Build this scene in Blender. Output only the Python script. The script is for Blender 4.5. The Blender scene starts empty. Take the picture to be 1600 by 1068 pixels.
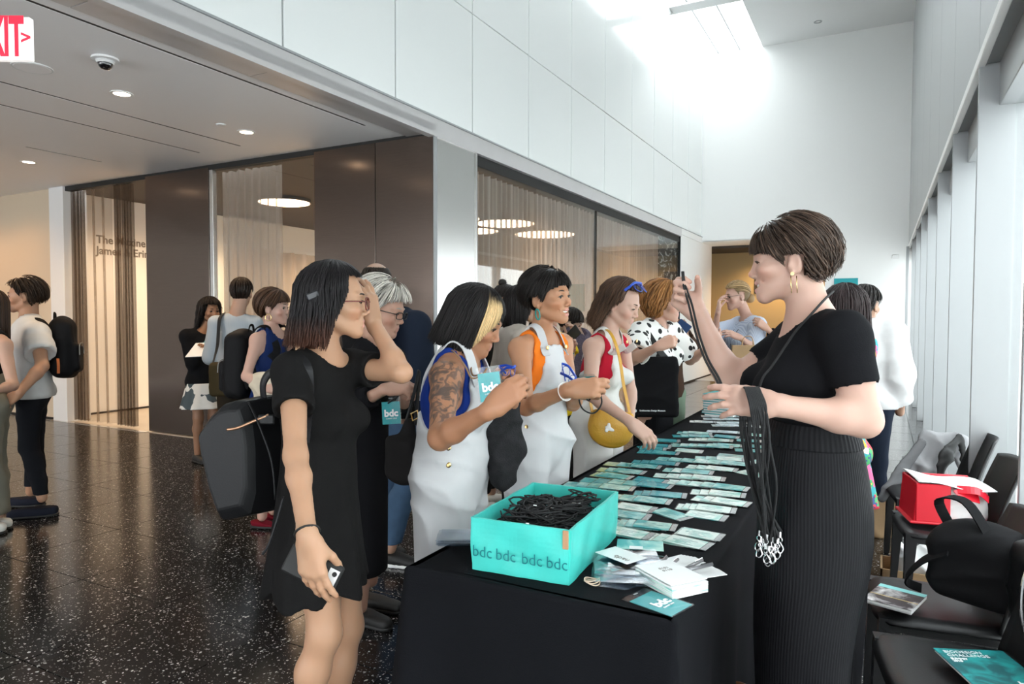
import bpy, math, random
import numpy as np
from mathutils import Vector, Matrix
random.seed(7); RNG = np.random.default_rng(7)
SC = bpy.context.scene; COL = SC.collection

# ------------------------------------------------------------------ camera
F_PX = 1081.8; CAM_H = 1.47
_yaw, _pit, _rol = math.radians(28.08), math.radians(-2.0715), math.radians(0.13)
FW = np.array([-math.sin(_yaw)*math.cos(_pit), math.cos(_yaw)*math.cos(_pit), math.sin(_pit)])
RT0 = np.array([math.cos(_yaw), math.sin(_yaw), 0.0]); UP0 = np.cross(RT0, FW)
RT = math.cos(_rol)*RT0 + math.sin(_rol)*UP0; UP = math.cos(_rol)*UP0 - math.sin(_rol)*RT0
CAM = np.array([0.0, 0.0, CAM_H])
cd = bpy.data.cameras.new('camera'); cam = bpy.data.objects.new('camera', cd); COL.objects.link(cam)
cd.sensor_width = 36.0; cd.lens = 36.0*F_PX/1600.0; cd.clip_start = 0.05; cd.clip_end = 300
_M = Matrix([[RT[i], UP[i], -FW[i], CAM[i]] for i in range(3)] + [[0, 0, 0, 1]])
cam.matrix_world = _M
SC.camera = cam
# ------------------------------------------------------------------ sky, lights, exposure
SC.view_settings.view_transform = 'Standard'; SC.view_settings.look = 'None'
SC.view_settings.gamma = 1.0; SC.view_settings.use_curve_mapping = False
SC.view_settings.exposure = 1.22
W = bpy.data.worlds.new('overcast_sky'); SC.world = W; W.use_nodes = True
W.node_tree.nodes['Background'].inputs[0].default_value = (0.93, 0.97, 1.0, 1)
W.node_tree.nodes['Background'].inputs[1].default_value = 3.1
SC.cycles.max_bounces = 8; SC.cycles.diffuse_bounces = 5; SC.cycles.glossy_bounces = 4
SC.cycles.transparent_max_bounces = 14; SC.cycles.transmission_bounces = 6
SC.cycles.caustics_reflective = False; SC.cycles.caustics_refractive = False
SC.cycles.sample_clamp_indirect = 6.0
SC.cycles.use_denoising = True

def spot(name, loc, energy, color, size=2.4, blend=0.6, rad=0.06, to=None):
    l = bpy.data.lights.new(name, 'SPOT'); l.energy = energy; l.color = color
    l.spot_size = size; l.spot_blend = blend; l.shadow_soft_size = rad
    o = bpy.data.objects.new(name, l); COL.objects.link(o); o.location = loc
    if to is not None:
        o.rotation_euler = (Vector(to)-Vector(loc)).to_track_quat('-Z', 'Y').to_euler()
    return o
WARM = (1.0, 0.66, 0.34); WARM2 = (1.0, 0.70, 0.42)

# ------------------------------------------------------------------ geometry helpers
def ray(px, py):
    return FW + (px-800.0)/F_PX*RT - (py-534.0)/F_PX*UP
KD = 1.0
def P(px, py, d):                      # point seen at a pixel, d metres in front of the camera
    return CAM + ray(px, py)*d*KD
def onplane(px, py, ax, v):
    r = ray(px, py); return CAM + r*((v-CAM[ax])/r[ax])
def unit(v):
    v = np.asarray(v, float); return v/(np.linalg.norm(v)+1e-12)

WLOC = {}
def _world(o):
    return WLOC.get(o.name, np.zeros(3)) if o is not None else np.zeros(3)
def mk(name, V, F, mat=None, parent=None, smooth=False, col=None, mats=None, midx=None, base=None):
    """one mesh object from world coordinates (V may be Nx3, F list or int array)"""
    V = np.asarray(V, float)
    off = _world(parent)
    own = np.zeros(3)
    if parent is None:
        own = np.array(base, float) if base is not None else np.array([*(V[:, :2].min(0)+V[:, :2].max(0))/2, V[:, 2].min()])
    me = bpy.data.meshes.new(name)
    L = V - off - own
    if isinstance(F, np.ndarray):
        nf, k = F.shape
        me.vertices.add(len(L)); me.vertices.foreach_set('co', L.astype(np.float32).ravel())
        me.loops.add(nf*k); me.loops.foreach_set('vertex_index', F.astype(np.int32).ravel())
        me.polygons.add(nf); me.polygons.foreach_set('loop_start', np.arange(0, nf*k, k, dtype=np.int32))
        me.polygons.foreach_set('loop_total', np.full(nf, k, dtype=np.int32))
        me.update(calc_edges=True)
    else:
        me.from_pydata([tuple(v) for v in L], [], F); me.update()
    if mats: 
        for m in mats: me.materials.append(m)
        if midx is not None: me.polygons.foreach_set('material_index', np.asarray(midx, np.int32))
    elif mat is not None: me.materials.append(mat)
    if smooth: me.polygons.foreach_set('use_smooth', np.ones(len(me.polygons), bool))
    if col is not None:
        a = me.color_attributes.new('Col', 'FLOAT_COLOR', 'POINT')
        c = np.ones((len(V), 4), np.float32); c[:, :3] = col
        a.data.foreach_set('color', c.ravel())
    o = bpy.data.objects.new(name, me); COL.objects.link(o)
    if parent is not None: o.parent = parent
    else: o.location = own
    WLOC[o.name] = off + (own if parent is None else 0)
    return o
def tag(o, label=None, cat=None, group=None, kind=None):
    if label: o['label'] = label
    if cat: o['category'] = cat
    if group: o['group'] = group
    if kind: o['kind'] = kind
    return o
def thing(name, label, cat, loc, group=None):
    o = bpy.data.objects.new(name, None); COL.objects.link(o); o.location = loc; o.empty_display_size = 0.1
    WLOC[o.name] = np.array(loc, float)
    return tag(o, label, cat, group)
def struct(name, V, F, mat, parent=None, **k):
    o = mk(name, V, F, mat, parent, **k)
    if parent is None: o['kind'] = 'structure'
    return o
def copy_tree(src, loc=None, rotz=None, parent=None):
    c = src.copy(); COL.objects.link(c)
    if parent is not None: c.parent = parent
    if loc is not None: c.location = loc
    if rotz is not None: c.rotation_euler = (0, 0, rotz)
    for ch in list(src.children): copy_tree(ch, parent=c)
    return c
class MB:                              # collects pieces of one mesh
    def __init__(s): s.V = []; s.F = []; s.n = 0
    def add(s, V, F):
        V = np.asarray(V, float); s.V.append(V)
        s.F.extend([tuple(int(i)+s.n for i in f) for f in F]); s.n += len(V); return s
    def build(s, name, mat, parent=None, **k): return mk(name, np.vstack(s.V), s.F, mat, parent, **k)
def rotm(axis, a): return np.array(Matrix.Rotation(a, 3, Vector(axis)))
def frame_from(z, x=None):
    z = unit(z); x = np.array([0, 0, 1.0]) if x is None else np.asarray(x, float)
    if abs(unit(x) @ z) > 0.98: x = np.array([1.0, 0.2, 0])
    x = unit(x-(x@z)*z); y = np.cross(z, x); return np.stack([x, y, z], 1)
def box(lo, hi, b=0.0, R=None, c=None):
    """chamfered box between two corners; R rotates about c (or its centre)"""
    lo = np.array(lo, float); hi = np.array(hi, float); m = (lo+hi)/2; h = (hi-lo)/2
    b = min(b, h.min()*0.9)
    if b <= 0:
        V = np.array([[sx*h[0], sy*h[1], sz*h[2]] for sx in (-1, 1) for sy in (-1, 1) for sz in (-1, 1)])
        F = [(0, 1, 3, 2), (4, 6, 7, 5), (0, 4, 5, 1), (2, 3, 7, 6), (0, 2, 6, 4), (1, 5, 7, 3)]
    else:
        V = []; idx = {}
        for sx in (-1, 1):
            for sy in (-1, 1):
                for sz in (-1, 1):
                    s = np.array([sx, sy, sz])
                    for a in range(3):
                        q = s*(h-b); q[a] = s[a]*h[a]; idx[(sx, sy, sz, a)] = len(V); V.append(q)
        V = np.array(V); F = []
        for a in range(3):
            u, w = (a+1) % 3, (a+2) % 3
            for s in (-1, 1):
                def g(su, sw, ax=a):
                    k = [0, 0, 0]; k[a] = s; k[u] = su; k[w] = sw; return idx[(*k, ax)]
                q = [g(-1, -1), g(1, -1), g(1, 1), g(-1, 1)]
                F.append(tuple(q if s > 0 else q[::-1]))
        for a in range(3):             # edges along axis a
            u, w = (a+1) % 3, (a+2) % 3
            for su in (-1, 1):
                for sw in (-1, 1):
                    def g(sa, ax):
                        k = [0, 0, 0]; k[a] = sa; k[u] = su; k[w] = sw; return idx[(*k, ax)]
                    q = [g(-1, u), g(1, u), g(1, w), g(-1, w)]
                    F.append(tuple(q if su*sw < 0 else q[::-1]))
        for sx in (-1, 1):
            for sy in (-1, 1):
                for sz in (-1, 1):
                    q = [idx[(sx, sy, sz, a)] for a in range(3)]
                    F.append(tuple(q if sx*sy*sz > 0 else q[::-1]))
    if R is not None:
        V = V @ np.asarray(R).T
    return V + (m if c is None else np.asarray(c, float)), F
def obox(c, size, R=None, b=0.0):
    s = np.array(size, float)/2; return box(-s, s, b, R, c)
def smoothpath(pts, n=8, closed=False):
    """Catmull-Rom through points"""
    p = np.asarray(pts, float); out = []
    m = len(p)
    for i in range(m if closed else m-1):
        p0 = p[(i-1) % m] if (closed or i > 0) else p[0]
        p1 = p[i]; p2 = p[(i+1) % m]
        p3 = p[(i+2) % m] if (closed or i+2 < m) else p[-1]
        for t in np.arange(n)/n:
            out.append(0.5*((2*p1)+(-p0+p2)*t+(2*p0-5*p1+4*p2-p3)*t*t+(-p0+3*p1-3*p2+p3)*t**3))
    if not closed: out.append(p[-1])
    return np.array(out)
def tube(pts, r, k=6, closed=False, flat=None, caps=True):
    """tube along a polyline; r scalar or per point; flat=(a,b) scales the section"""
    p = np.asarray(pts, float); n = len(p)
    r = np.broadcast_to(np.asarray(r, float), (n,))
    T = np.gradient(p, axis=0) if not closed else (np.roll(p, -1, 0)-np.roll(p, 1, 0))
    T /= (np.linalg.norm(T, axis=1, keepdims=True)+1e-12)
    u = np.array([0, 0, 1.0]) if abs(T[0][2]) < 0.9 else np.array([1.0, 0, 0])
    V = []; a = np.arange(k)*2*math.pi/k; fa, fb = flat or (1, 1)
    for i in range(n):
        u = unit(u-(u@T[i])*T[i]); w = np.cross(T[i], u)
        V.append(p[i]+r[i]*(np.cos(a)[:, None]*u*fa+np.sin(a)[:, None]*w*fb))
    V = np.vstack(V); F = []
    for i in range(n if closed else n-1):
        j = (i+1) % n
        for q in range(k):
            F.append((i*k+q, i*k+(q+1) % k, j*k+(q+1) % k, j*k+q))
    if caps and not closed:
        F.append(tuple(range(k))[::-1]); F.append(tuple((n-1)*k+q for q in range(k)))
    return V, F
def loft(rings, closed_top=True, closed_bot=True):
    """rings: list of Kx3 arrays"""
    k = len(rings[0]); V = np.vstack(rings); F = []
    for i in range(len(rings)-1):
        for q in range(k):
            F.append((i*k+q, i*k+(q+1) % k, (i+1)*k+(q+1) % k, (i+1)*k+q))
    if closed_bot: F.append(tuple(range(k))[::-1])
    if closed_top: F.append(tuple((len(rings)-1)*k+q for q in range(k)))
    return V, F
def lathe(prof, c, axis=(0, 0, 1), k=24):
    """prof: list of (r, h) along the axis from point c"""
    R = frame_from(axis); a = np.arange(k)*2*math.pi/k
    rings = [np.asarray(c)+h*R[:, 2]+max(r, 1e-5)*(np.cos(a)[:, None]*R[:, 0]+np.sin(a)[:, None]*R[:, 1]) for r, h in prof]
    return loft(rings, closed_top=prof[-1][0] < 2e-3, closed_bot=prof[0][0] < 2e-3)
def grid(fn, nu, nv):
    """surface from fn(u,v) arrays 0..1"""
    u, v = np.meshgrid(np.linspace(0, 1, nu), np.linspace(0, 1, nv), indexing='ij')
    V = np.stack(fn(u, v), -1).reshape(-1, 3)
    i, j = np.meshgrid(np.arange(nu-1), np.arange(nv-1), indexing='ij'); a = (i*nv+j).ravel()
    return V, np.stack([a, a+nv, a+nv+1, a+1], 1)
def solid(o, t, offset=0):
    m = o.modifiers.new('thickness', 'SOLIDIFY'); m.thickness = t; m.offset = offset; return o
def text_obj(body, size, loc, R, mat, parent=None, name='lettering', align='CENTER', extr=0.0006, bold=0.0, sx=1.0):
    c = bpy.data.curves.new(name, 'FONT'); c.body = body; c.size = size; c.align_x = align; c.align_y = 'CENTER'
    c.extrude = extr; c.offset = bold; c.materials.append(mat); c.resolution_u = 3
    tmp = bpy.data.objects.new(name, c); COL.objects.link(tmp)
    me = bpy.data.meshes.new_from_object(tmp.evaluated_get(bpy.context.evaluated_depsgraph_get()))
    bpy.data.objects.remove(tmp); bpy.data.curves.remove(c)
    o = bpy.data.objects.new(name, me); COL.objects.link(o)
    Mx = Matrix([[*(R[i, :]*np.array([sx, 1, 1])), (np.asarray(loc)-_world(parent))[i]] for i in range(3)]+[[0, 0, 0, 1]])
    if parent is not None: o.parent = parent
    o.matrix_local = Mx; WLOC[o.name] = np.asarray(loc, float)
    return o

# ------------------------------------------------------------------ materials
def _nodes(name):
    m = bpy.data.materials.new(name); m.use_nodes = True; nt = m.node_tree
    return m, nt, nt.nodes['Principled BSDF']
def mat(name, color, rough=0.5, metal=0.0, spec=0.5, var=0.0, vscale=8.0, bump=0.0, bscale=40.0, coat=0.0, aniso=0.0, sheen=0.0,
        stretch=None, emit=None, estr=0.0, alpha=1.0, sss=0.0, attr=False, detail=3.0):
    m, nt, b = _nodes(name); N = nt.nodes; L = nt.links
    c = (*color, 1)
    b.inputs['Base Color'].default_value = c; b.inputs['Roughness'].default_value = rough
    b.inputs['Metallic'].default_value = metal; b.inputs['Specular IOR Level'].default_value = spec
    b.inputs['Coat Weight'].default_value = coat; b.inputs['Anisotropic'].default_value = aniso
    b.inputs['Sheen Weight'].default_value = sheen
    if alpha < 1: b.inputs['Alpha'].default_value = alpha
    if sss:
        b.inputs['Subsurface Weight'].default_value = sss; b.inputs['Subsurface Radius'].default_value = (0.012, 0.005, 0.003)
        b.inputs['Subsurface Scale'].default_value = 1.0
    if emit is not None:
        b.inputs['Emission Color'].default_value = (*emit, 1); b.inputs['Emission Strength'].default_value = estr
    tc = None
    if var or bump:
        tc = N.new('ShaderNodeTexCoord'); src = tc.outputs['Object']
        if stretch:
            mp = N.new('ShaderNodeMapping'); mp.inputs['Scale'].default_value = stretch; L.new(src, mp.inputs[0]); src = mp.outputs[0]
    base_socket = None
    if attr:
        at = N.new('ShaderNodeVertexColor'); at.layer_name = 'Col'; base_socket = at.outputs[0]
        L.new(base_socket, b.inputs['Base Color'])
    if var:
        nz = N.new('ShaderNodeTexNoise'); nz.inputs['Scale'].default_value = vscale; nz.inputs['Detail'].default_value = detail
        L.new(src, nz.inputs['Vector'])
        mr = N.new('ShaderNodeMapRange'); mr.inputs[3].default_value = 1-var; mr.inputs[4].default_value = 1+var
        mr.inputs[1].default_value = 0.25; mr.inputs[2].default_value = 0.75
        L.new(nz.outputs[0], mr.inputs[0])
        mx = N.new('ShaderNodeVectorMath'); mx.operation = 'SCALE'
        if base_socket: L.new(base_socket, mx.inputs[0])
        else: mx.inputs[0].default_value = color
        L.new(mr.outputs[0], mx.inputs['Scale']); L.new(mx.outputs[0], b.inputs['Base Color'])
    if bump:
        nb = N.new('ShaderNodeTexNoise'); nb.inputs['Scale'].default_value = bscale; nb.inputs['Detail'].default_value = 4
        L.new(src, nb.inputs['Vector'])
        bp = N.new('ShaderNodeBump'); bp.inputs['Strength'].default_value = bump; bp.inputs['Distance'].default_value = 0.01
        L.new(nb.outputs[0], bp.inputs['Height']); L.new(bp.outputs[0], b.inputs['Normal'])
    return m
def glass_mat(name, tint=(1, 1, 1), refl=0.08, rough=0.02):
    """thin architectural glass: light passes straight, faces reflect by fresnel"""
    m = bpy.data.materials.new(name); m.use_nodes = True; nt = m.node_tree; N = nt.nodes; L = nt.links
    N.remove(N['Principled BSDF']); out = N['Material Output']
    t = N.new('ShaderNodeBsdfTransparent'); t.inputs[0].default_value = (*tint, 1)
    g = N.new('ShaderNodeBsdfGlossy'); g.inputs['Roughness'].default_value = rough
    f = N.new('ShaderNodeLayerWeight'); f.inputs[0].default_value = 0.5
    pw = N.new('ShaderNodeMath'); pw.operation = 'POWER'; pw.inputs[1].default_value = 4.0; L.new(f.outputs['Facing'], pw.inputs[0])
    ma = N.new('ShaderNodeMath'); ma.operation = 'MULTIPLY_ADD'; ma.inputs[1].default_value = 0.5; ma.inputs[2].default_value = refl*0.5
    L.new(pw.outputs[0], ma.inputs[0])
    mx = N.new('ShaderNodeMixShader'); L.new(ma.outputs[0], mx.inputs[0])
    L.new(t.outputs[0], mx.inputs[1]); L.new(g.outputs[0], mx.inputs[2]); L.new(mx.outputs[0], out.inputs[0])
    return m
def sheer_mat(name, color, opacity=0.6):
    m = bpy.data.materials.new(name); m.use_nodes = True; nt = m.node_tree; N = nt.nodes; L = nt.links
    N.remove(N['Principled BSDF']); out = N['Material Output']
    t = N.new('ShaderNodeBsdfTransparent'); d = N.new('ShaderNodeBsdfDiffuse'); d.inputs[0].default_value = (*color, 1)
    tr = N.new('ShaderNodeBsdfTranslucent'); tr.inputs[0].default_value = (*color, 1)
    a = N.new('ShaderNodeMixShader'); a.inputs[0].default_value = 0.3; L.new(d.outputs[0], a.inputs[1]); L.new(tr.outputs[0], a.inputs[2])
    lw = N.new('ShaderNodeLayerWeight'); lw.inputs[0].default_value = 0.35   # thicker weave seen edge-on
    mr = N.new('ShaderNodeMapRange'); mr.inputs[3].default_value = opacity; mr.inputs[4].default_value = min(1.0, opacity+0.35)
    L.new(lw.outputs['Facing'], mr.inputs[0])
    mx = N.new('ShaderNodeMixShader'); L.new(mr.outputs[0], mx.inputs[0])
    L.new(t.outputs[0], mx.inputs[1]); L.new(a.outputs[0], mx.inputs[2]); L.new(mx.outputs[0], out.inputs[0])
    return m
def terrazzo_mat():
    m, nt, b = _nodes('black_terrazzo'); N = nt.nodes; L = nt.links
    tc = N.new('ShaderNodeNewGeometry')
    wp = N.new('ShaderNodeTexNoise'); wp.inputs['Scale'].default_value = 60; L.new(tc.outputs['Position'], wp.inputs['Vector'])
    ad = N.new('ShaderNodeVectorMath'); ad.operation = 'MULTIPLY_ADD'; ad.inputs[1].default_value = (0.012,)*3
    L.new(wp.outputs['Color'], ad.inputs[0]); L.new(tc.outputs['Position'], ad.inputs[2])
    cur = None
    for sc_, th in ((62, 0.2), (120, 0.19)):
        v = N.new('ShaderNodeTexVoronoi'); v.inputs['Scale'].default_value = sc_; L.new(ad.outputs[0], v.inputs['Vector'])
        sp = N.new('ShaderNodeSeparateColor'); L.new(v.outputs['Color'], sp.inputs[0])
        # chip radius varies by cell; about a third of the cells hold a chip
        mr = N.new('ShaderNodeMapRange'); mr.inputs[1].default_value = 0.62; mr.inputs[2].default_value = 1.0
        mr.inputs[3].default_value = 0.0; mr.inputs[4].default_value = 0.42; L.new(sp.outputs[0], mr.inputs[0])
        lt = N.new('ShaderNodeMath'); lt.operation = 'LESS_THAN'; L.new(v.outputs['Distance'], lt.inputs[0]); L.new(mr.outputs[0], lt.inputs[1])
        mul = N.new('ShaderNodeMath'); mul.operation = 'MULTIPLY'; L.new(lt.outputs[0], mul.inputs[0])
        m2 = N.new('ShaderNodeMapRange'); m2.inputs[3].default_value = 0.25; m2.inputs[4].default_value = 1.0; L.new(sp.outputs[1], m2.inputs[0]); L.new(m2.outputs[0], mul.inputs[1])
        if cur is None: cur = mul
        else:
            mxm = N.new('ShaderNodeMath'); mxm.operation = 'MAXIMUM'; L.new(cur.outputs[0], mxm.inputs[0]); L.new(mul.outputs[0], mxm.inputs[1]); cur = mxm
    mx = N.new('ShaderNodeMix'); mx.data_type = 'RGBA'
    mx.inputs[6].default_value = (0.012, 0.012, 0.013, 1); mx.inputs[7].default_value = (0.62, 0.60, 0.57, 1)
    L.new(cur.outputs[0], mx.inputs[0]); L.new(mx.outputs[2], b.inputs['Base Color'])
    b.inputs['Roughness'].default_value = 0.17; b.inputs['Specular IOR Level'].default_value = 0.45
    return m
M = {}
M['white_paint'] = mat('white_paint', (0.88, 0.88, 0.87), 0.6)
M['ceiling_paint'] = mat('ceiling_paint', (0.88, 0.86, 0.86), 0.5)
M['hall_ceiling'] = mat('hall_ceiling', (0.8, 0.8, 0.8), 0.6)
M['gallery_dark'] = mat('gallery_dark', (0.05, 0.042, 0.038), 0.7)
M['back_glass'] = mat('white_backed_glass', (0.88, 0.905, 0.895), 0.12, coat=0.6, spec=0.6)
M['joint'] = mat('joint_grey', (0.30, 0.31, 0.31), 0.6)
M['fascia'] = mat('fascia_steel', (0.66, 0.64, 0.64), 0.38, metal=0.35, var=0.03, vscale=3)
M['bronze'] = mat('bronze_steel', (0.17, 0.132, 0.112), 0.20, metal=0.9, var=0.06, vscale=6, stretch=(1, 1, 30), aniso=0.5)
M['steel'] = mat('brushed_steel', (0.74, 0.73, 0.71), 0.27, metal=0.9, var=0.04, vscale=6, stretch=(1, 1, 30))
M['black'] = mat('matte_black', (0.010, 0.010, 0.010), 0.6)
M['fin'] = mat('fin_grey', (0.37, 0.383, 0.39), 0.38, metal=0.15)
M['glass'] = glass_mat('clear_glass', (0.97, 0.99, 0.985))
M['sheer'] = sheer_mat('sheer_curtain', (0.46, 0.39, 0.35), 0.60)
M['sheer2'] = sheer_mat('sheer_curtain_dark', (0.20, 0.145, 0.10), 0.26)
M['terrazzo'] = terrazzo_mat()
M['grout'] = mat('tile_joint', (0.42, 0.41, 0.40), 0.7)
M['beige_floor'] = mat('beige_stone', (0.52, 0.47, 0.40), 0.3, var=0.05)
M['grey_floor'] = mat('grey_concrete', (0.42, 0.42, 0.42), 0.4, var=0.05)
M['lamp_warm'] = mat('lamp_lens', (1, 1, 1), 0.4, emit=(1.0, 0.80, 0.56), estr=7.0)
M['disc_warm'] = mat('glowing_disc', (1, 1, 1), 0.4, emit=(1.0, 0.66, 0.42), estr=5.0)
M['chrome'] = mat('chrome', (0.8, 0.8, 0.8), 0.18, metal=1.0)
M['gold'] = mat('gold_metal', (0.78, 0.56, 0.25), 0.25, metal=1.0)
M['text_grey'] = mat('text_grey', (0.22, 0.20, 0.18), 0.6)
M['red_sign'] = mat('red_letters', (0.75, 0.02, 0.06), 0.5, emit=(0.8, 0.01, 0.04), estr=0.18)
M['sign_face'] = mat('sign_face', (0.9, 0.9, 0.88), 0.4, emit=(1.0, 0.93, 0.9), estr=0.28)
M['pave'] = mat('street_paving', (0.85, 0.85, 0.84), 0.8, var=0.08, vscale=2)
M['stone_far'] = mat('pale_stone', (0.66, 0.66, 0.65), 0.8, var=0.05, vscale=1)
M['far_window'] = mat('far_window_glass', (0.25, 0.28, 0.31), 0.15)
M['olive_wall'] = mat('passage_paint', (0.50, 0.38, 0.20), 0.6)
M['teal'] = mat('teal_board', (0.02, 0.36, 0.40), 0.5)
# ================================================================== the setting
XW = -3.827; YP = 5.565; YB = 16.75; ZC = 3.25; ZH = 7.61; XR = 0.47
# floor: slab, and terrazzo tiles as pieces of it
fl = struct('floor', *box((-14, -6.5, -0.2), (1.0, 19.5, -0.012)), M['grout'])
TX, TY = 0.712, 0.655
V0, F0 = box((-TX/2+0.0022, -TY/2+0.0022, -0.014), (TX/2-0.0022, TY/2-0.0022, 0.0), 0.0012)
tile_me = None; far = MB(); spots = []
for i in range(-15, 9):
    for j in range(-9, 30):
        x = -3.2+TX*(i+0.5); y = 2.237+TY*(j+0.5)
        if x < -13.6 or x > 0.95 or (y > YP-0.3 and x < XW-0.3) or y > 19: continue
        d = np.array([x, y, 0])-CAM; z = d@FW; px = 800+F_PX*(d@RT)/z if z > 0.3 else -9e9
        spots.append(((z if z > 0.8 and -160 < px < 1760 else 100+abs(z)), x, y))
spots.sort()
for k, (z, x, y) in enumerate(spots):
    if k < 290:
        if tile_me is None:
            o = mk('tile', V0+np.array([x, y, 0]), F0, M['terrazzo'], fl)
            # origin of the shared mesh at the tile's own centre
            o.data.transform(Matrix.Translation(Vector(_world(fl))-Vector((x, y, 0)))); o.location = Vector((x, y, 0))-Vector(_world(fl)); tile_me = o
        else:
            o = tile_me.copy(); COL.objects.link(o); o.location = Vector((x, y, 0))-Vector(_world(fl))
    else: far.add(V0+np.array([x, y, 0]), F0)
if far.n: tag(far.build('tiles', M['terrazzo'], fl), kind='stuff')
# beige gallery floor with a steel threshold strip
mk('gallery_floor', *box((-10.36, YP-0.02, -0.011), (XW-0.1, 18.0, 0.002)), M['beige_floor'], fl)
mk('threshold_strip', *box((-10.3, YP-0.07, -0.011), (-8.2, YP+0.0, 0.004)), M['steel'], fl)
mk('passage_floor', *box((XW, YB-0.5, -0.011), (-1.1, 19.4, 0.003)), M['grey_floor'], fl)

# low ceiling over the left lobby, with slots
def ceiling_low():
    mb = MB(); slots = [(-4.29, -6, 5.11), (-5.96, -6, 5.11), (-6.60, -6, 5.15)]
    xs = [-14]+[v for s in sorted(slots) for v in (s[0]-0.016, s[0]+0.016)]+[XW-0.33]
    ys = 5.12
    for a in range(0, len(xs), 2): mb.add(*box((xs[a], -6.5, ZC), (xs[a+1], ys, ZC+0.05)))
    mb.add(*box((-14, ys, ZC), (XW-0.33, YP+0.02, ZC+0.05)))
    return mb
cl = tag(ceiling_low().build('ceiling', M['ceiling_paint']), kind='structure')
mk('slot_backing', *box((-14, -6.5, ZC+0.06), (XW-0.02, YP, ZC+0.09)), M['black'], cl)
for sx_, sy_ in ((-4.29, 5.11), (-5.96, 5.11), (-6.60, 5.15)): mk('slot', *box((sx_-0.0162, -6.5, ZC+0.002), (sx_+0.0162, 5.12, ZC+0.055)), M['black'], cl)  # black filler strips stand in for the shade inside the slots
# steel soffit strip along the atrium edge and slim fascia
y0 = -6.5
for a, b in ((-6.5, -2.2), (-2.2, -0.35), (-0.35, 1.1), (1.1, 2.37), (2.37, 3.655), (3.655, YP+0.03)):
    mk('soffit_panel', *box((XW-0.325, a+0.003, ZC-0.012), (XW+0.02, b-0.003, ZC+0.06), 0.002), M['fascia'], cl)
fa = struct('trim_1', *box((XW-0.06, -6.5, 3.20), (XW+0.02, 14.84, 3.37)), M['fascia'])
mk('fascia_lip', *box((XW, -6.5, 3.372), (XW+0.028, YB, 3.392), 0.003), M['fin'], fa)
mk('fascia_end', *box((XW-0.06, 14.84, 3.24), (XW+0.02, YB, 3.372)), M['white_paint'], fa)

# upper wall of white backed glass panels
wl = struct('wall_left', *box((XW-0.3, -6.5, 3.37), (XW-0.02, YB+0.3, ZH+0.1)), M['joint'])
for i in range(-5, 13):
    ya = 3.674+1.305*(i-1); yb = ya+1.305
    if yb > YB: yb = YB
    for za, zb in ((3.395, 4.63), (4.63, ZH)):
        mk('panel', *box((XW-0.02, ya+0.008, za+0.006), (XW+0.0, yb-0.008, zb-0.006), 0.003), M['back_glass'], wl)

# bronze clad wall across the lobby, with two openings to the gallery
wb = struct('wall_back', *box((-14, YP+0.02, 0), (-10.3, YP+0.2, ZC)), mat('tan_lobby_wall', (.72, .60, .45), .6))  # even tan base colour, unlike the white end pier
mk('end_pier', *box((-10.3, YP-0.02, 0), (-9.96, YP+0.3, ZC)), M['white_paint'], wb)
for a, b in ((-8.21, -7.03), (-5.37, -4.54), (-4.54, XW-0.002)):
    mk('bronze_panel', *box((a+0.004, YP, 0.012), (b-0.004, YP+0.12, ZC-0.03), 0.003), M['bronze'], wb)
mk('head_shadow_gap', *box((-10.0, YP+0.01, ZC-0.06), (XW-0.02, YP+0.1, ZC+0.02)), M['black'], wb)
mk('steel_post', *box((-7.03, YP+0.01, 0), (-6.97, YP+0.07, ZC-0.05), 0.003), M['steel'], wb)
mk('baseboard', *box((-14, YP+0.005, 0), (-10.3, YP+0.02, 0.03)), M['black'], wb)
struct('wall_lobby_end', *box((-14.2, -6.7, 0), (-14.0, YP+0.3, ZC+0.1)), M['white_paint'])
rw = struct('wall_hall_rear_added', *box((XW-.2, -6.7, 3.0), (XR+.4, -6.5, ZH+.1)), M['white_paint'])  # unseen wall added to cut daylight from behind the camera, open below
mk('side', *box((XW-.2, -6.7, 0), (XW+1.3, -6.5, 3.0)), M['white_paint'], rw)
lr = MB(); lr.add(*box((-14.2, -6.7, 0), (-11.0, -6.5, ZC+0.1))); lr.add(*box((-11.0, -6.7, 2.7), (XW, -6.5, ZC+0.1))); lr.add(*box((-4.4, -6.7, 0), (XW, -6.5, 2.7)))
tag(lr.build('wall_lobby_rear', M['white_paint']), kind='structure')  # unseen wall; its wide opening is added to let daylight into the lobby
# wall under the glass, along the hall
wh = struct('wall_hall', *box((XW-0.12, YP+0.012, 0.0), (XW, 6.34, 3.2)), M['steel'])
mk('edge_strip', *box((XW-0.004, YP-0.004, 0), (XW+0.012, YP+0.045, 3.2), 0.002), M['fin'], wh)
mk('jamb', *box((XW-0.10, 6.335, 0), (XW+0.012, 6.365, 3.2), 0.002), M['steel'], wh)
mk('head_track', *box((XW-0.16, 6.36, 3.085), (XW-0.03, 14.84, 3.2)), M['black'], wh)
mk('white_pier', *box((XW-0.3, 14.86, 0), (XW+0.0, 17.9, 3.26)), M['white_paint'], wh)
mk('pier_joint', *box((XW-0.31, 14.84, 0), (XW-0.01, 14.86, 3.24)), M['black'], wh)
mk('baseboard', *box((XW, 14.86, 0), (XW+0.012, 17.9, 0.035)), M['black'], wh)
wg = struct('window_1', *box((XW-0.045, 6.37, 0.03), (XW-0.035, 9.95, 3.09)), M['glass'])
mk('pane', *box((XW-0.045, 9.97, 0.03), (XW-0.035, 14.82, 3.09)), M['glass'], wg)
mk('mullion', *box((XW-0.07, 9.95, 0.03), (XW-0.03, 9.97, 3.09)), M['black'], wg)
mk('sill', *box((XW-0.10, 6.36, 0.0), (XW-0.01, 14.84, 0.03)), M['steel'], wg)
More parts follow.
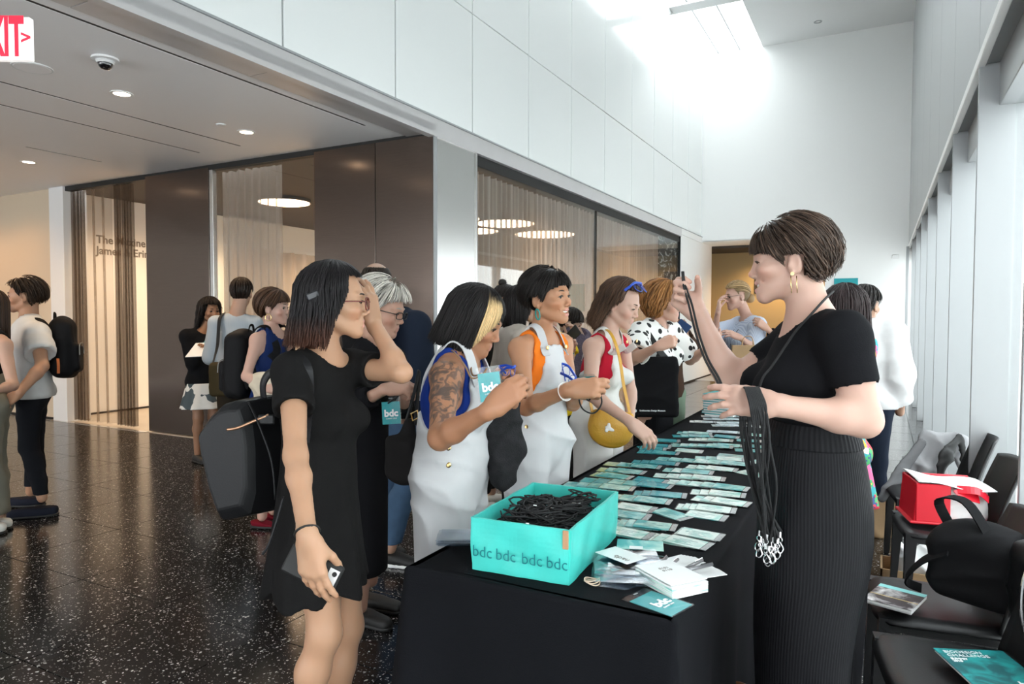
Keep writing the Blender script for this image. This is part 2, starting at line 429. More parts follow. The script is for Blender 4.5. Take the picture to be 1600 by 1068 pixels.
wg2 = struct('window_2', *box((-6.96, YP+0.05, 0.03), (-5.38, YP+0.06, ZC-0.06)), M['glass'])
mk('sill', *box((-6.97, YP+0.03, 0), (-5.38, YP+0.09, 0.03)), M['steel'], wg2)

def curtain(name, label, p0, p1, z0, z1, waves, amp, m, seed, group='sheer curtains round the gallery', gathers=0.35):
    p0 = np.array(p0, float); p1 = np.array(p1, float); d = p1-p0; L = np.linalg.norm(d); t = d/L; n = np.array([-t[1], t[0]])
    r = np.random.default_rng(seed); ph = r.uniform(0, 6.28, 6)
    def fn(u, v):
        s = u+gathers/waves*np.sin(u*waves*0.9+ph[0])*0.7
        w = amp*(np.sin(2*np.pi*s*waves+0.9*np.sin(5*u+ph[1])+0.25*np.sin(3*v+ph[2]))
                 + 0.35*np.sin(2*np.pi*s*waves*2.3+ph[3])*(0.4+0.6*v))*(1.0-0.25*v)
        x = p0[0]+t[0]*s*L+n[0]*w; y = p0[1]+t[1]*s*L+n[1]*w
        z = z0+(z1-z0)*v - 0.02*np.abs(np.sin(np.pi*s*waves))*(v > 0.995)
        return x, y, z
    V, F = grid(fn, int(waves*14)+1, 22)
    o = mk(name, V, F, m, smooth=True)
    return tag(o, label, 'curtain', group)
curtain('curtain', 'grey-brown sheer curtain in the long hall window, nearer wide length', (XW-0.11, 6.42), (XW-0.11, 9.98), 0.03, 3.06, 26, 0.035, M['sheer'], 1)
curtain('curtain', 'grey-brown sheer curtain in the long hall window, farther length beside the dark artwork', (XW-0.11, 10.1), (XW-0.11, 13.45), 0.03, 3.06, 25, 0.035, M['sheer'], 2)
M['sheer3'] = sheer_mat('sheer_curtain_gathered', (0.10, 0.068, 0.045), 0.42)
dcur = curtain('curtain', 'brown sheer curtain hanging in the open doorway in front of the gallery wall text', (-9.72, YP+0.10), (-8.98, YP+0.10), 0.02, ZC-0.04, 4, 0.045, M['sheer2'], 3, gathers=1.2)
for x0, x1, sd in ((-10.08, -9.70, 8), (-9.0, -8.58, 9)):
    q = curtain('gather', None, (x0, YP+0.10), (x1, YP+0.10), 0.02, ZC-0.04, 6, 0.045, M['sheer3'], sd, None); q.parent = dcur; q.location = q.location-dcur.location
    for k in ('category', 'group'):
        if k in q: del q[k]
curtain('curtain', 'brown sheer curtain behind the glass beside the bronze panel', (-6.95, YP+0.16), (-6.0, YP+0.16), 0.03, ZC-0.06, 7, 0.03, M['sheer'], 4)
curtain('curtain', 'tan sheer curtain deep in the gallery behind the round ceiling light', (-10.2, 8.6), (-10.2, 13.5), 0.03, 2.72, 14, 0.05, M['sheer'], 5)

# gallery beyond
g1 = struct('wall_gallery', *box((-10.6, YP+0.2, 0), (-10.36, 18.0, 3.25)), M['white_paint'])
mk('baseboard', *box((-10.36, YP+0.2, 0), (-10.345, 18.0, 0.03)), M['black'], g1)
R_wt = np.stack([np.array([0, 1.0, 0]), np.array([0, 0, 1.0]), np.array([1.0, 0, 0])], 1)
text_obj('The Maxine Henry\nJames & Erin Lane', 0.165, (-10.357, 6.23, 2.53), R_wt, M['text_grey'], g1, align='LEFT', bold=0.004)
struct('wall_gallery_end', *box((-10.6, 17.9, 0), (XW-0.3, 18.1, 3.3)), M['white_paint'])
g2 = struct('ceiling_gallery', *box((-10.6, YP+0.25, ZC), (XW-0.3, 18.1, ZC+0.15)), M['gallery_dark'])
for n, (x, y, r) in enumerate([(-6.2, 11.33, 0.54), (-6.27, 13.2, 0.62), (-8.05, 7.72, 0.37), (-6.75, 10.35, 0.5), (-7.3, 12.0, 0.5)]):
    t = thing('ceiling_disc_light', ['large round warm ceiling light seen through the hall curtain, nearer of two whole discs', 'large round warm ceiling light seen through the hall curtain, farther of two whole discs',
              'large round warm ceiling light behind the glass above the short-haired man in pale shirt', 'round warm ceiling light cut by the steel jamb, upper of two', 'round warm ceiling light cut by the steel jamb, lower of two'][n], 'light', (x, y, ZC-0.06), 'round gallery ceiling lights')
    z = ZC-0.06
    mk('lens', *lathe([(0, 0), (r, 0), (r, 0.02), (0, 0.02)], (x, y, z), k=40), M['disc_warm'], t)
    mk('housing', *lathe([(r+0.02, 0.004), (r+0.02, 0.06), (r*0.4, 0.06)], (x, y, z), k=40), M['gallery_dark'], t)
for x, y, e in ((-9.2, 6.6, 60), (-9.2, 8.5, 60), (-6.3, 9.6, 140), (-6.3, 13.0, 140), (-4.9, 8.2, 100), (-4.9, 11.5, 100), (-9.0, 10.5, 110)):
    spot('gallery_spot', (x, y, 3.1), e, WARM2, 2.7, 0.8, 0.15)
# dark abstract artwork at the far end of the hall window
def art_mat():
    m, nt, b = _nodes('black_white_print'); N = nt.nodes; L = nt.links
    tc = N.new('ShaderNodeNewGeometry'); mp = N.new('ShaderNodeMapping'); mp.inputs['Scale'].default_value = (1, 2.0, 5.0); mp.inputs['Rotation'].default_value = (0.4, 0, 0)
    L.new(tc.outputs['Position'], mp.inputs[0])
    nz = N.new('ShaderNodeTexNoise'); nz.inputs['Scale'].default_value = 1.6; nz.inputs['Detail'].default_value = 6; nz.inputs['Distortion'].default_value = 1.6
    L.new(mp.outputs[0], nz.inputs['Vector'])
    cr = N.new('ShaderNodeValToRGB'); cr.color_ramp.elements[0].position = 0.53; cr.color_ramp.elements[1].position = 0.64
    cr.color_ramp.elements[0].color = (0.012, 0.010, 0.010, 1); cr.color_ramp.elements[1].color = (0.5, 0.5, 0.5, 1)
    L.new(nz.outputs[0], cr.inputs[0]); L.new(cr.outputs[0], b.inputs['Base Color']); return m
tag(mk('wall_print', *box((XW-0.12, 13.5, 0.4), (XW-0.09, 14.83, 3.085), 0.003), art_mat()), 'tall black and white abstract print behind glass at the end of the curtains', 'artwork')

# far end wall over the passage opening, the passage, and the hall ceiling with its skylight
XO = -1.12
wf = MB(); wf.add(*box((XW-0.02, YB, 3.27), (XR+0.4, YB+0.25, ZH+0.1))); wf.add(*box((XO, YB, 0), (XR+0.4, YB+0.25, 3.27)))
wfo = tag(wf.build('wall_far', M['white_paint']), kind='structure')
mk('baseboard', *box((XO, YB-0.012, 0), (XR, YB, 0.03)), M['black'], wfo)
mk('passage_soffit', *box((XW, YB, 3.26), (XO, 17.9, 3.28)), M['white_paint'], wfo)
mk('fire_alarm_plate', *box((0.17, YB-0.02, 2.72), (0.30, YB, 2.80), 0.004), M['hall_ceiling'], wfo)
ps = struct('wall_passage', *box((XW-0.3, 19.3, 0), (XO+0.4, 19.5, 3.2)), M['olive_wall'])
mk('side', *box((XO, YB+0.25, 0), (XO+0.2, 19.5, 3.2)), M['olive_wall'], ps)
mk('side', *box((XW-0.5, 17.9, 0), (XW-0.3, 19.5, 3.2)), M['olive_wall'], ps)
mk('dark_doorway', *box((-3.0, 19.27, 2.1), (-2.3, 19.31, 2.75)), M['gallery_dark'], ps)
pc = struct('ceiling_passage', *box((XW-0.5, 17.9, 3.2), (XO+0.4, 19.5, 3.35)), M['gallery_dark'])
spot('passage_spot', (-2.7, 18.6, 3.15), 45, WARM, 2.6, 0.8, 0.08)
spot('passage_spot', (-1.9, 18.4, 3.15), 60, WARM, 2.6, 0.8, 0.08)
SKX = -2.50
ch = MB(); ch.add(*box((SKX, -6.5, ZH), (XR+0.5, YB+0.25, ZH+0.2)))
ch.add(*box((XW-0.3, 13.75, ZH-0.02), (SKX, 14.1, ZH+0.2))); ch.add(*box((XW-0.3, -6.5, ZH), (SKX, 3.0, ZH+0.2)))
cho = tag(ch.build('ceiling_hall', M['hall_ceiling']), kind='structure')
mk('ceiling_joint', *box((SKX+0.01, 13.9, ZH-0.002), (XR, 13.92, ZH+0.01)), M['joint'], cho)
sk = struct('window_3', *box((XW, 3.0, ZH+0.03), (SKX, YB, ZH+0.04)), M['glass'])
for x in (-3.48, -3.0): mk('glazing_bar', *box((x-0.012, 3, ZH+0.015), (x+0.012, YB, ZH+0.05)), M['fin'], sk)
for y in (4.4, 6.3, 8.2, 10.1, 12.0): mk('glazing_bar', *box((XW, y-0.03, ZH), (SKX, y+0.03, ZH+0.06)), M['fin'], sk)
t = thing('downlight', 'small recessed downlight in the high hall ceiling by the skylight', 'light', (-0.9, 14.6, ZH))
pos = onplane(1278, 34, 2, ZH); t.location = pos; WLOC[t.name] = pos
mk('trim_ring', *lathe([(0.05, -0.008), (0.08, -0.008), (0.08, 0.0), (0.05, 0)], pos, k=24), M['fin'], t)
mk('lens', *lathe([(0, -0.002), (0.05, -0.002), (0.05, 0.0)], pos, k=20), M['chrome'], t)

# window wall on the right: upper panels, deep fins, glass, sidewalk and a building across the street
wr = struct('wall_right', *box((XR+0.012, -6.5, 2.93), (XR+0.25, YB, ZH+0.1)), M['joint'])
FY = [-6.69, -5.04, -3.39, -1.74, -0.09, 1.56, 3.21, 4.86, 6.51, 8.16, 9.81, 11.46, 13.11, 14.76, YB]
for a, b in zip(FY[:-1], FY[1:]):
    mk('panel', *box((XR, a+0.006, 2.97), (XR+0.014, b-0.006, ZH), 0.002), M['fin'], wr)
mk('lip', *box((XR-0.01, -6.5, 2.915), (XR+0.03, YB, 2.975), 0.004), M['white_paint'], wr)
mk('soffit', *box((XR+0.03, -6.5, 2.935), (0.75, YB, 2.96)), M['fin'], wr)
mk('head_beam', *box((XR+0.10, -6.5, 2.685), (XR+0.23, YB, 2.94), 0.004), M['fin'], wr)
XG = 0.66
wn = struct('window_4', *box((XG-0.012, FY[0]+0.05, 0.06), (XG-0.004, FY[1]-0.03, 2.70)), M['glass'])
mk('sill', *box((XR+0.12, -6.5, 0), (XG+0.04, YB, 0.06), 0.004), M['fin'], wn)
for k, y in enumerate(FY[:-1]):
    mk('fin', *box((XR, y-0.016, 0.0), (XG+0.04, y+0.016, 2.93), 0.003), M['fin'], wn)
    mk('glazing_frame', *box((XG-0.03, y+0.018, 0.06), (XG+0.02, y+0.06, 2.70), 0.003), M['joint'], wn)
    if k: mk('pane', *box((XG-0.012, y+0.05, 0.06), (XG-0.004, FY[k+1]-0.02, 2.70)), M['glass'], wn)
# corner post by the far wall
mk('door_post', *box((XR-0.06, 16.0, 0), (XR-0.01, 16.06, 2.9), 0.004), M['fin'], wn)
gr = struct('ground_outside', *box((1.0, -30, -0.3), (40, 60, -0.05)), M['pave'])
bl = thing('building', 'pale stone building with rows of windows across the street', 'building', (22, 14, 0))
mk('facade', *box((20, -12, -0.05), (26, 44, 14)), M['stone_far'], bl)
for k in range(11):
    for z in (1.0, 4.4, 7.8, 11.2):
        mk('window', *box((19.93, -9+k*4.8, z), (20.02, -9+k*4.8+2.2, z+2.0)), M['far_window'], bl)

# ---- fittings in the low ceiling
def downlight(x, y, label, z=ZC):
    t = thing('downlight', label, 'light', (x, y, z), 'downlights in the lobby ceiling')
    mk('trim_ring', *lathe([(0.062, -0.006), (0.085, -0.006), (0.085, 0.002), (0.062, 0.002)], (x, y, z), k=28), M['white_paint'], t)
    mk('lens', *lathe([(0, -0.003), (0.062, -0.003), (0.062, 0.0)], (x, y, z), k=24), M['lamp_warm'], t)
    return t
downlight(-5.405, 3.48, 'lit round downlight nearest the dome camera'); downlight(-5.452, 4.755, 'lit round downlight above the bronze wall between two slots')
downlight(-8.75, 4.5, 'lit round downlight at the far side by the warm wall')
for x, y in ((-5.4, 3.48), (-5.45, 4.7), (-5.4, 1.2)): spot('lobby_spot', (x, y, ZC-0.03), 30, WARM2, 2.3, 0.7, 0.06)
for x in (-13.0, -11.9, -10.9): spot('wall_washer', (x, 4.7, ZC-0.03), 17, (1.0, 0.52, 0.18), 2.6, 0.8, 0.06)
spot('lobby_spot', (-8.75, 4.5, ZC-0.03), 60, WARM, 2.4, 0.7, 0.06)
dc = thing('dome_camera', 'white ceiling dome camera with a black smoked bubble', 'camera', (-4.76, 2.95, ZC-0.075))
p = np.array([-4.76, 2.95, ZC])
mk('base_plate', *lathe([(0.0, -0.004), (0.085, -0.004), (0.088, -0.02), (0.06, -0.024), (0.055, -0.03), (0, -0.03)], p, k=32), M['hall_ceiling'], dc)
mk('bubble', *lathe([(0.047, -0.028), (0.047, -0.045), (0.040, -0.066), (0.025, -0.078), (0.001, -0.083)], p, k=28), mat('smoked_bubble', (0.01, 0.01, 0.012), 0.08, coat=1), dc, smooth=True)
mk('camera_ring', *lathe([(0.05, -0.028), (0.056, -0.034), (0.05, -0.042)], p, k=28), M['hall_ceiling'], dc)
ds = thing('ceiling_speaker', 'round flush ceiling speaker grille below the exit sign', 'speaker', (-5.41, 2.86, ZC-0.01))
p = np.array([-5.41, 2.82, ZC])
mk('grille', *lathe([(0.0, -0.008), (0.112, -0.008), (0.118, -0.003), (0.118, 0)], p, k=36), M['ceiling_paint'], ds)
mk('rim', *lathe([(0.118, -0.006), (0.128, -0.007), (0.130, 0), (0.118, 0)], p, k=36), M['hall_ceiling'], ds)
sd = onplane(345, 194, 2, ZC)
tag(mk('smoke_detector', *lathe([(0.0, -0.012), (0.035, -0.012), (0.045, -0.004), (0.045, 0)], sd, k=24), M['hall_ceiling']), 'small flat grey disc detector in the lobby ceiling', 'detector')
ap = onplane(110, 240, 2, ZC)
mk('access_panel', *box((ap[0]-0.10, ap[1]-0.40, ZC-0.003), (ap[0]-0.085, ap[1]+0.4, ZC+0.002)), M['joint'], cl)
# exit sign hung from the ceiling
ES = 3.05
ec = P(18, 62, ES); er = unit([1.0, 0.0, 0]); eu = np.array([0, 0, 1.0])
ex = thing('exit_sign', 'white hanging exit sign with red letters at the ceiling edge', 'sign', ec)
er = unit(RT*0.97+FW*0.25*0); er[2] = 0; er = unit(er); en = np.cross(er, eu)
Re = np.stack([er, eu, en], 1)
V, F = obox(ec-er*0.07, (0.32, 0.185, 0.03), Re, 0.003)
mk('face_panel', V, F, M['sign_face'], ex)
text_obj('EXIT', 0.235, ec-er*0.042+en*0.0165, Re, M['red_sign'], ex, bold=0.008, sx=0.44)
text_obj('>', 0.08, ec+er*0.074+en*0.0165, Re, M['red_sign'], ex, name='arrow', bold=0.002)
top = ec-er*0.07+eu*0.09
mk('canopy', *obox((top[0], top[1], ZC-0.01), (0.16, 0.06, 0.02), np.stack([er, en, eu], 1), 0.003), M['hall_ceiling'], ex)
mk('stem', *tube([top, (top[0], top[1], ZC-0.01)], 0.008, 8), M['hall_ceiling'], ex)
# ================================================================== figures: smooth-blended bodies, garments, hair
class Sdf:
    def __init__(s): s.p = []
    def add(s, fn, lo, hi, k=0.02, mode=0):
        s.p.append((fn, np.asarray(lo, float), np.asarray(hi, float), k, mode)); return s
    def rc(s, a, b, ra, rb, k=0.02, mode=0, flat=None, n=None):
        a = np.asarray(a, float); b = np.asarray(b, float); ba = b-a; l2 = max(float(ba@ba), 1e-10); R = max(ra, rb)
        w = 0.0 if flat is None else 1.0/flat**2-1.0; nn = None if n is None else unit(n)
        def fn(x, y, z):
            px, py, pz = x-a[0], y-a[1], z-a[2]
            t = np.clip((px*ba[0]+py*ba[1]+pz*ba[2])/l2, 0, 1)
            qx, qy, qz = px-t*ba[0], py-t*ba[1], pz-t*ba[2]
            d2 = qx*qx+qy*qy+qz*qz
            if w: 
                qn = qx*nn[0]+qy*nn[1]+qz*nn[2]; d2 = d2+w*qn*qn
            return np.sqrt(d2)-(ra+(rb-ra)*t)
        return s.add(fn, np.minimum(a, b)-R, np.maximum(a, b)+R, k, mode)
    def ell(s, c, r, R=None, k=0.02, mode=0):
        c = np.asarray(c, float); r = np.asarray(r, float); R = np.eye(3) if R is None else np.asarray(R, float)
        ext = np.sqrt(((R*r)**2).sum(1))
        def fn(x, y, z):
            px, py, pz = x-c[0], y-c[1], z-c[2]; k0 = 0; k1 = 0
            for i in range(3):
                q = px*R[0, i]+py*R[1, i]+pz*R[2, i]; k0 = k0+(q/r[i])**2; k1 = k1+(q/r[i]**2)**2
            k0 = np.sqrt(k0); return k0*(k0-1)/(np.sqrt(k1)+1e-9)
        return s.add(fn, c-ext, c+ext, k, mode)
    def bx(s, c, h, R=None, r=0.005, k=0.01, mode=0):
        c = np.asarray(c, float); h = np.asarray(h, float)-r; R = np.eye(3) if R is None else np.asarray(R, float)
        ext = (np.abs(R)*(h+r)).sum(1)
        def fn(x, y, z):
            px, py, pz = x-c[0], y-c[1], z-c[2]; o = 0; m = None
            for i in range(3):
                q = np.abs(px*R[0, i]+py*R[1, i]+pz*R[2, i])-h[i]; o = o+np.maximum(q, 0)**2; m = q if m is None else np.maximum(m, q)
            return np.sqrt(o)+np.minimum(m, 0)-r
        return s.add(fn, c-ext, c+ext, k, mode)
    def cut(s, p, n, k=0.0):           # remove everything on the side n points to
        p = np.asarray(p, float); n = unit(n)
        s.p.append((lambda x, y, z: (x-p[0])*n[0]+(y-p[1])*n[1]+(z-p[2])*n[2], None, None, k, 2)); return s
    def warp(s, fn):                   # displacement added to the distance
        s.p.append((fn, None, None, 0, 3)); return s
    def bounds(s, pad=0.02):
        lo = np.min([q[1] for q in s.p if q[1] is not None and q[4] == 0], 0)-pad
        hi = np.max([q[2] for q in s.p if q[1] is not None and q[4] == 0], 0)+pad
        return lo, hi
    def grid(s, lo, hi, h):
        n = np.maximum(np.ceil((np.asarray(hi)-lo)/h).astype(int)+1, 3)
        ax = [(lo[i]+h*np.arange(n[i])).astype(np.float32) for i in range(3)]
        D = np.full(n, 0.3, np.float32)
        for fn, a, b, k, mode in s.p:
            if a is None: sl = [slice(0, n[i]) for i in range(3)]
            else:
                m = k+3*h+0.01
                sl = [slice(max(0, int((a[i]-m-lo[i])/h)), min(n[i], int((b[i]+m-lo[i])/h)+2)) for i in range(3)]
                if any(q.stop <= q.start for q in sl): continue
            x, y, z = ax[0][sl[0]][:, None, None], ax[1][sl[1]][None, :, None], ax[2][sl[2]][None, None, :]
            d = np.asarray(fn(x, y, z), np.float32); E = D[tuple(sl)]
            if mode == 0:
                if k > 0:
                    q = np.clip(0.5+0.5*(E-d)/k, 0, 1); E = E*(1-q)+d*q-k*q*(1-q)
                else: E = np.minimum(E, d)
            elif mode in (1, 2):
                if mode == 1: d = -d
                if k > 0:
                    q = np.clip(0.5-0.5*(E-d)/k, 0, 1); E = E*(1-q)+d*q+k*q*(1-q)
                else: E = np.maximum(E, d)
            else: E = E+d
            D[tuple(sl)] = E
        return D
    def at(s, Q):
        x, y, z = Q[:, 0], Q[:, 1], Q[:, 2]; E = np.full(len(Q), .3)
        for fn, a, b, k, mode in s.p:
            d = fn(x, y, z)
            if mode == 0: q = np.clip(0.5+0.5*(E-d)/max(k, 1e-6), 0, 1); E = E*(1-q)+d*q-k*q*(1-q)
            elif mode in (1, 2): E = np.maximum(E, -d if mode == 1 else d)
        return E
    def hit(s, p, d, r=.22):
        """outermost point of the surface on the line p + t d"""
        d = unit(d); t = np.linspace(r, -r, 120); D = s.at(np.asarray(p)+t[:, None]*d); i = np.argmax(D < 0)
        return np.asarray(p)+d*(t[i] if D[i] < 0 else 0)
    def mesh(s, h, lo=None, hi=None, drop=None):
        if lo is None: lo, hi = s.bounds(2*h+0.01)
        lo = np.asarray(lo, float); D = s.grid(lo, np.asarray(hi, float), h)
        V, F = surfnet(D, lo, h)
        if drop and len(F):
            c = V[F].mean(1); keep = np.ones(len(F), bool)
            for a, b in drop: keep &= ~np.all((c > a+0.6*h) & (c < b-0.6*h), axis=1)
            F = F[keep]; u, inv = np.unique(F, return_inverse=True); V = V[u]; F = inv.reshape(-1, 4)
        return V, F
def surfnet(D, lo, h):
    s = D < 0; nx, ny, nz = D.shape
    cnt = np.zeros((nx-1, ny-1, nz-1), np.int8); off = [(i, j, k) for i in (0, 1) for j in (0, 1) for k in (0, 1)]
    for i, j, k in off: cnt += s[i:nx-1+i, j:ny-1+j, k:nz-1+k]
    act = (cnt > 0) & (cnt < 8); ii, jj, kk = np.nonzero(act); n = len(ii)
    if n == 0: return np.zeros((0, 3)), np.zeros((0, 4), int)
    idx = np.full(act.shape, -1, np.int64); idx[ii, jj, kk] = np.arange(n)
    c = {o: D[ii+o[0], jj+o[1], kk+o[2]] for o in off}
    S = np.zeros((n, 3)); m = np.zeros(n)
    for a in off:
        for ax in range(3):
            if a[ax]: continue
            b = list(a); b[ax] = 1; da, db = c[a], c[tuple(b)]; cr = (da < 0) != (db < 0)
            t = np.where(cr, da/np.where(cr, da-db, 1), 0)
            for q in range(3): S[:, q] += np.where(cr, a[q]+(t if q == ax else 0), 0)
            m += cr
    V = lo+h*(np.stack([ii, jj, kk], 1)+S/m[:, None])
    Fs = []
    for ax in range(3):
        u, w = (ax+1) % 3, (ax+2) % 3
        A = [slice(None)]*3; B = [slice(None)]*3; A[ax] = slice(0, -1); B[ax] = slice(1, None)
        for q in (u, w): A[q] = slice(1, -1); B[q] = slice(1, -1)
        sa, sb = s[tuple(A)], s[tuple(B)]; p = np.stack(np.nonzero(sa != sb), 1); inside = sa[tuple(p.T)]
        p[:, u] += 1; p[:, w] += 1
        def g(du, dw):
            q = p.copy(); q[:, u] -= du; q[:, w] -= dw; return idx[q[:, 0], q[:, 1], q[:, 2]]
        Q = np.stack([g(1, 1), g(0, 1), g(0, 0), g(1, 0)], 1); Q[~inside] = Q[~inside][:, ::-1]; Fs.append(Q)
    F = np.vstack(Fs); return V, F[(F >= 0).all(1)]
def folds(amp, freq, d=(0.3, 0.2, 1.0), seed=0):
    r = np.random.default_rng(seed); a = r.uniform(0, 6.28, 6); d = unit(d)
    o = unit(np.cross(d, [0.2, 1, 0.3]))
    def fn(x, y, z):
        q = x*d[0]+y*d[1]+z*d[2]; w = x*o[0]+y*o[1]+z*o[2]
        r1 = 1-np.abs(np.sin(0.5*freq*q+1.5*np.sin(freq*0.30*w+a[0])+a[1])); r2 = 1-np.abs(np.sin(freq*0.9*q+1.7*np.sin(freq*0.45*w+a[2])+freq*0.35*w+a[3]))
        return amp*(.5-1.5*r1**1.6*(0.5+0.5*np.sin(freq*0.27*(q+w)+a[4]))-.8*r2**1.6*(.5+.5*np.sin(freq*.21*(w-q)+a[5])))
    return fn

SKIN = mat('skin', (0.7, 0.5, 0.4), 0.48, attr=True, sss=0.12, spec=0.4)
HAIRM = mat('hair', (0.1, 0.08, 0.06), 0.48, attr=True, spec=0.22)
EYEM = mat('eye', (0.9, 0.9, 0.9), 0.12, attr=True)
LIPM = mat('brow_hair', (0.03, 0.02, 0.015), 0.6)
TEETH = mat('teeth', (0.85, 0.82, 0.76), 0.3)
def cloth(name, c, **k):
    a = dict(rough=0.9, spec=0.10, var=0.05, vscale=12, bump=0.10, bscale=320); a.update(k); return mat(name, c, **a)

EC = np.array([0, -0.012, 0.032]); ER = np.array([0.077, 0.098, 0.091])
class Fig:
    def __init__(s, label, px, d, face, H=1.65, b=1.0, skin=(0.72, 0.50, 0.38), vox=0.010, hvox=0.004, sh=0.105, lean=0.0, group=None, sxs=1.0, male=False, py=600):
        H = H*KD; s.H = H; s.b = b; s.skin = np.array(skin); s.vox = vox; s.hvox = hvox; s.d = d; s.male = male
        g = P(px, py, d); s.G = np.array([g[0], g[1], 0.0]); s.px = px
        s.f = s.dirn(face); s.up = np.array([0, 0, 1.0]); s.r = np.cross(s.f, s.up)
        s.root = thing('person', label, 'person', s.G, group); s.sc = H/1.65
        h = H
        J = dict(pel=(0, 0, .53), wst=(0, .004, .62), chs=(0, .004, .725), nkb=(0, -.012, .825), hipL=(-.053, 0, .515), hipR=(.053, 0, .515),
                 knL=(-.047, .008, .285), knR=(.047, .008, .285), anL=(-.047, -.012, .047), anR=(.047, -.012, .047),
                 shL=(-sh, -.006, .805), shR=(sh, -.006, .805), elL=(-sh-.025, -.01, .635), elR=(sh+.025, -.01, .635), wrL=(-sh-.02, .03, .49), wrR=(sh+.02, .03, .49), hd=(0, .012, .928))
        cl, sl = math.cos(lean), math.sin(lean)
        s.J = {}
        for k, v in J.items():
            x, y, z = np.array(v)*h
            if k[:3] in ('wst', 'chs', 'nkb', 'shL', 'shR', 'elL', 'elR', 'wrL', 'wrR', 'hd'):
                dz = z-.53*h; y, z = y+sl*dz, .53*h+cl*dz-sl*0
            s.J[k] = s.G+x*s.r+y*s.f+z*s.up
        if KD > 1:
            for e in 'LR': s.J['an'+e][0] -= .07; s.J['kn'+e][0] -= .03
        s.tf = s.f; s.tr = s.r
        s.hf = s.f.copy(); s.hu = s.up.copy(); s.hs = 1.0*H*0.139/0.229*0.97
        s.hands = []; s.fine = []; s.tint = []; s.face = dict(smile=0.2, open=0.0, lip=(0.62, 0.30, 0.27)); s.eyecol = (0.09, 0.05, 0.03); s.gaze = None
        s.W = dict(neck=.047, chest=.132, waist=.112, hip=.140, thigh=.076, knee=.050, calf=.049, ankle=.033, ua=.0395, el=.0310, fa=.0315, wr=.0228, cf=.70, bust=.0, glute=.072)
        if male: s.W.update(neck=.060, chest=.155, waist=.135, hip=.145, ua=.046, el=.038, fa=.039, wr=.028)
    def dirn(s, a, el=0.0):
        """unit direction: a degrees from 'towards the camera' (0), + turning to the picture's right"""
        v = CAM[:2]-s.G[:2]; v = v/np.linalg.norm(v); rt = np.array([-v[1], v[0]])
        a = math.radians(a); h = math.cos(a)*v+math.sin(a)*rt; e = math.radians(el)
        return np.array([h[0]*math.cos(e), h[1]*math.cos(e), math.sin(e)])
    def L(s, x, y, z): return s.G+x*s.r+y*s.f+z*s.up
    def at(s, j, px, py, dd=0.0): s.J[j] = P(px, py, s.d+dd); return s
    def reach(s, j, prev, ln, px, py, near=True):
        """joint on the ray of a pixel at bone length ln from joint prev"""
        a = s.J[prev] if isinstance(prev, str) else prev; w = ray(px, py); m = CAM-a; A = w@w; B = 2*(w@m); C = m@m-ln*ln
        q = B*B-4*A*C
        if q < 0: t = -B/(2*A)
        else: t = (-B-math.sqrt(q))/(2*A) if near else (-B+math.sqrt(q))/(2*A)
        p = CAM+w*t
        if q < 0: p = a+unit(p-a)*ln
        s.J[j] = p; return s
    def arm(s, side, el, wr, nel=True, nwr=True, ua=.176, fa=.150):
        s.reach('el'+side, 'sh'+side, ua*s.H, *el, near=nel); s.reach('wr'+side, 'el'+side, fa*s.H, *wr, near=nwr); return s
    def headset(s, px, py, dd=0.0, yaw=None, pitch=0.0, roll=0.0, size=None):
        s.J['hd'] = P(px, py, s.d+dd)
        if yaw is not None: s.hf = s.dirn(yaw, pitch)
        r = unit(np.cross(s.hf, s.up)); u = np.cross(r, s.hf); c, n = math.cos(math.radians(roll)), math.sin(math.radians(roll))
        s.hu = c*u+n*r; s.hf = unit(s.hf)
        if size: s.hs = size*KD
        return s
    def hR(s): 
        x = unit(np.cross(s.hf, s.hu)); return np.stack([x, s.hf, np.cross(x, s.hf)], 1)
    def hp(s, p): return s.J['hd']+(np.asarray(p, float)*s.hs) @ s.hR().T
    # ---- building blocks
    def p_torso(s, S, i=0.0, k=0.05, lo=True):
        J, W, q = s.J, s.W, s.sc*s.b; n = s.tf; f = W['cf']
        hipc = (J['hipL']+J['hipR'])/2
        if lo: S.rc(hipc, J['pel']+(J['wst']-J['pel'])*.35, W['hip']*q+i, (W['hip']*.96)*q+i, 0.03, flat=.72, n=n)
        S.rc(J['pel']+(J['wst']-J['pel'])*.3, J['wst'], W['hip']*.93*q+i, W['waist']*q+i, k, flat=f, n=n)
        S.rc(J['wst'], J['chs'], W['waist']*q+i, W['chest']*q+i, k, flat=f, n=n)
        top = J['nkb']-unit(J['nkb']-J['chs'])*.05*s.sc
        S.rc(J['chs'], top, W['chest']*q+i, W['chest']*.72*q+i, k, flat=f*.95, n=n)
        for e in 'LR':
            S.rc(J['nkb']-(J['nkb']-J['chs'])*.12, J['sh'+e], .050*q+i, .050*q+i, .05)
            if W['bust']:
                c = J['chs']+s.tf*(W['chest']*f*q-.012)+(J['sh'+e]-J['nkb'])*.42-s.up*.012
                S.ell(c, np.array([1, 1, 1])*(W['bust']*q+i), k=.04)
            if lo and W['glute']: S.ell(hipc-s.tf*.030*q+(J['hip'+e]-hipc)*1.1+s.up*.0, np.ones(3)*(W['glute']*q+i), k=.04)
        return S
    def p_neck(s, S, i=0.0):
        S.rc(s.J['nkb']-s.up*.02, s.hp((0, -.03, -.05)), s.W['neck']*s.sc*1.06+i, s.W['neck']*s.sc*.96+i, .035); return S
    def p_arm(s, S, e, i=0.0, t1=1.0, k=0.03, sleeve=0.0):
        q = s.sc*s.b; a, b = s.J['sh'+e], s.J['el'+e]; r0, r1 = s.W['ua']*q, s.W['el']*q
        m = a+(b-a)*t1; S.rc(a, m, r0*1.12+i, r0+(r1-r0)*t1+i+sleeve, k); return S
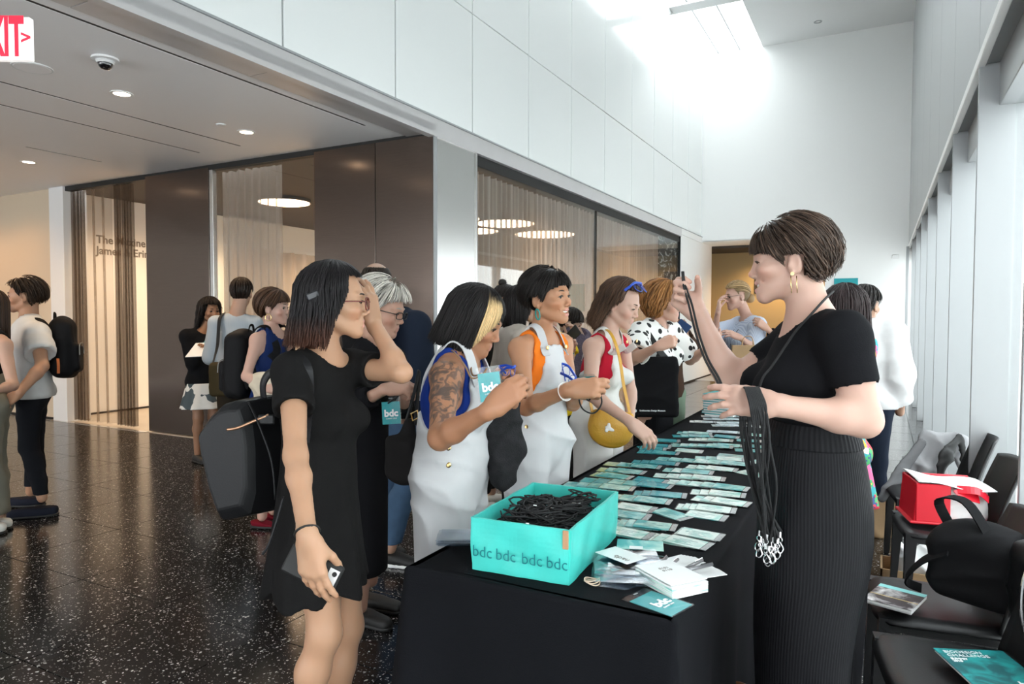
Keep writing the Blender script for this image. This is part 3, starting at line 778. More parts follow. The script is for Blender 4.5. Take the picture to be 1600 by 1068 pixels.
    def p_fore(s, S, e, i=0.0, t0=0.0, t1=1.0, k=0.025):
        q = s.sc*s.b; a, b = s.J['el'+e], s.J['wr'+e]; m = a+(b-a)*.28; r0, rm, r1 = s.W['el']*q, s.W['fa']*q, s.W['wr']*s.sc
        if t1 <= .3: S.rc(a, a+(b-a)*t1, r0+i, rm+i, k); return S
        S.rc(a, m, r0+i, rm+i, k); S.rc(m, a+(b-a)*t1, rm+i, rm+(r1-rm)*(t1-.28)/.72+i, k); return S
    def p_leg(s, S, e, i=0.0, i2=None, t1=1.0, k=0.03):
        """thigh, knee and calf; t1 0..1 hip to knee, 1..2 knee to ankle"""
        q = s.sc*s.b; W = s.W; h, n, a = s.J['hip'+e], s.J['kn'+e], s.J['an'+e]; i2 = i if i2 is None else i2
        t = min(t1, 1.0); im = i+(i2-i)*.5
        S.rc(h, h+(n-h)*t, W['thigh']*q+i, W['thigh']*q+(W['knee']-W['thigh'])*q*t+i+(im-i)*t, k)
        if t1 > 1:
            t = t1-1; bk = -s.f*.012; m = n+(a-n)*.3+bk
            if t <= .32: S.rc(n, n+(a-n)*t, W['knee']*q+im, W['calf']*q+im, k)
            else:
                S.rc(n, m, W['knee']*q+im, W['calf']*q+im+(i2-im)*.3, k); S.rc(m, n+(a-n)*t, W['calf']*q+im+(i2-im)*.3, W['calf']*q+(W['ankle']-W['calf'])*q*(t-.3)/.7+i2, k)
        return S
    def p_head(s, S):
        R, h, F = s.hR(), s.hs, s.face; hp = s.hp
        E = lambda c, r, k=.02, mode=0, R2=None: S.ell(hp(c), np.array(r)*h, R if R2 is None else R @ R2, k*h, mode)
        C = lambda a, b, ra, rb, k=.015, mode=0: S.rc(hp(a), hp(b), ra*h, rb*h, k*h, mode)
        E(EC, (.073, .094, .087)); E((0, .020, -.008), (.059, .064, .072), .025)
        E((0, .036, -.060), (.038, .042, .034), .025); E((0, .069, -.090), (.016, .015, .014), .022); E((0, .050, -.050), (.031, .033, .030), .02)
        sm = F['smile']
        for e in (-1, 1):
            C((e*.050, -.004, -.050), (e*.012, .062, -.088), .015, .012, .025)
            E((e*.040, .057, -.026+.006*sm), (.021+.003*sm, .020+.004*sm, .017), .025)
            C((e*.012, .083, .024), (e*.042, .066, .024), .008, .007, .015)
        C((0, .081, .014), (0, .0965, -.024), .0072, .0076, .011); E((0, .0975, -.0270), (.0092, .0088, .0080), .008)
        for e in (-1, 1): E((e*.0112, .091, -.0325), (.0066, .0085, .0058), .007)
        for e in (-1, 1):
            E((e*.031, .095, .006), (.019, .018, .013), .010, 1)
            E((e*.031, .0705, .005), (.0165, .0145, .0135), .004)            # lids over the eyeball
            op = F.get('eye', 1.0)
            E((e*.031, .088, .0038), (.0150, .012, .0066*op), .0015, 1)
        # mouth
        mx, mz = .0225+.0095*sm, -.060+.011*sm
        if F['open'] > 0: E((0, .088, -.0605+.002*sm), (.018+.012*sm, .024, .0095*F['open']+.002), .003, 1)
        up, lw = -.0555+.0045*F['open'], -.0665-.0055*F['open']
        for e in (-1, 1):
            C((0, .0850, up), (e*.012, .0825, up+.001), .0046, .0042, .006); C((e*.012, .0825, up+.001), (e*mx, .0695, mz), .0042, .0022, .006)
            C((0, .0835, lw), (e*.012, .0805, lw+.002), .0056, .0050, .006); C((e*.012, .0805, lw+.002), (e*mx, .0695, mz), .0050, .0024, .006)
            C((e*mx, .0705, mz), (e*(mx+.003), .068, mz), .0022, .0022, .004, 1)
            s.tint += [(hp((e*.006, .0855, up+.0003)), .0080*h, F['lip']), (hp((e*.015, .081, up+.0005)), .0058*h, F['lip']), (hp((e*.006, .084, lw)), .0085*h, F['lip']), (hp((e*.0135, .079, lw+.003)), .0065*h, F['lip'])]
            s.tint += [(hp((e*.044, .064, -.03)), .030*h, tuple(s.skin*np.array([1.03, .92, .90]))), (hp((0, .104, -.03)), .016*h, tuple(s.skin*np.array([1.02, .92, .90])))]
            # ear
            t = rotm((1, 0, 0), -.18)
            E((e*.075, -.012, -.004), (.008, .018, .031), .006, 0, t @ rotm((0, 0, 1), e*.35)); E((e*.070, -.004, -.014), (.010, .010, .016), .008)
            E((e*.085, -.008, .0), (.006, .0095, .018), .004, 1, t); C((e*.078, -.004, -.030), (e*.076, -.003, -.036), .0055, .005, .006)
            C((e*.078, .003, -.012), (e*.079, .001, -.004), .004, .003, .004)
        return S
    def hand(s, e, f, n, curl=(.35, .35, .4, .45), spread=.10, thumb=(.5, .5, .3), mcp=None, size=None, fan=None, extra=None):
        """f finger direction, n palm normal (fingers curl towards it); curl per finger total; thumb (out, over, bend)"""
        f = unit(f); n = unit(np.asarray(n, float)-(np.asarray(n, float)@f)*f); t = np.cross(f, n)*(1 if e == 'R' else -1)
        s.hands.append(dict(e=e, f=f, n=n, t=t, curl=curl, spread=spread, thumb=thumb, mcp=mcp, size=size or (s.H/1.65), fan=fan)); return s
    def p_hand(s, S, H):
        w = s.J['wr'+H['e']]; f, n, t, z = H['f'], H['n'], H['t'], H['size']
        Q = lambda a, b, c: w+z*(a*t+b*f+c*n)
        kx = [.026, .009, -.009, -.025]; ky = [.088, .092, .087, .078]; ln = [.072, .080, .074, .058]; rr = [.0092, .0094, .0089, .0080]
        S.rc(w-f*.01, Q(0, .02, 0), .024*z, .024*z, .02, flat=.75, n=n)
        for j in range(4):
            S.rc(Q(kx[j]*.62, .018, 0), Q(kx[j], ky[j], -.002), .0155*z, .0125*z, .012)
        S.rc(Q(.018, .02, .006), Q(.03, .05, .010), .017*z, .013*z, .014)      # thumb base
        S.rc(Q(-.018, .02, .006), Q(-.02, .055, .006), .014*z, .011*z, .014)
        tips = []
        for j in range(4):
            a = Q(kx[j], ky[j], -.001); c = H['curl'][j]; m = (H['mcp'][j] if H['mcp'] else c*.8); sp = H['spread']*(1.5-j)*.8 if H['fan'] is None else H['fan'][j]
            d0 = unit(f*math.cos(sp)+t*math.sin(sp)); ang = m; r = rr[j]*z
            for q, (fr, add) in enumerate(((.45, 0), (.31, c*1.1), (.24, c*.75))):
                ang += add; d = d0*math.cos(ang)+n*math.sin(ang); b = a+d*ln[j]*fr*z*1.05
                S.rc(a, b, r*(1-.06*q), r*(.93-.07*q), .004 if q else .008); a = b
            tips.append((a, d))
        o, ov, bd = H['thumb']
        a = Q(.028, .034, .010); d = unit(t*math.sin(o)+f*math.cos(o)*.9+n*math.sin(ov)); b = a+d*.036*z
        S.rc(a, b, .0125*z, .0105*z, .008)
        d2 = unit(d+bd*(f*.6+n*.6-t*.7)); c = b+d2*.031*z; S.rc(b, c, .0105*z, .0092*z, .004); d3 = unit(d2+bd*(n*.4-t*.5)); S.rc(c, c+d3*.020*z, .0092*z, .0072*z, .004)
        H['tips'] = tips; H['thumbtip'] = c+d3*.02*z; H['Q'] = Q
        for (p, dd) in tips+[(H['thumbtip'], d3)]: s.tint.append((p, .010*z, tuple(s.skin*np.array([1.03, .88, .84]))))
        return S
    # ---- meshes
    def body(s, legs=True, feet=False, extra=None, noface=False):
        S = Sdf(); s.p_torso(S)
        for e in 'LR':
            s.p_arm(S, e); s.p_fore(S, e)
            if legs: s.p_leg(S, e, t1=2)
            if feet: 
                a = s.J['an'+e]; S.rc(a, a-s.up*.02+s.f*.0, .034*s.sc, .03*s.sc, .02); S.rc(a-s.up*.03, a-s.up*.048*s.sc+s.ft(e)*.14*s.sc, .030*s.sc, .020*s.sc, .02)
        s.p_neck(S); s.p_head(S)
        for H in s.hands: s.p_hand(S, H)
        if extra: extra(S)
        fine = []
        c = s.hp((0, 0, .0)); fine.append((c-.145*s.hs, c+.150*s.hs, s.hvox))
        for H in s.hands:
            pts = np.array([H['thumbtip'], s.J['wr'+H['e']]-H['f']*.01]+[q[0] for q in H['tips']]+[H['Q'](.03, .09, .0), H['Q'](-.03, .09, .0)])
            fine.append((pts.min(0)-.016, pts.max(0)+.016, min(s.hvox*1.05, .0052)))
        V, F = S.mesh(s.vox, drop=[(a, b) for a, b, _ in fine]); Vs, Fs = [V], [F]; n = len(V)
        for a, b, h in fine:
            v, q = S.mesh(h, a, b)
            if len(v): Vs.append(v); Fs.append(q+n); n += len(v)
        V = np.vstack(Vs); F = np.vstack(Fs); C = np.tile(s.skin, (len(V), 1)).astype(np.float32)
        for c, r, col in s.tint:
            w = np.clip(1.0-np.linalg.norm(V-c, axis=1)/r, 0, 1); w = np.minimum(1, w*2.2)[:, None]; C = C*(1-w)+np.array(col)*w
        if getattr(s, 'paint', None): C = s.paint(V, C)
        s.bodyo = mk('body', V, F, getattr(s, 'skinm', SKIN), s.root, smooth=True, col=C)
        if getattr(s, 'mask', None):
            a = s.bodyo.data.color_attributes.new('Mask', 'FLOAT_COLOR', 'POINT'); q = np.ones((len(V), 4), np.float32); q[:, :3] = s.mask(V)[:, None]; a.data.foreach_set('color', q.ravel())
        s.eyes(); return s
    def eyes(s):
        h = s.hs
        for e in (-1, 1):
            c = s.hp((e*.031, .0702, .0045)); g = unit(s.gaze-c) if s.gaze is not None else unit(s.hf-s.hu*.05)
            R = frame_from(g); r = .0137*h; n = 14; rings = []; cols = []
            for i in range(9):
                th = math.pi*(i/8)*.62+1e-3; a = np.arange(n)*2*math.pi/n
                rings.append(c+r*(math.cos(th)*R[:, 2]+math.sin(th)*(np.cos(a)[:, None]*R[:, 0]+np.sin(a)[:, None]*R[:, 1])))
                q = (0.005, .004, .004) if i < 3 else s.eyecol if i < 5 else (.82, .80, .77); cols += [q]*n
            V, F = loft(rings[::-1], closed_bot=False); C = np.array(cols).reshape(9, n, 3)[::-1].reshape(-1, 3)
            mk('eye', V, F, EYEM, s.root, smooth=True, col=C)
            bc = s.face.get('brow', (.03, .02, .015)); 
            pts = [s.hp((e*x, y, z)) for x, y, z in ((.012, .0875, .0250), (.022, .0865, .0285), (.034, .080, .0290), (.046, .067, .0225))]
            mk('eyebrow', *tube(smoothpath(pts, 4), np.interp(np.arange(13), [0, 4, 12], [.0036, .0048, .0015])*h, 6, flat=(.75, 1.1)), s.browm(), s.root, smooth=True)
            op = s.face.get('eye', 1.0)
            pts = [s.hp((e*x, y, z)) for x, y, z in ((.0165, .0815, .0015), (.023, .0862, .0035+.0054*op), (.031, .0868, .0035+.0066*op), (.039, .0828, .0035+.0045*op), (.0455, .0765, .0025))]
            mk('eyelash', *tube(smoothpath(pts, 3), np.interp(np.arange(13), [0, 6, 12], [.0010, .0023, .0018])*h, 5), LIPM, s.root, smooth=True)
        if s.face['open'] > 0:
            pts = [s.hp((x, .0815-20*x*x, -.0585+s.face['smile']*9*x*x)) for x in np.linspace(-.029, .029, 13)]
            mk('teeth', *tube(pts, .0058*h*(.6+.4*s.face['open']), 6, flat=(1.0, .5)), TEETH, s.root, smooth=True)
    def browm(s):
        c = s.face.get('brow', (.03, .02, .015)); k = 'brow_%d_%d' % (int(c[0]*999), int(c[1]*999))
        if k not in M: M[k] = mat('eyebrow_hair', c, .7)
        return M[k]
    def ft(s, e): return unit(getattr(s, 'toe'+e, s.f))
    def garment(s, name, S, m, h=None, label=None, col=None, wf=None):
        if wf: S.warp(wf)
        V, F = S.mesh(h or s.vox*.9)
        o = mk(name, V, F, m, s.root, smooth=True, col=(col(V) if col else None))
        if label: o['label'] = label
        return o
    def tee(s, m, slv=.5, neck=.088, hem=None, i=.012, name='t_shirt', sleeve=.018, wf=None, nk=(.035, .055), label=None, h=None, lowneck=None):
        S = Sdf(); s.p_torso(S, i)
        for e in 'LR':
            s.p_arm(S, e, i, t1=min(slv, 1), sleeve=sleeve)
            if slv > 1: s.p_fore(S, e, i+.004, t1=slv-1)
        hem = .50*s.H if hem is None else hem
        S.cut((0, 0, hem), (0, 0, -1))
        for e in 'LR':                 # sleeve ends
            if slv <= 1: a, b = s.J['sh'+e], s.J['el'+e]; c = a+(b-a)*slv; d = unit(b-a)
            else: a, b = s.J['el'+e], s.J['wr'+e]; c = a+(b-a)*(slv-1); d = unit(b-a)
            r = (s.W['ua']*s.b+sleeve+i+.016)*s.sc
            S.rc(c+d*r, c+d*(r+.1), r, r, .0, 1) if slv <= 1 else S.rc(c+d*.06, c+d*.12, .06, .06, 0, 1)
        S.ell(s.J['nkb']+s.tf*nk[0]+s.up*nk[1], np.ones(3)*neck*s.sc, k=.006, mode=1)
        return s.garment(name, S, m, wf=wf or folds(.0035, 28, seed=abs(int(s.px))), label=label, h=h)
    def trousers(s, m, i=.016, i2=.02, t1=1.93, top=None, name='trousers', wf=None, h=None, label=None):
        S = Sdf(); q = s.sc*s.b; hipc = (s.J['hipL']+s.J['hipR'])/2
        S.rc(hipc, s.J['pel']+(s.J['wst']-s.J['pel'])*.9, s.W['hip']*q+i, s.W['waist']*1.06*q+i, .03, flat=.72, n=s.tf)
        for e in 'LR':
            s.p_leg(S, e, i, i2, t1=t1); S.ell(hipc-s.tf*.030*q+(s.J['hip'+e]-hipc)*1.1, np.ones(3)*(s.W['glute']*q+i), k=.04)
        if top: S.cut((0, 0, top), (0, 0, 1))
        for e in 'LR':
            a = s.J['an'+e]; n = s.J['kn'+e]; c = n+(a-n)*(t1-1); S.cut((0, 0, c[2]), (0, 0, -1))
        return s.garment(name, S, m, wf=wf or folds(.005, 22, seed=abs(int(s.px))+1), h=h, label=label)
    def overalls(s, mm, bib=.735, back=.66, i=.020, leg=(.035, .045), t1=1.9, sx=.075, h=None, hole=.10, wf=None, mb=None):
        q = s.sc*s.b; J = s.J; S = Sdf(); s.p_torso(S, i)
        for e in 'LR': s.p_leg(S, e, leg[0], leg[1], t1=t1, k=.014)
        dp = s.W['chest']*s.W['cf']*q; ax = unit(J['chs']-J['wst']); zc = lambda fr: J['pel']+ax*((fr-.53)*s.H)
        A = zc(bib)+s.tf*dp; B = zc(back)-s.tf*dp; n = np.cross(s.tr, A-B); n = n if n[2] > 0 else -n; S.cut(A, n)
        for e in (-1, 1):
            c = zc(.725)+e*s.tr*(s.W['chest']*q+.025); S.ell(c, (hole*q, hole*q, .155*s.sc), np.stack([s.tr, s.tf, s.up], 1), k=.008, mode=1)
        c = J['knL']+(J['anL']-J['knL'])*(t1-1); S.cut((0, 0, c[2]), (0, 0, -1))
        o = s.garment('overalls', S, mm, wf=wf or folds(.013, 28, d=(.75, .45, .55), seed=abs(int(s.px))+2), h=h)
        T = Sdf(); s.p_torso(T, .012); ctr = J['chs']*.6+J['nkb']*.4-s.up*.05
        def hit(p, d): 
            u, w = S.hit(p, d), T.hit(p, d); d = unit(d); return (u if (u-w) @ d > 0 else w)+d*.004
        for e, k in ((-1, 'L'), (1, 'R')):
            sh = J['nkb']*.55+J['sh'+k]*.45; t = s.tr*e; m = J['chs']*.5+J['nkb']*.5
            F1 = hit(A+t*sx*q-ax*.035, s.tf); F2 = hit(A+t*sx*q+ax*.01, s.tf); F3 = hit(m+t*.085*q, s.tf+s.up*.25); F4 = hit(sh, s.up+s.tf*.7); F5 = hit(sh, s.up-s.tf*.25)
            B2 = hit(m+t*.07*q, -s.tf+s.up*.2); B1 = hit(zc(back+.03)+t*.035*q, -s.tf)
            V, F = ribbon([F1, F3, F4, F5, B2, B1], ctr, .036, .0045); mk('strap', V, F, mm, o, smooth=False)
            if mb is not None:
                mk('buckle', *lathe([(0, 0), (.009, 0), (.010, .004), (.006, .006), (0, .006)], F1+ax*.022+s.tf*.004, s.tf, 14), mb, o)
                for zz in (.60, .565):
                    c = hit(zc(zz)+s.tf*.02, t+s.tf*.15); mk('button', *lathe([(0, 0), (.010, 0), (.010, .003), (.005, .005), (0, .005)], c-t*.003, t, 14), mb, o)
        return o
    def tank(s, m, i=.008, neck=.105, arm=.074, nk=(.055, .04), hem=None, name='tank_top', wf=None, h=None):
        S = Sdf(); s.p_torso(S, i); S.cut((0, 0, hem or .53*s.H), (0, 0, -1))
        S.ell(s.J['nkb']+s.tf*nk[0]+s.up*nk[1], np.ones(3)*neck*s.sc, k=.006, mode=1)
        S.ell(s.J['nkb']-s.tf*.06+s.up*.05, np.ones(3)*neck*.85*s.sc, k=.006, mode=1)
        for e, sg in (('L', -1), ('R', 1)):
            S.rc(s.J['sh'+e]+s.up*.05+s.tr*sg*.012, s.J['sh'+e]-s.up*.06+s.tr*sg*.02, arm*s.sc, arm*s.sc*.95, .006, 1)
        return s.garment(name, S, m, wf=wf or folds(.003, 30, seed=abs(int(s.px))), h=h)
    def backpack(s, m, w=.29, hgt=.42, dep=.15, dz=-.03, label=None, straps=True, parts=True, off=0.0, dx=0.0):
        J = s.J; q = s.sc; back = s.W['chest']*s.W['cf']*q*s.b+.02+off; R = np.stack([s.tr, s.tf, unit(J['nkb']-J['wst'])], 1); R[:, 1] = np.cross(R[:, 2], R[:, 0])
        c = J['chs']-R[:, 1]*(back+dep/2)+R[:, 2]*dz+s.tr*dx
        S = Sdf(); S.bx(c, (w/2, dep/2, hgt/2), R, .06, .02); S.ell(c+R[:, 2]*hgt*.36, (w*.42, dep*.5, hgt*.22), R, .04); S.bx(c-R[:, 1]*dep*.5-R[:, 2]*hgt*.16, (w*.40, .035, hgt*.24), R, .03, .015)
        S.warp(folds(.004, 26, seed=abs(int(s.px))+5)); V, F = S.mesh(.009); o = mk('backpack', V, F, m, s.root, smooth=True)
        if label: o['label'] = label
        if parts:
            pc = c-R[:, 1]*(dep*.5+.036)
            mk('zipper', *tube(smoothpath([pc+s.tr*w*.3*x+R[:, 2]*(z*hgt) for x, z in ((-1.25, -.1), (-1.1, .06), (0, .10), (1.1, .06), (1.25, -.1))], 5), .003, 5), M['joint'], o)
            mk('grab_loop', *tube(smoothpath([c+R[:, 2]*(hgt*.52+z)+R[:, 1]*dep*.3+s.tr*x for x, z in ((-.035, 0), (-.02, .045), (.02, .045), (.035, 0))], 5), .008, 6, flat=(.5, 1.2)), m, o, smooth=True)
        if straps:
            for e, k in ((-1, 'L'), (1, 'R')):
                sh = J['nkb']*.42+J['sh'+k]*.58+s.up*.058*q; t = s.tr*e
                pts = [c+R[:, 2]*hgt*.36+t*w*.22+R[:, 1]*dep*.5, sh-s.tf*.05, sh+s.tf*.03, J['chs']*.5+J['sh'+k]*.5+s.tf*(back*.9)+t*.01, J['chs']+s.tf*back*.55+t*(s.W['chest']*s.b*.92), J['wst']*.6+J['chs']*.4-s.tf*.06+t*(s.W['chest']*s.b*1.0), c-R[:, 2]*hgt*.3+t*w*.3+R[:, 1]*dep*.45]
                mk('shoulder_strap', *ribbon(pts, J['chs'], .052, .008), m, o, smooth=False)
        return o
    def skirt(s, m, z0, z1, r0, r1, name='skirt', ex=.8, pleat=0.0, npl=9, col=None, h=26):
        """hanging skirt from height z0 to z1 about the pelvis"""
        K = 120; a = np.arange(K)*2*math.pi/K; rings = []
        for i in range(h):
            u = i/(h-1); c = s.J['pel']*1.0; c[2] = z0+(z1-z0)*u; r = r0+(r1-r0)*u; w = 1+pleat*u*np.sin(npl*a+1.5*np.sin(2*a))
            rings.append(c+np.outer(np.cos(a)*r*w, s.r)+np.outer(np.sin(a)*r*ex*w, s.f))
        V, F = loft(rings); return mk(name, V, F, m, s.root, smooth=True, col=col(V) if col else None)
    def shoes(s, m, sole=None, ln=.255, w=.044, hgt=.075, label=None, cut=None):
        for e in 'LR':
            a = s.J['an'+e]; d = s.ft(e)*np.array([1, 1, 0]); d = unit(d); g = np.array([a[0], a[1], 0.0]); q = s.sc*ln/.255
            S = Sdf(); S.rc(g-d*.045*q+s.up*.042, g+d*.035*q+s.up*.048, .040*q, .041*q, .03)
            S.rc(g+d*.03*q+s.up*.04, g+d*.15*q+s.up*.024, .042*q, .036*q, .03); S.rc(g-d*.01+s.up*.05, g-d*.005+s.up*(hgt+.01), .045*q, .043*q, .02)
            S.cut(g+s.up*.014, (0, 0, -1)); S.cut(g+s.up*hgt, (0, 0, 1)); 
            if cut: S.cut(g+s.up*.036+d*.05*q, unit(s.up*1.0-d*-.25))
            V, F = S.mesh(.009); o = mk('shoe', V, F, m, s.root, smooth=True)
            if label: o['label'] = label
            S = Sdf(); S.rc(g-d*.045*q+s.up*.012, g+d*.03*q+s.up*.012, .043*q, .041*q, .02); S.rc(g+d*.03*q+s.up*.012, g+d*.15*q+s.up*.012, .044*q, .038*q, .02)
            S.cut(g+s.up*.022, (0, 0, 1)); S.cut(g+s.up*.001, (0, 0, -1)); V, F = S.mesh(.0095); mk('sole', V, F, sole or M['black'], o, smooth=False)
    def hair(s, col, stop, n=700, tilt=0.0, lay=.014, hang=None, w=.0030, wave=(0, 0), flare=0.0, tips=None, colf=None, th0=1.2, seed=1, grow=.0, cap=None, rad=1.0, curl=0.0, seg=8, side=0.0, capz=None, short=None, lift=0.0, rootmax=None):
        r = np.random.default_rng(seed); h = s.hs
        phi = r.uniform(-math.pi, math.pi, n); t0 = np.abs(r.normal(0, .30, n)); t0 = np.where(r.random(n) < .45, r.uniform(0, th0, n), np.minimum(t0, th0))
        t0 = np.maximum(t0, .10)
        if rootmax: t0 = .12+ np.arccos(1-(1-math.cos(rootmax))*r.random(n))
        o = lay*r.random(n)**.8+.002; Rt = rotm((1, 0, 0), -tilt) @ rotm((0, 1, 0), side)   # tilt>0: whorl moved back
        K = 60; pts = np.zeros((n, K, 3)); p1, p2 = r.uniform(0, 6.28, n), r.uniform(0, 6.28, n); fr = r.uniform(.7, 1.3, n)
        r_l = r.uniform(.3, 1.0, n); hl = np.full(n, .0) if hang is None else np.array([hang(f) for f in phi])
        arc = math.pi*.62*.092
        for i in range(K):
            u = i/(K-1)
            # travel: polar angle over the skull, then straight down
            th = t0+u*(math.pi*.95-t0) if hang is None else np.minimum(t0+u*2.2*(math.pi*.5-t0), math.pi*.5+0*t0)
            x, y, z = np.sin(th)*np.sin(phi), np.sin(th)*np.cos(phi), np.cos(th)
            d = np.stack([x, y, z], 1) @ Rt.T
            e = (ER*rad+lift*u*r_l[:, None]+o[:, None]+grow*np.sin(np.minimum(th, 3.1))[:, None]*np.where(d[:, 1] < .2, 1, .35)[:, None]); q = EC+d*e
            if hang is not None:
                v = np.clip((u-.45)/.55, 0, 1); q[:, 2] -= hl*v; q[:, :2] *= (1+flare*v**1.5)[..., None] if np.ndim(v) else (1+flare*v**1.5)
            am = wave[0]*(u**1.2); q[:, 0] += am*np.sin(wave[1]*u*fr+p1); q[:, 1] += am*np.cos(wave[1]*u*fr+p2); q[:, 2] += curl*np.sin(wave[1]*u*fr*1.3+p2)*u
            pts[:, i] = q
        bad = np.zeros((n, K), bool)
        for i in range(K): bad[:, i] = stop(pts[:, i], phi)
        first = np.where(bad.any(1), bad.argmax(1), K-1); ok = first > 6
        if short: first = np.minimum(first, (K*r.uniform(*short, n)).astype(int))
        first = np.maximum(first-r.integers(0, 4, n), 5)
        pts, first, phi, o = pts[ok], first[ok], phi[ok], o[ok]; n = len(pts)
        tt = np.linspace(0, 1, seg)[None]*first[:, None]; i0 = np.minimum(tt.astype(int), K-2); fr = (tt-i0)[..., None]; ar = np.arange(n)[:, None]
        Q = pts[ar, i0]*(1-fr)+pts[ar, i0+1]*fr                       # n, seg, 3
        T = np.gradient(Q, axis=1); T /= np.linalg.norm(T, axis=2, keepdims=True)+1e-9
        N = Q-EC; N -= (N*T).sum(2, keepdims=True)*T; N /= np.linalg.norm(N, axis=2, keepdims=True)+1e-9; B = np.cross(T, N)
        ww = w*(np.interp(np.linspace(0, 1, seg), [0, .2, .75, 1], [.7, 1.2, 1.0, .25]))[None, :, None]*r.uniform(.6, 1.5, n)[:, None, None]
        ring = np.stack([Q+B*ww, Q+N*ww*.6, Q-B*ww], 2)                # n, seg, 3, 3
        V = ring.reshape(-1, 3); a = (np.arange(n)[:, None, None]*seg+np.arange(seg-1)[None, :, None])*3; q = np.arange(3)[None, None]
        F = np.stack([a+q, a+(q+1) % 3, a+3+(q+1) % 3, a+3+q], -1).reshape(-1, 4)
        base = np.array(col); br = r.uniform(.55, 1.5, n)[:, None, None]; C = np.broadcast_to(base*br, (n, seg, 3)).copy()
        if tips is not None:
            w2 = np.clip((np.linspace(0, 1, seg)-tips[1])/(1-tips[1]), 0, 1)[None, :, None]; C = C*(1-w2)+np.array(tips[0])*br*w2
        if colf: C = colf(Q, C, phi, br)
        C = np.repeat(C, 3, axis=1).reshape(-1, 3)
        # solid under-layer
        S = Sdf(); S.ell(EC, ER*rad+.004, k=.02); lo, hi = -.17, .16
        if cap: cap(S)
        v, f = S.mesh(.0055, *S.bounds(.02)); fc = v[f].mean(1); f = f[~stop(fc+np.array([0, 0, -.004]), np.arctan2(fc[:, 0], fc[:, 1]))]; V = np.vstack([V, v]); F = np.vstack([F, f+len(C)])
        cc = np.tile(base*.55, (len(v), 1))
        if colf: cc = colf(v[:, None], cc[:, None], np.arctan2(v[:, 0], v[:, 1]), np.ones((len(v), 1, 1))*.7)[:, 0]
        C = np.vstack([C, cc])
        return mk('hair', s.J['hd']+(V*h) @ s.hR().T, F, HAIRM, s.root, smooth=True, col=C)
    def lathe_h(s, name, pts, r, m, parent=None, closed=False, k=6, flat=None):
        return mk(name, *tube([s.hp(p) for p in pts], r, k, closed=closed, flat=flat), m, parent or s.root, smooth=True)
    def glasses(s, m, ry=.017, rx=.023, z=.004, y=.103, tilt=0.0, up=0.0, lens=True, name='glasses', thick=.0018, square=2.6):
        """frame of two rims, bridge and temples, with thin lenses"""
        Rg = rotm((1, 0, 0), tilt); o3 = np.array([0, 0, up])
        T = lambda p: s.hp(Rg @ np.asarray(p, float)+o3)
        fr = None
        for e in (-1, 1):
            a = np.linspace(0, 2*math.pi, 25)[:-1]
            sx = np.sign(np.cos(a))*np.abs(np.cos(a))**(2/square); sz = np.sign(np.sin(a))*np.abs(np.sin(a))**(2/square)
            ringp = [(e*.033+rx*u, y-.010*abs(e*.033+rx*u-0)/.055-.0, z+ry*v) for u, v in zip(sx, sz)]
            V, F = tube([T(p) for p in ringp], thick*s.hs*1.1, 6, closed=True)
            if fr is None: fr = mk(name, V, F, m, s.root, smooth=True)
            else: mk('rim', V, F, m, fr, smooth=True)
            if lens: mk('lens', np.array([T(p) for p in ringp]), [tuple(range(24))], M['glass'], fr)
            V, F = tube([T(p) for p in ((e*.057, y-.012, z+.006), (e*.074, y-.03, z+.007), (e*.078, .0, z+.006), (e*.079, -.012, z+.002), (e*.077, -.03, z-.018))], thick*s.hs, 6)
            mk('temple', V, F, m, fr, smooth=True)
        mk('bridge', *tube([T(p) for p in ((-.011, y-.002, z+.004), (0, y+.001, z+.007), (.011, y-.002, z+.004))], thick*s.hs, 6), m, fr, smooth=True)
        return fr
def stop_short(front=.045, mid=.022, side=-.010, nape=-.065, ear=True):
    def f(p, phi):
        x, y, z = p[:, 0], p[:, 1], p[:, 2]
        b = (y > .015) & (z < np.interp(y, [.015, .05, .10], [side, mid, front]))
        if ear: b |= (y > -.032) & (y <= .015) & (z < side+.028) & (z > -.2)
        b |= (z < nape); return b
    return f
def stop_long(zend=-.14, f0=.0, f1=.03, f2=.055, zf=.072, rag=.012, sd=3):
    rr = np.random.default_rng(sd)
    def f(p, phi):
        y, z = p[:, 1], p[:, 2]
        return ((y > np.interp(z, [-.15, -.05, .03], [f0, f1, f2])) & (z < zf)) | (z < zend+rag*np.sin(phi*7.3))
    return f
def long_cap(z=-.12, r=.078, y=-.045, flat=None):
    return lambda S: S.rc((0, y+.005, .02), (0, y, z), .078, r, .02)
def ribbon(pts, ctr, w, t=.003, n=6, nrm=None):
    """flat strap along points; its face looks away from ctr (point or list)"""
    p = smoothpath(pts, n); T = np.gradient(p, axis=0); T /= np.linalg.norm(T, axis=1, keepdims=True)
    c = np.asarray(ctr, float); N = (p-c) if nrm is None else np.tile(nrm, (len(p), 1)); N = N-(N*T).sum(1, keepdims=True)*T; N /= np.linalg.norm(N, axis=1, keepdims=True)+1e-9
    B = np.cross(T, N); w = np.broadcast_to(np.asarray(w, float), (len(p),))[:, None]/2
    return loft([np.array([q-b*k+n_*0, q+b*k, q+b*k+n_*t, q-b*k+n_*t]) for q, b, n_, k in zip(p, B, N, w)])
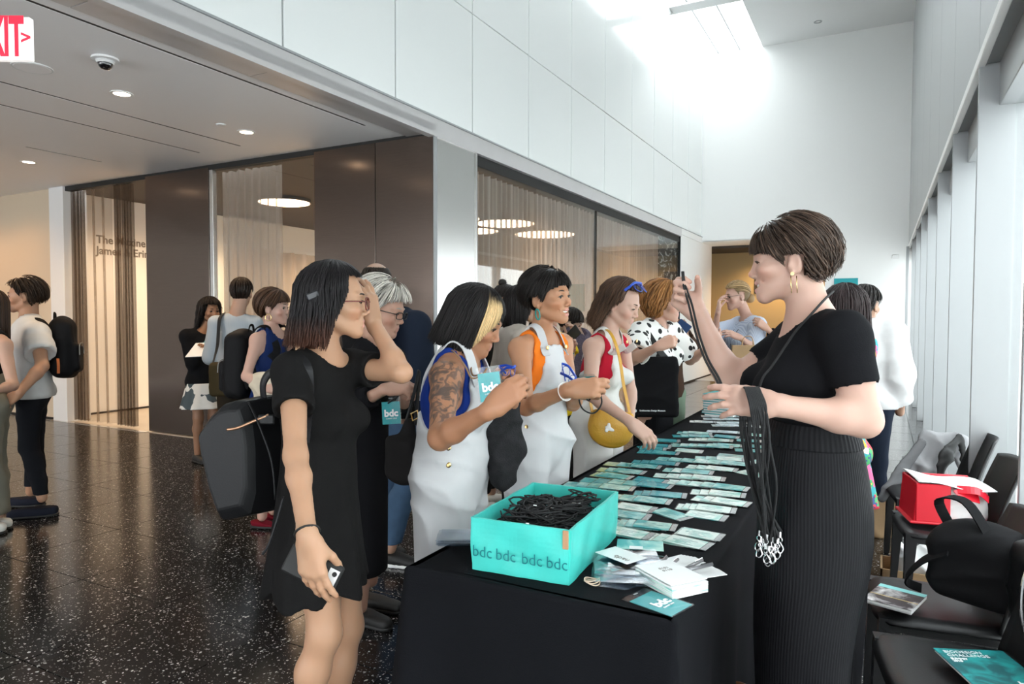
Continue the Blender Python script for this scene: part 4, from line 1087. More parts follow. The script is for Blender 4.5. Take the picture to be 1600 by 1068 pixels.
def lanyard(s, z_end, m=None, r=.0028, name='lanyard', w=.07, front=.02):
    """cord round the neck down to a point on the front"""
    J = s.J; n = J['nkb']; a = n+s.up*.02-s.tf*.05*s.sc
    c = J['chs']*1.0; c = np.array([c[0], c[1], z_end])+s.tf*(s.W['chest']*s.W['cf']*s.sc*s.b+s.W['bust']*.7+front)
    m1 = J['chs']+s.up*.07*s.sc+s.tf*(s.W['chest']*s.W['cf']*s.sc*s.b+.012)
    L = [a, n+s.up*.018-s.tr*w*.85, n-s.up*.03-s.tr*w*.8+s.tf*.055, m1-s.tr*w*.5, c-s.tr*.006]
    R_ = [c+s.tr*.006, m1+s.tr*w*.5, n-s.up*.03+s.tr*w*.8+s.tf*.055, n+s.up*.018+s.tr*w*.85, a]
    return c, mk(name, *tube(smoothpath(L+R_, 5), r, 6), m or M['black'], s.root, smooth=True)
def loop_through(pts, r, m, name, parent, k=6, n=6): return mk(name, *tube(smoothpath(pts, n), r, k), m, parent, smooth=True)
# ================================================================== people
def I(x, y, z): return x*RT+y*UP-z*FW          # right, up, towards the camera
BLK = cloth('black_jersey', (0.008, 0.008, 0.0095)); BLK2 = cloth('black_crepe', (0.010, 0.0095, 0.0095), bump=0.15)
WHITE = cloth('white_denim', (0.60, 0.60, 0.61), bump=0.06, bscale=500, var=0.03)
CORD = mat('black_cord', (0.010, 0.010, 0.011), 0.75, bump=0.4, bscale=500)
LEATHER = mat('black_leather', (0.008, 0.008, 0.009), 0.42, bump=0.05, bscale=240, spec=0.25)
def sil_loft(rows, d, half, K=72, dd=0.0, pleat=None, twist=0.0, sq=2.0, rot=0.0):
    """rings from (y, x_left, x_right) silhouette rows at depth d with half-depth half(row index fraction)"""
    rings = []; ys = [r[0] for r in rows]; yy = np.linspace(ys[0], ys[-1], max(24, int((ys[-1]-ys[0])/9)))
    xl = np.interp(yy, ys, [r[1] for r in rows]); xr = np.interp(yy, ys, [r[2] for r in rows])
    ker = np.array([1, 2, 3, 2, 1])/9.0
    sm = lambda a: np.convolve(np.pad(a, 2, 'edge'), ker, 'valid'); xl, xr = sm(xl), sm(xr)
    a = np.arange(K)*2*math.pi/K; fwd = unit(np.array([FW[0], FW[1], 0])); rt = np.array([RT[0], RT[1], 0]); rt = unit(rt)
    z0 = None
    for i, y in enumerate(yy):
        u = i/(len(yy)-1); c = P((xl[i]+xr[i])/2, y, d+dd); w = (xr[i]-xl[i])/2*d/F_PX; hb = half(u)
        ca, sa = np.cos(a+rot), np.sin(a+rot); ca = np.sign(ca)*np.abs(ca)**(2/sq); sa = np.sign(sa)*np.abs(sa)**(2/sq)
        rr = 1.0 if pleat is None else 1.0+pleat(a, u)/max(w, hb)
        rings.append(c+np.outer(ca*w*rr, rt)+np.outer(sa*hb*rr, fwd))
    return rings

def person_organiser():
    s = Fig('woman with dark pixie hair in black tee holding up a black lanyard behind the table', 1270, 1.95, -82, H=1.75, b=1.0, skin=(0.53, 0.33, 0.26), vox=.0095, hvox=.0034)
    s.W.update(bust=.062, chest=.135, waist=.118, neck=.052, ua=.049, fa=.038, el=.039, wr=.0245, hip=.11, glute=.03, thigh=.055)
    s.at('nkb', 1272, 505).at('chs', 1256, 590, .02).at('wst', 1270, 672, .02).at('shL', 1318, 528, -.16).at('shR', 1248, 530, .17)
    s.at('elL', 1350, 656, -.20).at('wrL', 1212, 632, -.20); s.at('elR', 1143, 598, .22).at('wrR', 1092, 492, .20)
    s.headset(1233, 411, .01, yaw=-86, pitch=-2, size=1.03)
    s.face.update(smile=1.15, open=1.0, lip=(0.68, 0.33, 0.32), brow=(.06, .04, .03), eye=.55)
    s.hand('L', I(-.97, .10, -.15), I(-.05, -.35, -.93), curl=(.35, .38, .42, .5), spread=.16, thumb=(.35, .5, .2))
    s.hand('R', I(-.72, .66, .1), I(.35, .2, .9), curl=(1.15, 1.2, 1.25, 1.25), spread=.04, thumb=(.5, .9, .5), mcp=(.55, .75, .9, 1.0))
    s.body(legs=True)
    s.tee(BLK, slv=.50, neck=.098, hem=P(1270, 684, 1.95)[2], i=.009, sleeve=.003, nk=(.05, .055), h=.0075, wf=folds(.0025, 30, seed=3))
    # pleated trousers: hips and near leg, then the far leg behind
    PM = cloth('pleated_black', (0.0085, 0.0085, 0.010), rough=0.5, bump=0.0)
    np_ = 104
    pl = lambda a, u: 0.0019*np.abs(((a*np_/(2*math.pi)+0.35*np.sin(9*u)) % 1.0)*2-1)*min(1, u*8+.25)-.0014+.010*np.sin(3*a+5*u)*u+.006*np.sin(2*a+4*u+1)*min(1, 2*u)
    rows = [(664, 1203, 1332), (690, 1200, 1338), (740, 1193, 1349), (790, 1190, 1354), (840, 1188, 1352), (890, 1186, 1343), (940, 1183, 1326), (1000, 1181, 1315), (1068, 1183, 1311), (1130, 1190, 1306), (1190, 1196, 1300)]
    V, F = loft(sil_loft(rows, 1.95, lambda u: .135+.035*math.sin(min(u*2.6, 3.14))-.03*u, K=np_*4, pleat=pl))
    t = mk('pleated_trousers', V, F, PM, s.root, smooth=True)
    rows = [(860, 1262, 1352), (930, 1262, 1350), (1000, 1256, 1344), (1068, 1252, 1340), (1195, 1250, 1330)]
    mk('trouser_leg', *loft(sil_loft(rows, 2.05, lambda u: .085, K=200, dd=.1, pleat=lambda a, u: .004*np.abs(((a*50/6.283) % 1)*2-1))), PM, t)
    wb = lambda a, u: .0010*np.sin(60*a)
    rows = [(655, 1206, 1326), (668, 1202, 1331), (682, 1200, 1337), (692, 1199, 1340)]
    mk('waistband', *loft(sil_loft(rows, 1.95, lambda u: .145, K=256, pleat=wb)), PM, s.root, smooth=True)
    s.shoes(M['black'])
    s.hair((0.050, 0.032, 0.023), stop_short(front=.030, mid=.020, side=-.012, nape=-.078), n=2400, tilt=.60, lay=.013, w=.0021, wave=(.011, 12), rad=1.015, grow=.008, seed=11, rootmax=2.1, short=(.40, .95), lift=.010, colf=lambda Q, C, phi, br: C*np.where(np.asarray(br) > 1.3, 1.5, 1.0))
    # earring, lanyard at the neck
    for k, dx in enumerate((.004, -.010)):
        s.lathe_h('earring', [(-.083, -.004+dx, -.040), (-.085, -.004+dx, -.060), (-.085, -.005+dx, -.085)], .0012, M['gold'])
    mk('ear_stud', *lathe([(0, -.002), (.005, -.002), (.005, .003), (0, .003)], s.hp((-.083, -.004, -.034)), -s.hR()[:, 0], 12), M['gold'], s.root)
    n = s.J['nkb']
    pts = [P(1302, 455, 1.93), P(1290, 466, 1.87), P(1268, 490, 1.82), P(1245, 515, 1.84), P(1231, 535, 1.86), P(1206, 572, 1.87), P(1192, 590, 1.86), P(1186, 615, 1.86), P(1192, 650, 1.87), P(1196, 668, 1.87)]
    mk('neck_lanyard', *tube(smoothpath(pts, 6), .0034, 6), CORD, s.root, smooth=True)
    pts = [P(1245, 515, 1.90), P(1222, 550, 1.92), P(1200, 578, 1.93), P(1184, 600, 1.92), P(1188, 640, 1.92)]
    mk('neck_lanyard', *tube(smoothpath(pts, 6), .0034, 6), CORD, s.root, smooth=True)
    return s
organiser = person_organiser()
def person_black_dress():
    s = Fig('woman in short black dress with shoulder-length black hair, glasses and phone beside the table', 498, 2.15, 58, H=1.64, b=.93, skin=(0.482, 0.271, 0.166), vox=.0095, hvox=.0034)
    s.W.update(bust=.044, chest=.130, waist=.112, neck=.047, ua=.041, thigh=.083, calf=.052, knee=.052, hip=.115, glute=.05)
    s.at('nkb', 503, 560, .0).at('chs', 500, 640, .0).at('wst', 502, 720, .0).at('shR', 457, 581, -.13).at('shL', 550, 574, .12)
    s.arm('R', (462, 712), (481, 838), True, True); s.at('elL', 628, 582, -.02).at('wrL', 584, 506, .10)
    s.at('hipR', 495, 812, -.04).at('knR', 507, 990, -.06).at('anR', 464, 1186, -.05).at('hipL', 522, 812, .06).at('knL', 543, 978, .10).at('anL', 520, 1170, .10)
    s.headset(523, 474, .0, yaw=84, pitch=0, size=1.0)
    s.face.update(smile=.8, open=.25, lip=(0.66, 0.30, 0.28), eye=.7)
    s.hand('R', I(.16, -.98, .05), I(.25, .05, -.96), curl=(.22, .25, .3, .35), spread=.10, thumb=(.35, .7, .4), mcp=(.25, .25, .28, .3))
    s.hand('L', I(-.22, .93, -.1), I(-.75, -.15, -.5), curl=(.25, .3, .35, .4), spread=.10, thumb=(.5, .3, .3))
    s.body(legs=True)
    S = Sdf(); s.p_torso(S, .012, lo=False)
    for e in 'LR': s.p_arm(S, e, .011, t1=.40, sleeve=.013)
    c0, c1 = P(497, 660, 2.15), P(497, 915, 2.15); c1[:2] = c1[:2]*.98+c0[:2]*.02
    S.rc(c0, c1+(c1-c0)*.15,   .108, .196, .05, flat=.80, n=s.tf); S.cut((0, 0, .633), (0, 0, -1))
    def ruffle(x, y, z):
        a = np.arctan2(y-c1[1], x-c1[0]); u = np.clip((1.05-z)/.42, 0, 1)**1.5
        return -u*(.012*np.sin(5*a+1)+.007*np.sin(9*a+2*u)+.004*np.sin(14*a))
    S.warp(ruffle)
    for e in 'LR':
        a, b = s.J['sh'+e], s.J['el'+e]; d = unit(b-a); r = .075; S.rc(a+(b-a)*.40+d*r, a+(b-a)*.4+d*(r+.1), r, r, 0, 1)
    S.ell(s.J['nkb']+s.tf*.035+s.up*.055, np.ones(3)*.088, k=.006, mode=1); S.warp(folds(.002, 26, seed=5))
    V, F = S.mesh(.008); mk('dress', V, F, BLK2, s.root, smooth=True)
    def cf(Q, C, phi, br):
        w = np.clip((-.045-Q[..., 2:3])/.07, 0, 1); return C*(1-w)+np.array([.075, .028, .016])*w*np.clip(br, .6, 1.4)
    s.hair((0.013, 0.011, 0.012), stop_long(-.135, -.02, .012, .046, .086), n=2100, tilt=.10, lay=.012, hang=lambda f: .175, w=.0023, wave=(.009, 8), flare=.24, rad=1.0, seed=21, cap=long_cap(-.105, .074), colf=cf, th0=1.0)
    c = s.hp((.085, -.055, .022)); R = s.hR()
    mk('hair_clip', *obox(c, (.012, .040, .022), R @ rotm((1, 0, 0), .4), .004), mat('dark_tortoise', (.03, .03, .035), .15), s.root)
    s.glasses(mat('red_brown_frame', (.16, .035, .025), .25), ry=.020, rx=.024, z=-.001, y=.106)
    # phone in a dark case held against the thigh, hair tie on the wrist
    H = s.hands[0]; w = s.J['wrR']
    d = unit(I(.88, -.42, .05)); n = unit(I(.15, .10, .98)); n = unit(n-(n@d)*d)
    c = P(489, 888, (w-CAM) @ FW+.026); R = np.stack([np.cross(d, n), d, n], 1)
    ph = thing('phone', 'smartphone in dark case held by the woman in the black dress', 'phone', c)
    mk('case', *obox(c, (.072, .142, .010), R, .004), M['black'], ph); mk('camera_window', *obox(c+d*.052+n*.0052+R[:, 0]*.002, (.050, .026, .0015), R, .0005), mat('phone_white', (.75, .75, .75), .25), ph)
    mk('camera_lens', *lathe([(0, 0), (.006, 0), (.006, .002), (0, .002)], c+d*.055+n*.0056-R[:, 0]*.012, n, 14), M['black'], ph)
    mk('case_ring', *lathe([(.008, 0), (.014, 0), (.014, .002), (.008, .002)], c-d*.005+n*.0052-R[:, 0]*.018, n, 18), mat('magenta_ring', (.55, .03, .30), .4), ph)
    a = np.linspace(0, 6.283, 20)[:-1]; ax = unit(s.J['elR']-w); R = frame_from(ax); q = w+ax*.012
    mk('hair_tie', *tube(q+.0295*(np.cos(a)[:, None]*R[:, 0]+np.sin(a)[:, None]*R[:, 1]), .0032, 6, closed=True), M['black'], s.root, smooth=True)
    # leather backpack on her back: angular panels, zip, handle, straps
    bk = thing('leather_backpack', 'large angular black leather backpack worn by the woman in the black dress', 'backpack', P(405, 800, 2.25))
    f2 = unit(np.array([s.f[0], s.f[1], 0])); dz = np.array([0, 0, 1.0])
    out = [(412, 617), (395, 622), (376, 640), (357, 668), (362, 700), (376, 760), (392, 805), (436, 795), (445, 760), (444, 690), (438, 640), (430, 617)]
    S = Sdf(); rings = []
    A = np.array([P(x, y, 2.22) for x, y in out]); c0 = A.mean(0); side = unit(FW*np.array([1, 1, 0])+RT*.55)
    for k, (o_, sc_) in enumerate(((-.135, .80), (-.11, .96), (0, 1.0), (.11, .96), (.135, .80))): rings.append(c0+(A-c0)*sc_+side*o_)
    V, F = loft(rings); b_ = mk('body', V, F, LEATHER, bk); bv = b_.modifiers.new('soft_edges', 'BEVEL'); bv.width = .008; bv.segments = 2
    z = [P(355, 671, 2.06), P(372, 668, 2.05), P(396, 658, 2.045), P(420, 648, 2.05)]
    mk('zipper', *tube(smoothpath(z, 5), .0045, 6), mat('copper_zip', (.55, .32, .2), .35, metal=.9), bk, smooth=True)
    mk('seam', *tube(smoothpath([P(388, 628, 2.06), P(404, 662, 2.04), P(424, 720, 2.04), P(430, 780, 2.05)], 5), .003, 5), LEATHER, bk, smooth=True)
    mk('buckle', *obox(P(416, 655, 2.05), (.05, .01, .03), np.stack([RT, FW, UP], 1), .004), LEATHER, bk)
    mk('grab_handle', *tube(smoothpath([P(412, 622, 2.17), P(411, 600, 2.16), P(420, 584, 2.15), P(434, 582, 2.14), P(440, 596, 2.14)], 6), .010, 8, flat=(1.4, .45)), LEATHER, bk, smooth=True)
    mk('shoulder_strap', *ribbon([P(436, 640, 2.2), P(440, 600, 2.12), P(452, 569, 2.03), P(470, 560, 2.0), P(483, 580, 1.985), P(484, 630, 1.995), P(478, 690, 2.0)], s.J['chs'], .022, .005), LEATHER, bk)
    mk('dangling_strap', *tube(smoothpath([P(443, 775, 2.0), P(432, 815, 1.99), P(420, 850, 1.985), P(410, 866, 1.98)], 5), .004, 5), LEATHER, bk, smooth=True)
    return s
dress_woman = person_black_dress()

def clip_badge(label, c, R, w=.082, h=.118, cord=None, name='name_badge', text=True):
    """clear sleeve with teal card; R columns = across, up, facing"""
    t = thing(name, label, 'badge', c)
    mk('card', *obox(c-R[:, 1]*.010, (w*.92, h*.80, .0012), R), M['badge_teal'], t)
    mk('sleeve', *obox(c, (w, h, .0026), R, .001), M['vinyl'], t)
    mk('slot', *obox(c+R[:, 1]*h*.44+R[:, 2]*.0016, (.016, .004, .0012), R), M['joint'], t)
    if text:
        text_obj('bdc', .040, c-R[:, 1]*.012+R[:, 2]*.0022, R, M['ink_white'], t, bold=.0016)
        text_obj('SUMMIT 2018', .0075, c-R[:, 1]*.034+R[:, 2]*.0022, R, M['ink_white'], t)
    if cord is not None: mk('cord', *tube(smoothpath(cord, 6), .003, 6), CORD, t, smooth=True)
    return t
M['badge_teal'] = mat('badge_teal', (0.01, 0.34, 0.36), 0.5, var=.08, vscale=30); M['ink_white'] = mat('ink_white', (.85, .88, .88), .6)
M['vinyl'] = glass_mat('clear_vinyl', (.975, .985, .99), refl=.12, rough=.08)

def person_white_hair():
    s = Fig('woman with white hair and black glasses in black, reading a teal badge', 556, 3.2, 66, H=1.66, b=1.05, skin=(0.482, 0.277, 0.201), vox=.010, hvox=.0035, lean=.05)
    s.W.update(bust=.050, chest=.135, waist=.120, hip=.10, glute=.04, thigh=.062)
    s.at('shR', 563, 572, -.12).at('shL', 612, 565, .15).at('nkb', 582, 545).at('chs', 574, 605).at('wst', 564, 670)
    s.at('elR', 540, 640, -.13).at('wrR', 604, 607, -.26).at('elL', 630, 650, .1).at('wrL', 632, 618, -.15)
    s.headset(597, 485, 0, yaw=64, pitch=-14, size=1.08)
    s.face.update(smile=.1, lip=(0.55, 0.27, 0.24), brow=(.35, .32, .28), eye=.6)
    s.hand('R', I(.98, .05, .1), I(.1, -.75, -.6), curl=(.7, .75, .8, .9), spread=.05, thumb=(.3, .9, .5))
    s.body()
    s.tee(BLK, slv=1.62, hem=1.0, i=.018, sleeve=.02, name='top', neck=.085)
    s.skirt(BLK, 1.10, P(590, 893, 3.2)[2], .150, .140, name='long_skirt', ex=1.0, pleat=.03, npl=7)
    s.toeR = unit(I(.9, 0, .5)); s.toeL = unit(I(.9, 0, .4)); s.at('anR', 562, 935, .13).at('anL', 578, 905, .30)
    s.shoes(M['black'], hgt=.06, ln=.26)
    for e in 'LR':
        a = s.J['an'+e]; S = Sdf(); S.rc(a-s.up*.0, a+s.up*.16, .040, .050, .0); V, F = S.mesh(.01); mk('lower_leg', V, F, SKIN, s.root, smooth=True, col=np.tile(s.skin, (len(V), 1)))
    s.hair((0.62, 0.58, 0.52), stop_short(front=.060, mid=.045, side=.0, nape=-.068), n=1700, tilt=.35, lay=.026, w=.0020, wave=(.016, 9), curl=.010, rad=1.03, grow=.014, seed=31, rootmax=2.0, short=(.28, .48), lift=.030)
    s.glasses(M['black'], ry=.014, rx=.024, z=0.0, y=.104, square=4)
    R = np.stack([unit(I(.97, .05, -.1)), unit(I(-.05, .99, 0)), unit(I(.1, 0, .99))], 1)
    clip_badge('teal badge held below the hand of the white-haired woman', P(611, 641, 2.93), R, cord=[P(617, 625, 2.925), P(626, 612, 2.92), P(634, 604, 2.92), P(622, 618, 2.92), P(606, 630, 2.925)])
    return s
person_white_hair()

def tattoo(s, side):
    """ink on the outer upper arm: where it is (mask) and its drawing (in the skin's material)"""
    a, b = s.J['sh'+side], s.J['el'+side]; ba = b-a
    def f(V):
        t = ((V-a) @ ba)/(ba@ba); d = np.linalg.norm(V-(a+np.clip(t, 0, 1)[:, None]*ba), axis=1)
        return np.clip((t+.10)/.08, 0, 1)*np.clip((.93-t)/.05, 0, 1)*(d < .09)
    return f
def ink_skin():
    m = mat('tattooed_skin', (.6, .35, .2), .48, attr=True, sss=.12, spec=.4); nt = m.node_tree; N = nt.nodes; L = nt.links; b = N['Principled BSDF']
    mk_ = N.new('ShaderNodeVertexColor'); mk_.layer_name = 'Mask'; base = [n for n in N if n.type == 'VERTEX_COLOR' and n.layer_name == 'Col'][0]
    tc = N.new('ShaderNodeTexCoord')
    n1 = N.new('ShaderNodeTexNoise'); n1.inputs['Scale'].default_value = 16; n1.inputs['Detail'].default_value = 3; n1.inputs['Distortion'].default_value = 1.8; L.new(tc.outputs['Object'], n1.inputs['Vector'])
    n2 = N.new('ShaderNodeTexWave'); n2.inputs['Scale'].default_value = 9; n2.inputs['Distortion'].default_value = 14; n2.inputs['Detail'].default_value = 2; n2.inputs['Detail Scale'].default_value = 1.6; L.new(tc.outputs['Object'], n2.inputs['Vector'])
    r1 = N.new('ShaderNodeMapRange'); r1.inputs[1].default_value = .47; r1.inputs[2].default_value = .60; L.new(n1.outputs[0], r1.inputs[0])
    r2 = N.new('ShaderNodeMapRange'); r2.inputs[1].default_value = .62; r2.inputs[2].default_value = .85; r2.inputs[4].default_value = .8; L.new(n2.outputs[1], r2.inputs[0])
    mxm = N.new('ShaderNodeMath'); mxm.operation = 'MAXIMUM'; L.new(r1.outputs[0], mxm.inputs[0]); L.new(r2.outputs[0], mxm.inputs[1])
    ml = N.new('ShaderNodeMath'); ml.operation = 'MULTIPLY'; L.new(mxm.outputs[0], ml.inputs[0]); L.new(mk_.outputs[0], ml.inputs[1])
    m2 = N.new('ShaderNodeMath'); m2.operation = 'MULTIPLY'; m2.inputs[1].default_value = .86; L.new(ml.outputs[0], m2.inputs[0])
    mx = N.new('ShaderNodeMix'); mx.data_type = 'RGBA'; L.new(m2.outputs[0], mx.inputs[0]); L.new(base.outputs[0], mx.inputs[6]); mx.inputs[7].default_value = (.055, .048, .045, 1)
    L.new(mx.outputs[2], b.inputs['Base Color']); return m
BLUE = cloth('cobalt_jersey', (0.012, 0.035, 0.22)); ORANGE = cloth('orange_jersey', (0.85, 0.20, 0.02)); RED = cloth('red_jersey', (0.42, 0.012, 0.03))
def safety_glasses(label, c, R, sc=1.0, fold=True):
    """blue framed clear safety glasses; R columns across, up, facing"""
    t = thing('safety_glasses', label, 'glasses', c); b = M['blue_plastic']; Q = lambda x, y, z: c+sc*(x*R[:, 0]+y*R[:, 1]+z*R[:, 2])
    mk('brow_bar', *tube(smoothpath([Q(-.070, .012, -.02), Q(-.045, .020, 0), Q(0, .016, .008), Q(.045, .020, 0), Q(.070, .012, -.02)], 5), .0056*sc, 6), b, t, smooth=True)
    for e in (-1, 1):
        ring = [Q(e*.035+.029*math.cos(a), .022*math.sin(a)-.004, .002-.25*abs(e*.035+.029*math.cos(a))**2*20*.4) for a in np.linspace(0, 6.283, 19)[:-1]]
        mk('lens', np.array(ring), [tuple(range(18))], M['vinyl'], t); mk('lens_rim', *tube(ring, .0016*sc, 5, closed=True), b, t, smooth=True)
        end = (e*.06, -.02, -.135) if not fold else (e*-.03, -.015, -.03)
        mk('temple', *tube(smoothpath([Q(e*.070, .012, -.02), Q(e*.072 if not fold else e*.03, .008, -.07 if not fold else -.032), Q(*end)], 5), .0038*sc, 6, flat=(1.6, .6)), b, t, smooth=True)
    return t
M['blue_plastic'] = mat('blue_plastic', (0.012, 0.07, 0.50), 0.3)

def person_tattoo():
    s = Fig('woman with black bob and blonde streak, tattooed arm, cobalt tank and white overalls', 705, 2.42, 72, H=1.60, b=1.03, skin=(0.386, 0.183, 0.101), vox=.0095, hvox=.0036)
    s.W.update(bust=.046, chest=.138, waist=.128, hip=.140, ua=.046, el=.034, fa=.034, wr=.023, glute=.062)
    s.at('nkb', 718, 556, .0).at('chs', 708, 625, .0).at('wst', 708, 700).at('shR', 697, 588, -.15).at('shL', 742, 582, .17)
    s.arm('R', (688, 684), (766, 640), True, True); s.at('elL', 770, 668, .18).at('wrL', 800, 626, .02)
    s.headset(741, 503, .0, yaw=74, pitch=-22, size=1.0)
    s.face.update(smile=.2, lip=(0.5, 0.22, 0.2)); s.tint.append((s.J['elR'], .05, tuple(s.skin*.9)))
    s.hand('R', I(.74, .62, .05), I(.3, -.1, -.9), curl=(.75, .8, .85, .9), spread=.04, thumb=(.35, .9, .3), mcp=(.5, .5, .5, .5))
    s.hand('L', I(.05, .95, .2), I(-.6, .05, .6), curl=(.7, .8, .9, .95), spread=.04, thumb=(.4, .8, .4))
    s.mask = tattoo(s, 'R'); s.skinm = ink_skin(); s.body()
    s.tank(BLUE, i=.009, neck=.10, arm=.078, hem=P(705, 720, 2.42)[2])
    s.overalls(WHITE, bib=.745, back=.66, i=.022, leg=(.040, .052), t1=1.9, mb=M['gold'], h=.0085, hole=.115)
    s.shoes(cloth('sneaker_white', (.7, .7, .68)))
    def cf(Q, C, phi, br):
        ph = np.asarray(phi); m = ((ph > .30) & (ph < 1.05)).reshape(-1, 1, 1)*np.ones(Q.shape[:-1]+(1,))
        zz = np.clip((.105-Q[..., 2:3])/.02, 0, 1)*m
        return C*(1-zz)+np.array([.66, .46, .23])*np.clip(br, .55, 1.25)*zz
    s.hair((0.012, 0.010, 0.010), stop_long(-.112, .01, .055, .088, .066, rag=.004), n=2100, tilt=.05, lay=.012, hang=lambda f: .155, w=.0023, wave=(.002, 5), flare=.10, seed=41, cap=long_cap(-.095, .078), colf=cf, th0=1.0)
    # lanyard round the neck and the badge she looks at
    R = np.stack([unit(I(.93, .12, -.35)), unit(I(-.12, .97, -.1)), unit(I(.3, .1, .9))], 1)
    clip_badge('teal badge with white letters worn on a tan lanyard by the tattooed woman', P(765, 599, 2.20), R, w=.084, h=.118)
    mk('neck_cord', *tube(smoothpath([P(702, 545, 2.36), P(712, 552, 2.28), P(727, 572, 2.22), P(737, 590, 2.2), P(752, 586, 2.2), P(761, 575, 2.2)], 6), .0032, 6), mat('tan_cord', (.30, .18, .10), .7), s.root, smooth=True)
    mk('neck_cord', *tube(smoothpath([P(722, 545, 2.38), P(734, 556, 2.36), P(738, 585, 2.28), P(752, 583, 2.22)], 6), .0032, 6), mat('tan_cord', (.30, .18, .10), .7), s.root, smooth=True)
    R = np.stack([unit(I(.45, .0, .85)), unit(I(.15, .98, 0)), unit(I(.88, -.1, -.45))], 1)
    safety_glasses('blue safety glasses held up in the hands of the tattooed woman', P(796, 578, 2.27), R, .8)
    # drawstring end hanging behind her, and the black handbag at her back
    mk('waist_tie', *ribbon([P(668, 752, 2.42), P(656, 758, 2.42), P(648, 764, 2.42), P(645, 760, 2.43)], P(700, 700, 2.5), .03, .003), WHITE, s.root)
    return s
KD = 1.06; person_tattoo(); KD = 1.0

def person_orange():
    s = Fig('smiling woman with short black hair, teal hoop earring, orange top and white overalls', 842, 2.98, 56, H=1.68, b=.95, skin=(0.468, 0.233, 0.130), vox=.0095, hvox=.0034)
    s.W.update(bust=.040, neck=.043)
    s.at('nkb', 845, 528, .0).at('chs', 843, 580, .0).at('wst', 845, 640).at('shR', 813, 545, -.12).at('shL', 878, 538, .14)
    s.arm('R', (822, 636), (890, 609), True, True); s.at('elL', 895, 630, .05).at('wrL', 905, 612, -.16)
    s.headset(857, 466, .0, yaw=56, pitch=2, roll=4, size=1.02)
    s.face.update(smile=1.0, open=.9, lip=(0.66, 0.28, 0.26), eye=.75); s.gaze = P(1200, 430, 2.2)
    s.hand('R', I(.95, .10, .2), I(.1, -.25, -.9), curl=(.55, .7, .85, .9), spread=.04, thumb=(.2, .9, .3))
    s.hand('L', I(.85, .1, .45), I(-.1, .3, .9), curl=(.7, .8, .9, .9), spread=.04, thumb=(.3, .8, .4))
    s.body()
    s.tank(ORANGE, i=.009, neck=.092, arm=.066, nk=(.06, .05), hem=P(845, 690, 2.98)[2])
    s.overalls(WHITE, bib=.765, back=.66, i=.020, leg=(.035, .045), t1=1.9, mb=M['gold'], h=.009, hole=.115)
    s.shoes(cloth('sneaker_white', (.7, .7, .68)))
    s.hair((0.014, 0.011, 0.010), stop_short(front=.052, mid=.030, side=-.018, nape=-.070), n=2100, tilt=.45, lay=.012, w=.0022, wave=(.005, 8), rad=1.03, grow=.012, seed=51, rootmax=2.0, short=(.30, .55), lift=.016)
    a = np.linspace(0, 6.283, 25)[:-1]
    mk('hoop_earring', *tube([s.hp((.083+.003*math.cos(t), -.004+.010*math.sin(t), -.062+.022*math.cos(t))) for t in a], .0034, 6, closed=True), mat('teal_resin', (.02, .30, .27), .2), s.root, smooth=True)
    mk('wristband', *tube([s.J['wrR']+unit(s.J['elR']-s.J['wrR'])*.03+.031*(math.cos(t)*frame_from(s.J['elR']-s.J['wrR'])[:, 0]+math.sin(t)*frame_from(s.J['elR']-s.J['wrR'])[:, 1]) for t in a], .0035, 6, closed=True, flat=(2, .5)), M['white_paint'], s.root, smooth=True)
    R = np.stack([unit(I(.85, .1, .4)), unit(I(-.35, .45, .8)), unit(I(-.1, .85, -.45))], 1)
    clip_badge('badge held flat in both hands of the woman in orange', P(919, 594, 2.68), R, w=.08, h=.11, text=False)
    loop = [P(908, 610, 2.66), P(905, 625, 2.65), P(912, 640, 2.65), P(928, 645, 2.66), P(940, 630, 2.66), P(936, 612, 2.66), P(926, 605, 2.66), P(921, 625, 2.65), P(916, 618, 2.65), P(930, 612, 2.65)]
    tag(mk('lanyard', *tube(smoothpath(loop, 6), .0034, 6), CORD, smooth=True), 'black lanyard cord looped from the hands of the woman in orange', 'lanyard')
    R = np.stack([unit(I(.3, -.5, .75)), unit(I(.5, .8, .2)), unit(I(.8, -.2, -.6))], 1)
    safety_glasses('blue safety glasses hooked on the bib beside the orange top', P(890, 586, 2.80), R, .95)
    return s
KD = 1.05; person_orange(); KD = 1.0

